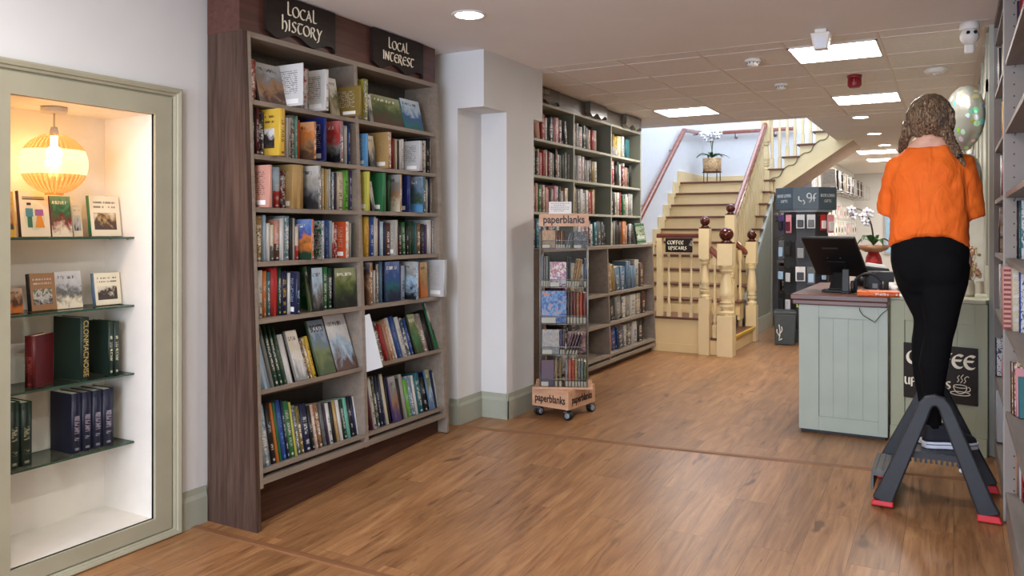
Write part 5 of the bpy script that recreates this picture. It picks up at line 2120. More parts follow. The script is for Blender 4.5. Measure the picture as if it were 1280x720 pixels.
hs = thing('headset', 'black headphones lying on the counter between card reader and speaker', 'headphones', (x_on(1085, 5.33), 5.33, TOPZ), .1)
m = MB()
m.tube([(-.085 + .0 * i, 0, .03) if i == 0 else (.085 * -math.cos(PI * i / 18), 0, .03 + .095 * math.sin(PI * i / 18)) for i in range(19)], .0075, 8)
m.build('headband', M_BLACK, hs)
for sx in (-1, 1):
    m = MB()
    Rm = Matrix.Translation((sx * .085, 0, .040)) @ Matrix.Rotation(PI / 2, 4, 'Y')
    m.lathe([(.001, -.014), (.034, -.014), (.039, -.006), (.039, .008), (.030, .014), (.001, .014)], n=22, M=Rm)
    m.build('ear_cup', M_BLACK, hs)
    m = MB()
    Rm = Matrix.Translation((sx * .068, 0, .040)) @ Matrix.Rotation(PI / 2, 4, 'Y')
    m.loft([[Rm @ Vector(((.026 + .009 * math.cos(b)) * math.cos(a), (.026 + .009 * math.cos(b)) * math.sin(a), .009 * math.sin(b))) for b in [2 * PI * k_ / 8 for k_ in range(8)]] for a in [2 * PI * q / 20 for q in range(20)]], closed=True)
    m.build('ear_pad', plain('black_foam', (28, 28, 30), .9), hs)
pr = thing('receipt_printer', 'black receipt printer with white lid on the counter behind the speaker', 'printer', (x_on(1096, 5.88), 5.88, TOPZ), .1)
m = MB()
m.hexa([(-.08, -.09, .0005), (.08, -.09, .0005), (.08, .09, .0005), (-.08, .09, .0005), (-.075, -.085, .150), (.075, -.085, .135), (.075, .085, .135), (-.075, .085, .150)])
m.build('body', M_BLACK, pr, bevel=.01)
m = MB()
m.hexa([(-.073, -.07, .1495), (.06, -.07, .136), (.06, .05, .136), (-.073, .05, .1495), (-.068, -.06, .172), (.055, -.06, .155), (.055, .045, .155), (-.068, .045, .172)])
m.build('lid', plain('grey_white_lid', (196, 198, 196), .4), pr, bevel=.005)
# orange book lying flat
M = Matrix.Translation((x_on(1063, 5.2) + .262, 5.15, TOPZ + .001)) @ Matrix.Rotation(math.radians(-4), 4, 'Z') @ Matrix.Translation((0, 0, .0145)) @ Matrix.Rotation(PI / 2, 4, 'X') @ Matrix.Rotation(PI / 2, 4, 'Z')
Mo = Matrix.Translation((x_on(1068, 5.11) + .125, 5.11, TOPZ + .0156)) @ Matrix.Rotation(math.radians(5), 4, 'Z') @ frame_m((0, 0, 0), (0, -1, 0), (0, 0, 1)) @ Matrix.Translation((0, 0, -.115))
make_book('book', 'orange paperback lying flat on the counter edge in front of the monitor', None, Mo, .030, .225, .155, bookmat('D', (206, 74, 34), (222, 110, 40), (190, 60, 30)), bookmat('F', (206, 74, 34), (222, 120, 50), (214, 90, 40)),
          bookmat('F', (206, 74, 34), (222, 120, 50), (214, 90, 40)), plain('orange_board', (210, 84, 36), .5))
pk = thing('sticky_note_pad', 'small pink crumpled note on top of the black headphones', 'note', (x_on(1101, 5.33), 5.33, TOPZ))
m = MB()
m.sphere((0, 0, .022), .016, 10, 7, 0, (1.3, .8, .8))
m.sphere((.014, .006, .02), .011, 8, 6, 0, (1.2, .9, .8))
m.build('paper', plain('pink_paper', (222, 108, 150), .6), pk)
m = MB()
m.lathe([(.016, .0005), (.016, .01), (.006, .014), (.005, .022)], n=12)
m.build('holder', M_BLACK, pk)
cb = MB()
cx0 = x_on(1074, 5.125)
cb.tube([(p.x, p.y, p.z) for p in [Vector((cx0 + .004, 5.100, .890)), Vector((cx0 + .004, 5.112, .872)), Vector((cx0 + .022, 5.116, .845)), Vector((cx0 + .06, 5.118, .822)), Vector((cx0 + .085, 5.118, .806)), Vector((cx0 + .10, 5.118, .830)),
                                        Vector((cx0 + .125, 5.118, .862)), Vector((cx0 + .15, 5.118, .884)), Vector((cx0 + .155, 5.112, .893))]], .0022, 6)
tag(cb.build('cable', M_BLACK), 'thin black cable looping below the brown worktop edge', 'cable')
# paper rolls and tags at the right end
for i, (u, yy, r_, h_) in enumerate(((1116, 5.42, .022, .06), (1118, 5.34, .016, .045))):
    p = thing('paper_roll', ['white till roll standing on the counter beside the woman, taller one', 'white till roll standing on the counter beside the woman, shorter one'][i], 'paper roll', (x_on(u, yy), yy, .966 if x_on(u, yy) > -.33 else TOPZ), 0, 'till rolls')
    m = MB()
    m.lathe([(r_ * .3, .0005), (r_, .0005), (r_, h_), (r_ * .3, h_)], n=18, cap=False)
    m.build('paper', M_WHITE, p)
    m = MB()
    m.lathe([(r_ * .3, .0005), (r_ * .3, h_), (r_ * .2, h_), (r_ * .2, .0005)], n=12, cap=False)
    m.build('core', plain('brown_card', (150, 120, 90), .7), p)

# ================================================================== step stool
M_STOOL = plain('charcoal_plastic', (34, 36, 41), .5, vary=.06, bump=.1)
M_FOOT = plain('red_rubber_foot', (196, 34, 44), .5)
so = thing('step_stool', 'charcoal plastic folding step stool with red rubber feet', 'step stool', (-.07, 4.21, .085))
OS = Vector((-.07, 4.21, .085))


def strip_loft(path, w, t, axis=Vector((0, 1, 0))):
    """rectangular bar following a path in the xz plane; w across the path, t along y"""
    m = MB()
    rings = []
    for i, p in enumerate(path):
        d = (path[min(i + 1, len(path) - 1)] - path[max(i - 1, 0)]).normalized()
        n_ = d.cross(axis).normalized()
        ww = w[i] if isinstance(w, list) else w
        rings.append([p + n_ * ww / 2 - axis * t / 2, p + n_ * ww / 2 + axis * t / 2, p - n_ * ww / 2 + axis * t / 2, p - n_ * ww / 2 - axis * t / 2])
    m.loft(rings, smooth=False)
    return m


for side, (yc, fl, fr, ap) in enumerate(((4.035, (-.287, .070), (.137, .074), (-.072, .622)), (4.40, (-.317, .095), (.142, .100), (-.085, .622)))):
    pth = []
    feet = []
    for s, ft in ((-1, fl), (1, fr)):
        A = Vector((ft[0], yc - .008 + (.016 if side else 0), ft[1] + .035))
        feet.append((s, A))
        K_ = A + Vector((-s * .020, 0, .05))
        B = Vector((ap[0] + s * .054, yc, ap[1] - .10))
        half = [A, K_, K_.lerp(B, .3), K_.lerp(B, .65), B, Vector((ap[0] + s * .040, yc, ap[1] - .062)), Vector((ap[0] + s * .024, yc, ap[1] - .040))]
        pth += half if s < 0 else [Vector((ap[0], yc, ap[1] - .032))] + half[::-1]
    ws = [.088, .078, .072, .066, .060, .056, .054]
    m = strip_loft([p - OS for p in pth], ws + [.054] + ws[::-1], .036)
    o = m.build('side_frame', M_STOOL, so, bevel=.008, seg=2)
    for s, A in feet:
        m = MB()
        f = A - OS
        fz_ = floor_z(A.x, A.y) - OS.z + .0015
        m.hexa([(f.x - .048, f.y - .024, fz_), (f.x + .048, f.y - .024, fz_), (f.x + .048, f.y + .024, fz_), (f.x - .048, f.y + .024, fz_),
                (f.x - .042 - s * .006, f.y - .021, f.z + .008), (f.x + .042 - s * .006, f.y - .021, f.z + .008), (f.x + .042 - s * .006, f.y + .021, f.z + .008), (f.x - .042 - s * .006, f.y + .021, f.z + .008)])
        m.build('rubber_foot', M_FOOT, o, bevel=.006)
PLZ = .345 - .085
m = MB()
m.box(-.135, .125, -.155, .172, PLZ - .028, PLZ)
for i in range(9):
    m.box(-.125 + i * .029, -.113 + i * .029, -.150, .168, PLZ, PLZ + .0025)
for i in range(12):
    m.box(-.128 + i * .021, -.118 + i * .021, -.158, -.155, PLZ - .046, PLZ - .002)
m.build('top_step', M_STOOL, so)
m = MB()
m.box(-.265, -.165, -.150, .172, .125, .150)
m.box(-.267, -.255, -.150, .172, .060, .126)
for i in range(4):
    m.box(-.258 + i * .025, -.246 + i * .025, -.145, .168, .150, .1525)
m.build('lower_step', plain('worn_grey_step', (86, 86, 86), .55, vary=.08), so, bevel=.003)
m = MB()
m.tube([Vector((.10, -.155, .20)), Vector((.10, .172, .20))], .010, 8)
m.build('cross_bar', M_STEEL, so)

# ================================================================== the woman on the stool
SZ = .345 + .004            # where the soles rest
pw = thing('person', 'woman from behind in orange T-shirt and black leggings, standing on step stool', 'person', (-.085, 4.20, SZ))
OP = Vector((-.085, 4.20, SZ))
M_SKIN = plain('skin', (206, 158, 134), .5, vary=.03, scale=20)
M_TEE = plain('orange_cotton', (232, 104, 18), .8, vary=.03, scale=9)
M_LEG = plain('black_leggings', (9, 9, 11), .9, vary=.1, scale=30)
M_LEG.node_tree.nodes['Principled BSDF'].inputs['Specular IOR Level'].default_value = .15
M_SHOE = plain('black_canvas', (26, 27, 36), .75)
M_SOLE = plain('white_rubber_sole', (220, 222, 228), .5)


def remesh(o, vox, smooth=6):
    md = o.modifiers.new('remesh', 'REMESH')
    md.mode = 'VOXEL'
    md.voxel_size = vox
    md.use_smooth_shade = True
    if smooth:
        s = o.modifiers.new('smooth', 'SMOOTH')
        s.iterations = smooth
        s.factor = .5
    return o


def ell(z, cx, cy, rx, ry, n=28, p=2.3):
    out = []
    for i in range(n):
        a = 2 * PI * i / n
        c, s = math.cos(a), math.sin(a)
        out.append((cx + rx * math.copysign(abs(c) ** (2 / p), c), cy + ry * math.copysign(abs(s) ** (2 / p), s), z))
    return out


P = lambda x, y, z: Vector((x, y, z)) - OP
ZH = 1.856                       # head centre height
# ---- body: one continuous skin
body = MB()
HX, HY = -.098, 4.235
head = [(-.125, .030, .040), (-.118, .045, .060), (-.095, .056, .076), (-.06, .066, .090), (-.02, .072, .097), (.02, .074, .099), (.055, .071, .095), (.085, .056, .078), (.104, .030, .044), (.109, .008, .012)]
body.loft([[tuple(Vector(q) - OP) for q in ell(ZH + z, HX, HY + (.022 if z < -.08 else .008), rx, ry, 24, 2.1)] for z, rx, ry in head])
body.tube([P(HX, HY - .006, 1.80), P(HX, HY - .012, 1.74), P(HX + .002, HY - .018, 1.68)], [.050, .052, .064], 16)
body.sphere(P(HX, HY + .112, ZH - .035), .014, 10, 8, 0, (.8, 1.1, 1.1))          # nose
body.tube([P(HX, HY + .104, ZH + .0), P(HX, HY + .115, ZH - .030)], [.006, .010], 8)
body.sphere(P(HX, HY + .092, ZH - .108), .022, 10, 8)                               # chin
body.tube([P(HX - .022, HY + .101, ZH - .072), P(HX, HY + .107, ZH - .070), P(HX + .022, HY + .101, ZH - .072)], .006, 8)   # lips
for s in (-1, 1):
    body.sphere(P(HX + s * .076, HY - .004, ZH - .025), .026, 12, 8, 0, (.35, .7, 1.15))     # ears
body.tube([P(HX - .075, HY - .020, 1.712), P(HX - .035, HY - .026, 1.748), P(HX, HY - .028, 1.756), P(HX + .035, HY - .026, 1.748), P(HX + .075, HY - .020, 1.712)], [.034, .044, .046, .044, .034], 12)
# torso core inside the clothes
body.loft([[tuple(Vector(q) - OP) for q in ell(z, cx, cy, rx, ry)] for z, cx, cy, rx, ry in
           ((1.08, -.09, 4.215, .13, .085), (1.20, -.088, 4.215, .165, .105), (1.32, -.09, 4.22, .140, .092), (1.45, -.095, 4.225, .135, .09), (1.58, -.097, 4.225, .150, .092), (1.68, -.098, 4.222, .145, .075), (1.735, -.098, 4.222, .075, .055))])
SHL, SHR = P(-.098 - .128, 4.222, 1.648), P(-.098 + .128, 4.205, 1.644)
ELL, ELR = P(-.252, 4.29, 1.435), P(.046, 4.25, 1.415)
WRL, WRR = P(-.19, 4.50, 1.50), P(.0, 4.47, 1.49)
for sh, el, wr in ((SHL, ELL, WRL), (SHR, ELR, WRR)):
    body.tube([sh, sh.lerp(el, .35), sh.lerp(el, .7), el, el.lerp(wr, .3), el.lerp(wr, .65), wr], [.050, .047, .043, .040, .041, .035, .027], 14)
    # hand: palm, five curled fingers, thumb from the side of the palm
    f = (wr - el).normalized()
    side = f.cross(Vector((0, 0, 1))).normalized()
    inw = side if (sh is SHL) else -side          # towards the body's midline
    upv = inw.cross(f).normalized()
    if upv.z < 0:
        upv = -upv
    pc = wr + f * .045
    body.tube([wr, wr + f * .02, pc, wr + f * .085], [.026, .030, .034, .030], 12)
    for k_, (off, ln_) in enumerate(((.030, .072), (.010, .080), (-.010, .075), (-.030, .058))):
        b0 = wr + f * .078 + upv * off
        k1 = b0 + f * ln_ * .42 + inw * .006
        k2 = k1 + (f * .75 + inw * .66) * ln_ * .34
        k3 = k2 + (f * .35 + inw * .93) * ln_ * .28
        body.tube([b0, k1, k2, k3], [.0095, .009, .0085, .007], 8)
    t0 = wr + f * .028 + upv * .026
    t1 = t0 + (f * .6 + upv * .7 + inw * .3) * .030
    t2 = t1 + (f * .9 + inw * .45) * .028
    body.tube([t0, t1, t2], [.013, .0105, .0085], 8)

# legs run on inside the leggings
YL, YR_ = 4.265, 4.165


def xleg(u, y):
    return x_on(u, y)


def leg_path(outline, radii, Y, sgn):
    """centre line of a leg from its outer silhouette"""
    return [(z, x_on(u, Y) - sgn * r * .97, Y + dy, r) for (z, u), (r, dy) in zip(outline, radii)]


RADII = [(.098, -.040), (.094, -.03), (.083, -.015), (.064, 0), (.058, .004), (.060, -.002), (.061, -.008), (.050, -.004), (.043, 0), (.037, .002), (.034, .002)]
legL = leg_path([(1.20, 1114.5), (1.11, 1121), (1.03, 1131), (.937, 1142), (.88, 1141.7), (.82, 1139.5), (.74, 1139.5), (.66, 1141.5), (.58, 1146), (.48, 1150), (.43, 1151)], RADII, YL, -1)
RADII2 = [(.098, .035), (.096, .025), (.085, .01), (.066, .006), (.059, .006), (.062, 0), (.062, -.008), (.052, -.004), (.044, 0), (.038, .002), (.034, .002)]
legR = leg_path([(1.20, 1213.5), (1.11, 1210), (1.015, 1202), (.90, 1195), (.86, 1191.5), (.81, 1189.5), (.72, 1185), (.66, 1182.5), (.58, 1179.5), (.48, 1177), (.43, 1176)], RADII2, YR_, 1)
for lg in (legL, legR):
    body.tube([P(x, y, z) for z, x, y, r in lg] + [P(lg[-1][1], lg[-1][2], .40)], [r * .84 for z, x, y, r in lg] + [.026], 14)
bo = remesh(body.build('body', M_SKIN, pw), .0055, 5)

# ---- leggings
lg_ = MB()
for lg in (legL, legR):
    lg_.tube([P(x, y, z) for z, x, y, r in lg], [r for z, x, y, r in lg], 20)
lg_.loft([[tuple(Vector(q) - OP) for q in ell(z, cx, cy, rx, ry, 32, 2.2)] for z, cx, cy, rx, ry in
          ((1.06, -.092, 4.21, .118, .085), (1.12, -.095, 4.208, .148, .110), (1.20, -.098, 4.204, .166, .128), (1.27, -.099, 4.206, .163, .122), (1.35, -.10, 4.212, .150, .106), (1.42, -.10, 4.22, .140, .098))])
lg_.sphere(P(-.150, 4.150, 1.175), .088, 18, 12, 0, (1, .82, 1.1))
lg_.sphere(P(-.045, 4.135, 1.175), .088, 18, 12, 0, (1, .82, 1.1))
lo = remesh(lg_.build('leggings', M_LEG, pw), .009, 8)

# ---- T-shirt: loose, hem dipping at the sides, elbow-length sleeves
ts = MB()
tee = [(1.330, -.102, 4.212, .166, .126), (1.352, -.102, 4.213, .168, .132), (1.39, -.102, 4.216, .164, .134), (1.45, -.101, 4.220, .162, .132), (1.53, -.100, 4.222, .166, .130), (1.60, -.099, 4.220, .166, .124), (1.65, -.098, 4.218, .154, .108),
       (1.690, -.098, 4.216, .130, .086), (1.720, -.098, 4.216, .106, .070), (1.736, -.098, 4.218, .090, .062)]
rings = []
for i, (z, cx, cy, rx, ry) in enumerate(tee):
    ring = []
    for q in ell(z, cx, cy, rx, ry, 40, 2.4):
        dip = abs((q[0] - cx) / rx) ** 3
        ring.append(tuple(Vector((q[0], q[1], q[2] - dip * (.070, .048, .018)[i] if i < 3 else q[2])) - OP))
    rings.append(ring)
ts.loft(rings)
for sh, el, s in ((SHL, ELL, -1), (SHR, ELR, 1)):
    d = (el - sh)
    ts.tube([sh + Vector((-s * .06, 0, .012)), sh + Vector((s * .0, 0, -.004)), sh + d * .3 + Vector((s * .008, 0, 0)), sh + d * .65 + Vector((s * .010, 0, 0)), sh + d * .95 + Vector((s * .008, 0, 0)), sh + d * 1.03 + Vector((s * .008, 0, 0))],
            [.060, .064, .066, .069, .071, .071], 20)
to = ts.build('t_shirt', M_TEE, pw)
remesh(to, .008, 6)
tx = bpy.data.textures.new('fabric_folds', 'CLOUDS')
tx.noise_scale = .10
tx.noise_depth = 2
dm = to.modifiers.new('folds', 'DISPLACE')
dm.texture = tx
dm.strength = .022
dm.mid_level = .5
dm.texture_coords = 'LOCAL'
# fold material: soft wrinkles
tt = NT('orange_cotton_jersey')
co = tt.coord('Object')
nz = tt.noise(tt.mapping(co, (7, 7, 2.4), rot=(0, .5, .2)), 2.2, 3, .5, .8)
tt.base(tt.ramp(tt.noise(co, 9, 3), [(.3, (228, 98, 14)), (.7, (234, 108, 22))]), .82)
tt.bump(nz, .55, .03)
to.data.materials[0] = tt.m
# ---- hair: close cap drawn into two plaits
hm = NT('brown_hair_strands')
co = hm.coord('Object')
w1 = hm.noise(hm.mapping(co, (34, 34, 9), rot=(.25, .55, 0)), 2.0, 6, .62, 2.6)
hm.base(hm.ramp(w1, [(.34, (36, 26, 20)), (.45, (78, 58, 43)), (.55, (132, 104, 76)), (.66, (190, 162, 126))]), .40)
hm.bump(w1, .9, .012)
hb = MB()
hb.sphere(P(HX, HY - .010, ZH + .022), .106, 28, 20, 0, (.93, 1.06, 1.02))
hb.sphere(P(HX, HY - .030, ZH - .006), .084, 24, 16, 0, (.98, .88, .94))
hb.sphere(P(HX - .030, HY - .044, ZH - .044), .044, 18, 12, 0, (1.0, .75, .9))
hb.sphere(P(HX + .036, HY - .046, ZH - .042), .046, 18, 12, 0, (1.0, .75, .9))
for s in (-1, 1):
    hb.tube([P(HX + s * .052, HY - .045, ZH + .09), P(HX + s * .085, HY - .048, ZH + .03), P(HX + s * .086, HY - .050, ZH - .03), P(HX + s * .078, HY - .058, ZH - .070)], [.018, .021, .020, .014], 12)
ho = remesh(hb.build('hair', hm.m, pw), .006, 4)
htx = bpy.data.textures.new('hair_waves', 'CLOUDS')
htx.noise_scale = .022
htx.noise_depth = 1
dm = ho.modifiers.new('waves', 'DISPLACE')
dm.texture = htx
dm.strength = .007
dm.texture_coords = 'LOCAL'


def plait(path, r0, r1, name):
    pts = catmull([(p.x, p.y) for p in path], 5)
    zs_ = catmull([(p.z, 0) for p in path], 5)
    pts = [Vector((a.x, a.y, b.x)) for a, b in zip(pts, zs_)]
    n_ = len(pts)
    mm = MB()
    for strand in range(3):
        pp = []
        for i, p in enumerate(pts):
            d = (pts[min(i + 1, n_ - 1)] - pts[max(i - 1, 0)]).normalized()
            sd = d.cross(Vector((0, 1, 0))).normalized()
            dp = sd.cross(d).normalized()
            r = r0 + (r1 - r0) * i / (n_ - 1)
            ph = i / (n_ - 1) * 2 * PI * 3.0 + strand * 2 * PI / 3
            pp.append(p + sd * r * .85 * math.sin(ph) + dp * r * .5 * math.sin(2 * ph))
        # finer sampling
        mm.tube(pp, [(r0 + (r1 - r0) * i / (n_ - 1)) * .74 for i in range(n_)], 10)
    e_ = pts[-1]
    mm.tube([e_, e_ + (pts[-1] - pts[-3]).normalized() * .03, e_ + (pts[-1] - pts[-3]).normalized() * .055], [r1 * .8, r1 * .9, r1 * .2], 8)
    o = mm.build(name, hm.m, pw)
    q = MB()
    d = (pts[-1] - pts[-3]).normalized()
    q.tube([e_ - d * .006, e_ + d * .010], r1 * 1.02, 12)
    q.build('hair_tie', M_BLACK, o)
    return o


plait([P(x_on(1178, 4.17), 4.17, z_of(160, 3.72)), P(x_on(1184, 4.15), 4.15, z_of(168, 3.70)), P(x_on(1189, 4.12), 4.12, z_of(179, 3.67)), P(x_on(1194, 4.10), 4.10, z_of(188, 3.65)), P(x_on(1199, 4.095), 4.095, z_of(197, 3.65))], .0185, .013, 'plait')
plait([P(x_on(1136, 4.18), 4.18, z_of(155, 3.76)), P(x_on(1134, 4.19), 4.19, z_of(165, 3.77)), P(x_on(1131, 4.22), 4.22, z_of(174, 3.80)), P(x_on(1129, 4.27), 4.27, z_of(181, 3.84)), P(x_on(1128, 4.31), 4.31, z_of(190, 3.88))], .019, .013, 'plait')
for s in (-1, 1):
    m = MB()
    m.sphere(P(HX + s * .032, HY + .088, ZH + .002), .0125, 12, 8)
    m.sphere(P(HX + s * .032, HY + .0965, ZH + .002), .0062, 10, 6, 1)
    m.build('eye', [M_WHITE, plain('brown_iris', (70, 48, 32), .3)], pw)


# ---- trainers
def trainer(heel, yaw):
    R_ = Matrix.Translation(heel) @ Matrix.Rotation(yaw, 4, 'Z')
    outl = lambda sc: [(-.045 * sc, 0), (-.036 * sc, .028 * sc), (0, .034 * sc), (.05, .032 * sc), (.11, .042 * sc), (.16, .040 * sc), (.192, .022 * sc), (.200, 0), (.192, -.020 * sc), (.16, -.036 * sc), (.11, -.040 * sc), (.05, -.030 * sc), (0, -.033 * sc), (-.036 * sc, -.027 * sc)]
    m = MB()
    m.loft([[R_ @ Vector((p[0], p[1], z)) for p in outl(sc)] for z, sc in ((0, .97), (.004, 1.0), (.026, 1.0), (.030, .98))])
    so2 = m.build('trainer', [M_SOLE], pw)
    m = MB()
    rings = []
    for z, sc, x1 in ((.029, .95, .196), (.045, .93, .190), (.060, .86, .172), (.078, .78, .120), (.092, .74, .070), (.104, .72, .052)):
        pts_ = [(min(p[0], x1) if p[0] > 0 else p[0], p[1]) for p in outl(sc)]
        rings.append([R_ @ Vector((p[0] * (x1 / .2 if p[0] > 0 else 1), p[1], z)) for p in outl(sc)])
    m.loft(rings)
    m.build('upper', M_SHOE, so2)
    m = MB()
    for i in range(4):
        x = .075 + i * .022
        z = .0865 - i * .009
        m.tube([R_ @ Vector((x, -.022, z - .008)), R_ @ Vector((x, 0, z + .004)), R_ @ Vector((x, .022, z - .008))], .003, 6)
    m.build('laces', M_WHITE, so2)
    m = MB()
    m.loft([[R_ @ Vector((p[0] * 1.004 + .0006, p[1] * 1.02, z)) for p in outl(1.0)] for z in (.016, .020)], cap=False)
    m.build('sole_stripe', plain('blue_stripe', (60, 74, 130), .5), so2)


trainer(P(xleg(1160, YL) - .01, YL - .02, SZ), math.radians(34))
trainer(P(xleg(1165, YR_) + .0, YR_ - .005, SZ), math.radians(22))
# ================================================================== grey shelving on the right
RX, RXB = .192, .50
hl = NT('taupe_pegged_board')
co = hl.sep(hl.coord('Object'))
fz = hl.math('SUBTRACT', hl.math('FRACT', hl.math('MULTIPLY', co[2], 20.0)), .5)
dzz = hl.math('MULTIPLY', fz, .05)
dx = hl.math('SUBTRACT', co[0], RX + .036)
dx2 = hl.math('SUBTRACT', co[0], RX + .26)
r1 = hl.math('SQRT', hl.math('ADD', hl.math('POWER', dzz, 2), hl.math('POWER', dx, 2)))
r2 = hl.math('SQRT', hl.math('ADD', hl.math('POWER', dzz, 2), hl.math('POWER', dx2, 2)))
hole = hl.math('LESS_THAN', hl.math('MINIMUM', r1, r2), .0035)
nb = hl.noise(hl.coord('Object'), 6, 4)
hl.base(hl.mix(hole, hl.ramp(nb, [(.3, (128, 119, 111)), (.7, (138, 129, 121))]), L4((38, 34, 34))), .5)
M_PEG = hl.m
M_RSH = wood('pale_taupe_shelf', (118, 110, 104), (140, 132, 126), 'y', .5, 2.5, 8, .02)
RSZ = [2.36, 2.078, 1.785, 1.508, 1.226, .922, .565, .215]


def right_unit(y0, y1, label):
    t = thing('bookcase', label, 'bookcase', (0, 0, 0), 0, None)
    zf = floor_z(RX, (y0 + y1) / 2) - .03
    for y in (y0, y1 - .02):
        m = MB()
        m.box(RX, RXB, y, y + .02, floor_z(RX, y) + .002, CEIL - .03)
        m.build('upright', M_PEG, t)
        m = MB()
        m.box(RX - .003, RX, y, y + .02, floor_z(RX, y) + .002, CEIL - .03)
        m.build('edge_strip', plain('pale_edge_strip', (160, 155, 150), .5), t)
    m = MB()
    m.box(RXB, RXB + .012, y0, y1, .12, CEIL - .03)
    m.build('back_panel', plain('taupe_back', (128, 122, 116), .6), t)
    for z in RSZ:
        m = MB()
        m.box(RX + .004, RXB - .001, y0 + .0205, y1 - .0205, z - .020, z)
        o = m.build('shelf', M_RSH, t)
        m = MB()
        m.sphere((RX + .036, y1 - .024, z - .024), .0055, 8, 6)
        m.build('shelf_peg', M_STEEL, o)
    m = MB()
    m.hexa([(RX + .006, y0 + .0205, floor_z(RX, y0) + .002), (RX + .022, y0 + .0205, floor_z(RX, y0) + .002), (RX + .022, y1 - .0205, floor_z(RX, y1) + .002), (RX + .006, y1 - .0205, floor_z(RX, y1) + .002),
            (RX + .006, y0 + .0205, .194), (RX + .022, y0 + .0205, .194), (RX + .022, y1 - .0205, .194), (RX + .006, y1 - .0205, .194)])
    m.build('plinth', M_RSH, t)
    m = MB()
    m.box(RX, RXB + .012, y0, y1, CEIL - .03, CEIL - .002)
    m.build('top_board', M_RSH, t)


right_unit(4.085, 5.075, 'grey pegboard bookcase beside the sage side counter')
right_unit(2.62, 4.078, 'grey pegboard bookcase nearest the viewer, in front of its twin')


def right_books(y_far, z, specs, where):
    """books standing against the far upright of a bay, spines to the aisle, listed from the upright towards the viewer"""
    y = y_far - .001
    gap = min([q for q in RSZ if q > z + .01] or [CEIL - .03]) - z - .036
    for i, (c, th, h, off, kind, lean, desc) in enumerate(specs):
        h = min(h, gap)
        cc = c + 'wk'
        ln = math.radians(lean)
        yc = y - th / 2 - (h * math.sin(ln) if i == 0 and lean else 0)
        M = Matrix.Translation((RX + off, yc, z + .0008 + th / 2 * abs(math.sin(ln)))) @ Matrix.Rotation(-ln, 4, 'X') @ Matrix.Rotation(PI, 4, 'Z')
        make_book('book', '%s %s book, %s' % (desc, NAMES[c[0]], where), 'books on the right-hand grey shelves', M, th - .0008, h, .17, bookmat('S', cc[0], cc[1]), bookmat('B', cc[0], cc[1], cc[2]),
                  bookmat(kind, cc[0], cc[1], cc[2]), edge_mat(cc[0]))
        y = yc - th / 2


UA, UB = 5.053, 4.056
FW, NW = '%s shelf of the grey bookcase beside the side counter', '%s shelf of the grey bookcase nearest the viewer'
right_books(UA, RSZ[0], [('kK', .03, .09, .012, 'P', 0, 'low dark')], FW % 'top')
right_books(UA, RSZ[1], [('kw', .03, .24, .012, 'P', 5, 'leaning'), ('wk', .03, .24, .014, 'P', 5, 'leaning slim'), ('kW', .025, .235, .018, 'P', 5, 'slanted'), ('cw', .04, .255, .030, 'T', 5, 'wide leaning')], FW % 'second')
right_books(UA, RSZ[2], [('yr', .03, .25, .034, 'F', 0, 'upright'), ('ib', .025, .15, .038, 'P', 0, 'small'), ('lb', .025, .13, .040, 'P', 0, 'low')], FW % 'third')
right_books(UA, RSZ[3], [('wk', .03, .24, .028, 'T', 0, 'upright'), ('Rw', .03, .20, .032, 'F', 0, 'shorter'), ('Lw', .025, .16, .040, 'P', 0, 'low')], FW % 'fourth')
right_books(UA, RSZ[4], [('ka', .035, .26, .020, 'D', 0, 'ornate tall'), ('rk', .03, .25, .046, 'P', 0, 'tall')], FW % 'fifth')
right_books(UA, RSZ[5], [('ww', .03, .24, .022, 'T', 0, 'tall'), ('kw', .025, .2, .044, 'P', 0, 'slim')], FW % 'sixth')
right_books(UA, RSZ[6], [('nw', .04, .2, .004, 'X', 8, 'leaning patterned'), ('iw', .02, .1, .03, 'P', 0, 'low')], FW % 'seventh')
right_books(UA, RSZ[7], [('Ww', .05, .27, .006, 'P', 10, 'leaning wide'), ('kw', .03, .2, .04, 'P', 0, 'slim')], FW % 'lowest')
right_books(UB, RSZ[1], [('Pp', .03, .30, .045, 'P', 0, 'slim tall'), ('rw', .04, .30, .055, 'P', 0, 'tall')], NW % 'second')
right_books(UB, RSZ[4], [('kw', .03, .25, .044, 'P', 0, 'plain'), ('tw', .045, .25, .052, 'X', 0, 'ornate')], NW % 'fifth')
right_books(UB, RSZ[5], [('sR', .035, .285, -.010, 'K', 0, 'checked'), ('cC', .06, .28, .022, 'D', 0, 'thick'), ('bw', .04, .30, .046, 'X', 0, 'flower-patterned')], NW % 'sixth')
right_books(UB, RSZ[6], [('da', .025, .22, .020, 'X', 12, 'leaning glittery'), ('ma', .025, .22, .028, 'X', 12, 'slanted'), ('iR', .025, .20, .036, 'P', 12, 'slim slanted'), ('tk', .02, .17, .044, 'P', 12, 'small slanted')], NW % 'seventh')
right_books(UB, RSZ[7], [('oh', .025, .30, .044, 'D', 0, 'tall'), ('zb', .025, .28, .048, 'P', 0, 'tall'), ('ww', .025, .27, .050, 'P', 0, 'tall'), ('rk', .03, .20, .056, 'P', 0, 'short'), ('kw', .03, .2, .06, 'P', 0, 'short')], NW % 'lowest')

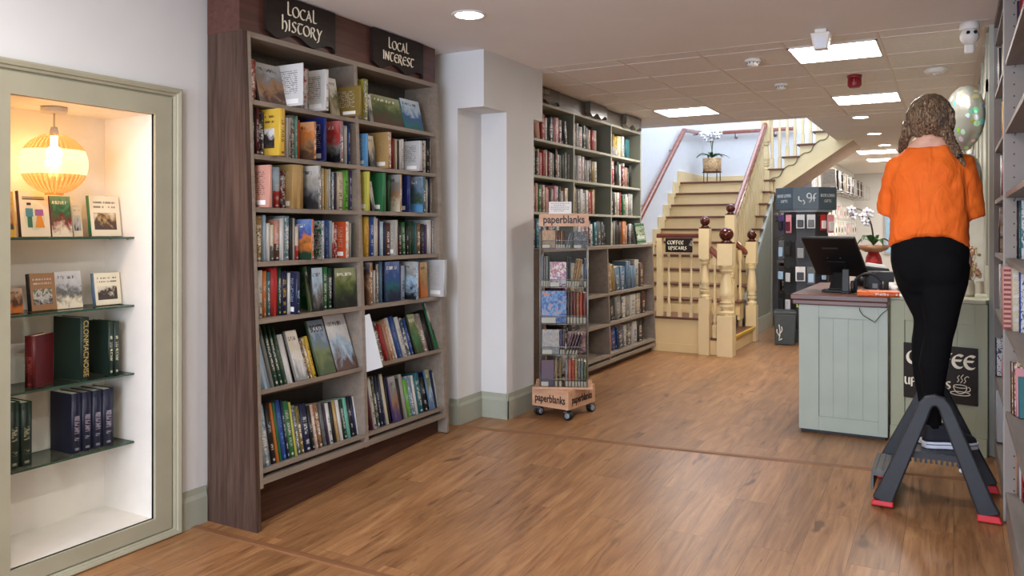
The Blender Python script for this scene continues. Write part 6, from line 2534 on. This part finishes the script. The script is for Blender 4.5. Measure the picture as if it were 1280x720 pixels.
# ================================================================== foil balloons
fb = NT('printed_silver_foil')
co = fb.coord('Object')
vo = fb.n('ShaderNodeTexVoronoi')
vo.inputs['Scale'].default_value = 24.0
fb.l(co, vo.inputs['Vector'])
spot = fb.math('LESS_THAN', vo.outputs['Distance'], .42)
hsv = fb.n('ShaderNodeHueSaturation')
fb.l(vo.outputs['Color'], hsv.inputs['Color'])
hsv.inputs['Saturation'].default_value = 1.1
sel = fb.math('GREATER_THAN', fb.sep(vo.outputs['Color'])[1], .45)
fb.base(fb.mix(fb.math('MULTIPLY', spot, sel), L4((176, 178, 166)), hsv.outputs[0]), .30)
fb.b.inputs['Metallic'].default_value = .45
fb.bump(fb.noise(co, 22, 3, .5), .45, .012)


def balloon(u, v, Y, R_, yaw, label):
    X = x_on(u, Y)
    zc = z_of(v, depth_y(u, Y))
    t = thing('balloon', label, 'balloon', (X, Y, zc), yaw, 'silver foil balloons')
    m = MB()
    rings = []
    n_ = 48
    for j in range(-9, 10):
        q = j / 9
        rr = R_ * math.sqrt(max(0.0004, 1 - abs(q) ** 2.2)) if abs(j) < 9 else R_ * .02
        ring = []
        for i in range(n_):
            a = 2 * PI * i / n_
            pucker = 1 + (.012 * math.sin(14 * a) if abs(q) < .25 else .004 * math.sin(14 * a))
            ring.append((q * R_ * .40, rr * pucker * math.cos(a), rr * pucker * math.sin(a) * 1.04 - (R_ * .06 if math.sin(a) < -.96 and abs(q) < .3 else 0)))
        rings.append(ring)
    m.loft(rings)
    m.build('foil', fb.m, t)
    m = MB()
    m.hexa([(-.003, -.014, -R_ * 1.22), (.003, -.014, -R_ * 1.22), (.003, .014, -R_ * 1.22), (-.003, .014, -R_ * 1.22), (-.003, -.007, -R_ * 1.01), (.003, -.007, -R_ * 1.01), (.003, .007, -R_ * 1.01), (-.003, .007, -R_ * 1.01)])
    m.build('neck', fb.m, t)
    m = MB()
    pth = [(0.0 + .012 * math.sin(s * 1.9), .010 * math.cos(s * 2.3), -R_ * 1.15 - s * .075) for s in range(9)]
    m.tube([(p.x, p.y, p.z) for p in [Vector(q) for q in pth]], .0022, 5)
    m.build('ribbon', M_WHITE, t)


balloon(1205, 147, 5.40, .178, math.radians(28), 'silver foil balloon printed with coloured shapes, upper of two by the sage wall')
balloon(1210, 226, 5.62, .160, math.radians(14), 'silver foil balloon half hidden behind the orange shirt, lower of two')

# ================================================================== wall rack and dried flowers behind the side counter
wr = thing('wall_rack', 'small pale wall rack of slim books above the side counter', 'rack', (WR - .001, 6.35, 1.02))
M_PALEW = plain('pale_rack_paint', (196, 190, 176), .5)
m = MB()
for y in (-.42, .40):
    m.box(-.10, 0, y, y + .02, 0, .50)
m.build('side', M_PALEW, wr)
for z in (0, .26):
    m = MB()
    m.box(-.10, 0, -.40, .40, z, z + .016)
    m.build('shelf', M_PALEW, wr)
    m = MB()
    m.box(-.10, -.094, -.40, .40, z + .05, z + .07)
    m.build('front_bar', M_PALEW, wr)
cs = ['zw', 'xw', 'iw', 'ek', 'Rw', 'Lw', 'ck', 'tw']
for r_ in range(2):
    y = 5.97
    for i, c in enumerate(cs[r_:] + cs[:r_]):  # slim books, of the same kind as those on the shelves
        M = Matrix.Translation((WR - .093, y, 1.02 + r_ * .26 + .0168)) @ Matrix.Rotation(PI, 4, 'Z')
        make_book('rack_book', 'slim %s book, %s along on the %s rail of the pale wall rack' % (NAMES[c[0]], ORD[i], ['lower', 'upper'][r_]), 'slim books in the wall rack', M, .03, .19 + .01 * (i % 3), .088, bookmat('S', c[0], c[1]),
                  bookmat('B', c[0], c[1]), bookmat('F', c[0], c[1], 'c'), edge_mat(c[0]))
        y += .085
df = thing('dried_flowers', 'bunch of cream dried flowers in a small jar on the sage side counter', 'flowers', (.075, 5.30, .9655))
m = MB()
m.lathe([(.001, .0005), (.030, .0005), (.034, .02), (.034, .07), (.026, .085), (.028, .095), (.024, .095), (.022, .085), (.001, .02)], n=18)
m.build('jar', plain('cream_jar', (190, 180, 160), .35), df)
rf = random.Random(5)
M_DRY = plain('cream_dried_flower', (204, 190, 150), .8, vary=.2, scale=60)
M_DRY2 = plain('pink_dried_flower', (190, 146, 120), .8, vary=.2, scale=60)
m, m2 = MB(), MB()
for i in range(26):
    a, ln, h_ = rf.uniform(0, 2 * PI), rf.uniform(.01, .055), rf.uniform(.14, .27)
    p1 = Vector((ln * math.cos(a), ln * math.sin(a), h_))
    m.tube([(0, 0, .06), (p1.x * .4, p1.y * .4, h_ * .6), p1], .0016, 5)
    for q in range(4):
        m2.sphere(p1 + Vector((rf.uniform(-.012, .012), rf.uniform(-.012, .012), rf.uniform(-.03, .012))), rf.uniform(.006, .011), 7, 5, i % 2)
m.build('stems', plain('straw_stem', (160, 140, 96), .8), df)
m2.build('flower_heads', [M_DRY, M_DRY2], df)

# ================================================================== book-lovers' gift stand beyond the counter
gx, gy = -1.46, 9.50
gs = thing('gift_stand', 'blue-grey octagonal gift stand with BOOK LOVERS header beyond the counter', 'display stand', (gx, gy, BACK_Z))
M_SLATE = plain('blue_grey_board', (66, 80, 90), .45, vary=.04)
M_SLATE2 = plain('charcoal_board', (52, 54, 58), .5, vary=.05)


def octa(r, z0, z1, mat, name, rot=PI / 8, mats=None):
    m = MB()
    pts = [(r * math.cos(rot + i * PI / 4), r * math.sin(rot + i * PI / 4)) for i in range(8)]
    m.prism(pts, z0, z1, 'xy')
    return m.build(name, mat, gs, bevel=.003)


GR = math.radians(22.5)
fdir = math.atan2(-gy, -gx)          # direction of the viewer from the stand
octa(.345, 1.455, 1.70, M_SLATE, 'header', fdir + PI / 8)
octa(.25, .14, 1.455, M_SLATE2, 'core', fdir + PI / 8)
octa(.33, .0005, .14, M_SLATE2, 'base', fdir + PI / 8)
octa(.30, 1.43, 1.455, plain('pale_trim', (180, 186, 188), .4), 'trim', fdir + PI / 8)
HF = .345 * math.cos(PI / 8)


def face_m(ang, r, z):
    n_ = Vector((math.cos(ang), math.sin(ang), 0))
    return frame_m(n_ * r + Vector((0, 0, z)), (-n_.y, n_.x, 0), (0, 0, 1))


M_PALE = plain('pale_header_print', (206, 212, 214), .5)
for da in (-PI / 4, PI / 4):
    Mx = face_m(fdir + da, HF + .0006, 1.585)
    text('BOOK LOVERS', .048, 'lettering', M_PALE, gs, Mx @ Matrix.Translation((0, .022, 0)), .0006, width=.205)
    text('GIFTS', .044, 'lettering', M_PALE, gs, Mx @ Matrix.Translation((0, -.038, 0)), .0006, width=.10)
Mx = face_m(fdir, HF + .0006, 1.58)
m = MB()
for path, r_ in ((arc(.035, .025, .022, .026, 0, 360, 16), .007), ([(.056, .025), (.056, -.02), (.035, -.05)], .007), ([(-.07, .02), (-.07, -.02), (-.04, -.035)], .008), ([(-.03, -.02), (-.01, -.045), (-.02, -.07)], .006),
                 ([(.11, .05), (.085, .03), (.085, -.04)], .007), ([(.07, .0), (.105, .0)], .006)):
    pts = catmull(path, 3) if len(path) < 9 else [Vector((q[0], q[1], 0)) for q in path]
    m.tube([Mx @ Vector((p.x, p.y, 0)) for p in pts], r_, 5)
m.build('header_emblem', M_PALE, gs)
GP = []
rgp = random.Random(31)
KINDS_ = ['card pack', 'key-ring pack', 'pen pack', 'magnet pack', 'bookmark pack', 'charm pack']
FIX = {(-1, 0, 0): ('r', 'w', 'red boxed gift', .075, .17), (-1, 1, 0): ('i', 'w', 'pink gift pack', .10, .20), (0, 0, 0): ('W', 'K', 'silver key-ring pack', .085, .15), (0, 1, 0): ('W', 'G', 'silver charm pack', .085, .15),
       (-1, 1, 3): ('l', 'y', 'bright blue boxed gift', .10, .15), (-1, 0, 3): ('i', 'r', 'pink and red bookmark strip', .06, .24), (0, 0, 3): ('Y', 'e', 'yellow print pack', .08, .16), (0, 0, 2): ('w', 'k', 'white drawing pack', .10, .16),
       (1, 0, 0): ('p', 'k', 'purple pouch', .085, .18), (1, 1, 0): ('i', 'm', 'pale pink pouch', .08, .2)}
for f_ in (-1, 0, 1):
    for row_ in range(4):
        for col_ in range(2):
            if (f_, col_, row_) in FIX:
                c1, c2, ds, w_, h_ = FIX[(f_, col_, row_)]
            else:
                c1, c2 = rgp.choice('kKnGkKxkW'), rgp.choice('gLWwkK')
                ds, w_, h_ = '%s %s' % (NAMES[c1], rgp.choice(KINDS_)), rgp.uniform(.075, .10), rgp.uniform(.15, .22)
            GP.append((f_, col_, row_, c1, c2, ds, w_, h_))
FNAME = {-1: 'stair-side', 0: 'front', 1: 'shelf-side'}
PR = .25 * math.cos(PI / 8)
M_CLEARP = glass('clear_pack_film', (236, 240, 242), .05, .9)
for f_, col_, row_, c1, c2, ds, w_, h_ in GP:
    ang = fdir + f_ * PI / 4 * -1
    n_ = Vector((math.cos(ang), math.sin(ang), 0))
    tdir = Vector((-n_.y, n_.x, 0))
    z = 1.40 - row_ * .285
    side = (col_ - .5) * .11
    p = Vector((gx, gy, BACK_Z)) + n_ * (PR + .075) + tdir * side + Vector((0, 0, z - h_))
    t = thing('gift_pack', '%s on %s face of the gift stand, %s row, %s one' % (ds, FNAME[f_], ORD[row_], ['first', 'second'][col_]), 'gift', p, ang + PI / 2, 'hanging gifts on the gift stand')
    m = MB()
    m.box(-w_ / 2, w_ / 2, -.002, .002, 0, h_)
    m.build('backing_card', plain('card_' + NAMES[c1].replace(' ', '_'), PAL[c1], .5), t)
    m = MB()
    m.box(-w_ * .36, w_ * .36, -.022, -.002, h_ * .1, h_ * .62)
    m.build('product', plain('gift_' + NAMES[c2].replace(' ', '_'), PAL[c2], .4), t, bevel=.006)
    m = MB()
    m.tube([(0, .074, h_ * .93), (0, -.012, h_ * .93), (0, -.016, h_ * .955)], .0025, 6)
    m.build('hook', M_STEEL, t)

# ================================================================== card wall beyond
cw = thing('wire_shelf', 'wire shelf of leaning frames along the far side wall', 'shelf', (-1.75, 14.6, 1.93))
m = MB()
for x in (.02, .12, .22, .30):
    m.tube([(x, -2.2, 0), (x, 2.6, 0)], .006, 6)
for z in (.12, .24):
    m.tube([(.30, -2.2, z), (.30, 2.6, z)], .005, 6)
for i in range(9):
    y = -2.2 + i * .6
    m.tube([(.0, y, 0), (.30, y, 0), (.30, y, .26)], .005, 6)
m.build('wires', M_STEEL, cw)
cc = ['wk', 'kw', 'ww', 'Dw', 'wD', 'cw', 'kw', 'wk', 'Kw', 'wg', 'ww', 'kc', 'wk', 'dw', 'wk']
for i, c in enumerate(cc):
    y = 12.55 + i * .29
    M = Matrix.Translation((-1.50, y, 1.945)) @ Matrix.Rotation(math.radians(14), 4, 'X')
    make_book('book', 'large leaning %s book, %s along the far wire shelf' % (NAMES[c[0]], ORD[i]), 'large books on the far wire shelf', M, .05, .30, .2, bookmat('S', c[0], c[1]), bookmat('B', c[0], c[1]), bookmat('T', c[0], c[1], 'g'), edge_mat(c[0]), pages=False, lump=True)
rg = random.Random(9)
pk = [('w', 'k'), ('W', 'i'), ('w', 'g'), ('c', 'k'), ('w', 'R'), ('i', 'w'), ('w', 'K')]
for r_ in range(4):
    for i in range(11):
        c1, c2 = pk[(i * 3 + r_ * 5) % len(pk)]
        y, z = 12.75 + i * .42 + (r_ % 2) * .1, 1.55 - r_ * .29
        t = thing('card_pack', '%s card pack on far side wall, %s along, %s row down' % (NAMES[c1], ORD[i], ORD[r_]), 'card pack', (-1.75, y, z), 0, 'hanging card packs on the far side wall')
        h_ = .2 + .03 * ((i + r_) % 2)
        m = MB()
        m.box(.05, .056, -.09, .09, 0, h_)
        m.build('card', plain('card_' + NAMES[c1].replace(' ', '_'), PAL[c1], .5), t)
        m = MB()
        m.sphere((.058, rg.uniform(-.03, .03), h_ * .4), .05, 10, 6, 0, (.16, .9, 1))
        m.build('motif', plain('gift_' + NAMES[c2].replace(' ', '_'), PAL[c2], .4), t)
        m = MB()
        m.tube([(0, 0, h_ * .92), (.075, 0, h_ * .92), (.08, 0, h_ * .96)], .004, 6)
        m.build('hook', M_STEEL, t)
t = thing('picture', 'pale blue framed picture low on the far end wall', 'picture', (-1.04, 17.399, .86))
m = MB()
for a in ((-.16, -.12, 0, .80), (.12, .16, 0, .80), (-.12, .12, 0, .04), (-.12, .12, .76, .80)):
    m.box(a[0], a[1], -.025, 0, a[2], a[3])
m.build('frame', plain('pale_frame', (168, 176, 184), .4), t)
m = MB()
m.box(-.12, .12, -.012, -.002, .04, .76)
m.build('print', plain('pale_blue_print', (150, 196, 232), .5), t)

# ================================================================== low shelf, lilies and bin under the upper flight
M_DKW = wood('dark_brown_wood', (46, 30, 24), (74, 50, 40), 'z', .45, 3)
ls = thing('low_bookcase', 'low dark bookcase with grey top under the upper stair flight', 'bookcase', (-1.87, 10.92, BACK_Z))
m = MB()
for x in (-.15, .13):
    m.box(x, x + .02, 0.001, .30, .001, .80)
m.build('side_panel', M_DKW, ls)
m = MB()
m.box(-.17, .17, -.02, .32, .80, .826)
m.build('top_board', plain('grey_top_board', (140, 128, 118), .5), ls)
for z in (.10, .42):
    m = MB()
    m.box(-.13, .13, .01, .30, z, z + .018)
    m.build('shelf', M_DKW, ls)
m = MB()
m.box(-.13, .13, .28, .30, .02, .8)
m.build('back_panel', M_DKW, ls)
for r_, (z, row) in enumerate(((.1185, 'dmkaR'), (.4385, 'DdRkD'))):
    for i, c in enumerate(row):
        M = Matrix.Translation((-1.97 + i * .046, 10.945, BACK_Z + z)) @ Matrix.Rotation(-PI / 2, 4, 'Z')
        make_book('book', 'upright %s book, %s along on the %s shelf of the low dark bookcase' % (NAMES[c], ORD[i], ['bottom', 'upper'][r_]), 'books in the low dark bookcase', M, .04, .2 + .02 * (i % 3), .16, bookmat('S', c, 'c'), bookmat('P', c, 'c'), bookmat('P', c, 'c'), edge_mat(c))
cup = thing('cupboard', 'tall dark brown cupboard behind the lilies under the stairs', 'cupboard', (-1.93, 11.62, BACK_Z))
m = MB()
m.box(-.12, .17, -.12, .2, .001, 1.60)
m.build('body', M_DKW, cup)
m = MB()
m.box(-.11, .16, -.138, -.121, .06, 1.55)
m.build('door', M_DKW, cup, bevel=.004)
m = MB()
m.sphere((.13, -.146, .8), .012, 10, 8)
m.build('knob', M_STEEL, cup)
lt = thing('lily_vase', 'leafy white lilies in a glass vase on the low dark bookcase', 'flowers', (-1.87, 11.06, BACK_Z + .826))
m = MB()
m.lathe([(.001, .001), (.055, .001), (.06, .02), (.055, .12), (.07, .20), (.067, .20), (.052, .12), (.056, .02), (.001, .012)], n=20)
m.build('vase', M_CLEARP, lt)
rl = random.Random(17)
mst, mlf, mfl = MB(), MB(), MB()
for i in range(15):
    a, ln, h_ = rl.uniform(0, 2 * PI), rl.uniform(.06, .19), rl.uniform(.34, .60)
    tip = Vector((ln * math.cos(a), ln * math.sin(a) * .8, h_))
    mst.tube([(0, 0, .03), (tip.x * .35, tip.y * .35, h_ * .6), tip], .005, 6)
    for q in range(7):
        s = rl.uniform(.4, 1)
        p = Vector((tip.x * s, tip.y * s, h_ * s))
        b = rl.uniform(0, 2 * PI)
        d = Vector((math.cos(b), math.sin(b), rl.uniform(-.3, .5))).normalized()
        w_ = d.cross(Vector((0, 0, 1))).normalized()
        L_ = rl.uniform(.07, .13)
        mlf.loft([[p + d * L_ * e_ + w_ * .018 * math.sin(PI * (e_ * .9 + .05)) + Vector((0, 0, -.04 * e_ * e_)), p + d * L_ * e_ + Vector((0, 0, .002 - .04 * e_ * e_)), p + d * L_ * e_ - w_ * .018 * math.sin(PI * (e_ * .9 + .05)) + Vector((0, 0, -.04 * e_ * e_)), p + d * L_ * e_ + Vector((0, 0, -.002 - .04 * e_ * e_))] for e_ in (0, .3, .6, .85, 1)])
    if i % 2 == 0:
        for k_ in range(6):
            b = 2 * PI * k_ / 6
            d = Vector((math.cos(b) * .8, math.sin(b) * .5 - .35, .35)).normalized()
            w_ = d.cross(Vector((0, 1, .2))).normalized()
            mfl.loft([[tip + d * .075 * e_ + w_ * .016 * math.sin(PI * (e_ * .9 + .06)), tip + d * .075 * e_ + Vector((0, .003, 0)), tip + d * .075 * e_ - w_ * .016 * math.sin(PI * (e_ * .9 + .06)), tip + d * .075 * e_ - Vector((0, .003, 0))] for e_ in (0, .35, .7, 1)])
mst.build('stems', M_STEM, lt)
tag(mlf.build('leaves', plain('dark_lily_leaf', (44, 62, 40), .4, vary=.25), lt), kind='stuff')
mfl.build('blooms', M_PETAL, lt)
bn = thing('storage_bin', 'dark grey bin with a pale leaf mark beside the counter', 'bin', (-1.60, 9.02, BACK_Z), math.radians(10))
m = MB()
m.hexa([(-.10, -.13, .0005), (.10, -.13, .0005), (.10, .13, .0005), (-.10, .13, .0005), (-.115, -.145, .335), (.115, -.145, .335), (.115, .145, .335), (-.115, .145, .335)])
m.build('body', plain('dark_grey_bin', (62, 68, 66), .5), bn, bevel=.012)
m = MB()
m.hexa([(-.12, -.15, .336), (.12, -.15, .336), (.12, .15, .336), (-.12, .15, .336), (-.11, -.14, .362), (.11, -.14, .362), (.11, .14, .362), (-.11, .14, .362)])
m.build('lid', plain('dark_grey_lid', (50, 54, 54), .5), bn, bevel=.006)
m = MB()
for pth in ([(-.06, .06), (-.05, .14), (-.06, .22)], [(-.055, .12), (-.03, .16), (-.035, .20)], [(-.058, .10), (-.08, .14), (-.08, .17)], [(-.065, .05), (-.03, .07)]):
    m.tube([(p.x, -.1375 - p.y * .05 + .0 - .0005, p.y) for p in catmull(pth, 3)], .006, 5)
m.build('leaf_mark', M_WHITE, bn)

# ================================================================== orchid at the back of the counter
ox, oy = x_on(1092, 6.12), 6.12
bw_ = thing('planter', 'tan bowl planter on a red patterned pot at the back of the counter', 'planter', (ox, oy, TOPZ))
m = MB()
m.lathe([(.001, .0005), (.045, .0005), (.055, .03), (.058, .14), (.050, .20), (.034, .235), (.001, .235)], n=24)
m.build('red_pot', plain('red_patterned_glaze', (176, 44, 46), .4, vary=.3, scale=50), bw_)
m = MB()
m.lathe([(.001, .2352), (.05, .2352), (.09, .255), (.105, .285), (.098, .285), (.08, .262), (.001, .255)], n=28)
m.build('bowl', plain('tan_turned_wood', (190, 140, 104), .45, vary=.1), bw_)
M_DSTEM = plain('dark_orchid_stem', (40, 24, 26), .5)
M_HEART = plain('maroon_orchid_heart', (96, 20, 44), .5)
orchid('counter_orchid', 'white orchid with maroon hearts in the tan bowl behind the monitor', (ox, oy, TOPZ), .262, [(PI * .96, .17, .28, 4), (PI * .93, .10, .24, 3)], M_PETAL, M_DSTEM, 5, .036, M_HEART, .12)
gp = thing('potted_plant', 'small green leafy plant between the monitor and the red pot', 'plant', (x_on(1078, 6.05), 6.05, TOPZ))
m = MB()
m.lathe([(.001, .0005), (.035, .0005), (.045, .07), (.04, .07), (.001, .06)], n=18)
m.build('pot', M_BLACK, gp)
m = MB()
rl = random.Random(4)
for i in range(34):
    a, el_ = rl.uniform(0, 2 * PI), rl.uniform(.25, 1.3)
    d = Vector((math.cos(a) * math.cos(el_), math.sin(a) * math.cos(el_), math.sin(el_)))
    w_ = d.cross(Vector((0, 0, 1))).normalized()
    L_ = rl.uniform(.06, .10)
    p = Vector((0, 0, .06))
    m.loft([[p + d * L_ * e_ + w_ * .014 * math.sin(PI * (e_ * .9 + .05)), p + d * L_ * e_ + Vector((0, 0, .002)), p + d * L_ * e_ - w_ * .014 * math.sin(PI * (e_ * .9 + .05)), p + d * L_ * e_ - Vector((0, 0, .002))] for e_ in (0, .3, .6, .85, 1)])
m.build('leaves', plain('bright_green_leaf', (70, 128, 52), .4, vary=.2), gp)

# ================================================================== the smallest books, gathered into one object
big = MB()
mats_, mi_of = [], {}


def slot(mt):
    if mt.name not in mi_of:
        mi_of[mt.name] = len(mats_)
        mats_.append(mt)
    return mi_of[mt.name]


for o, M, (x0, x1, y0, y1, h) in LUMPS:
    me = o.data
    k = big.add([M @ v.co for v in me.vertices])
    uvl = me.uv_layers[0].data
    for p in me.polygons:
        big.face([k + v for v in p.vertices], slot(me.materials[p.material_index]), [tuple(uvl[li].uv) for li in p.loop_indices], p.use_smooth)
    big.box(x0 + .001, x1 - .0004, y0 + .0002, y1 - .0002, .001, h - .001, slot(M_PAGE), M)
    bpy.data.objects.remove(o)
    bpy.data.meshes.remove(me)
ob = big.build('books', mats_)
tag(ob, 'packed rows of small books on second to fourth shelves of the grey-green bookcase', 'books', 'books on the grey-green bookcase', 'stuff')

# ================================================================== picture settings
vs = SC.view_settings
SC.display_settings.display_device = 'sRGB'
vs.view_transform = 'Standard'
vs.look = 'None'
vs.gamma = 1.0
vs.use_curve_mapping = False
vs.exposure = 0.24
SC.cycles.max_bounces = 10
SC.cycles.diffuse_bounces = 6
SC.cycles.transparent_max_bounces = 16
SC.cycles.caustics_reflective = False
SC.cycles.caustics_refractive = False
SC.cycles.sample_clamp_indirect = 6.0
SC.cycles.use_denoising = True
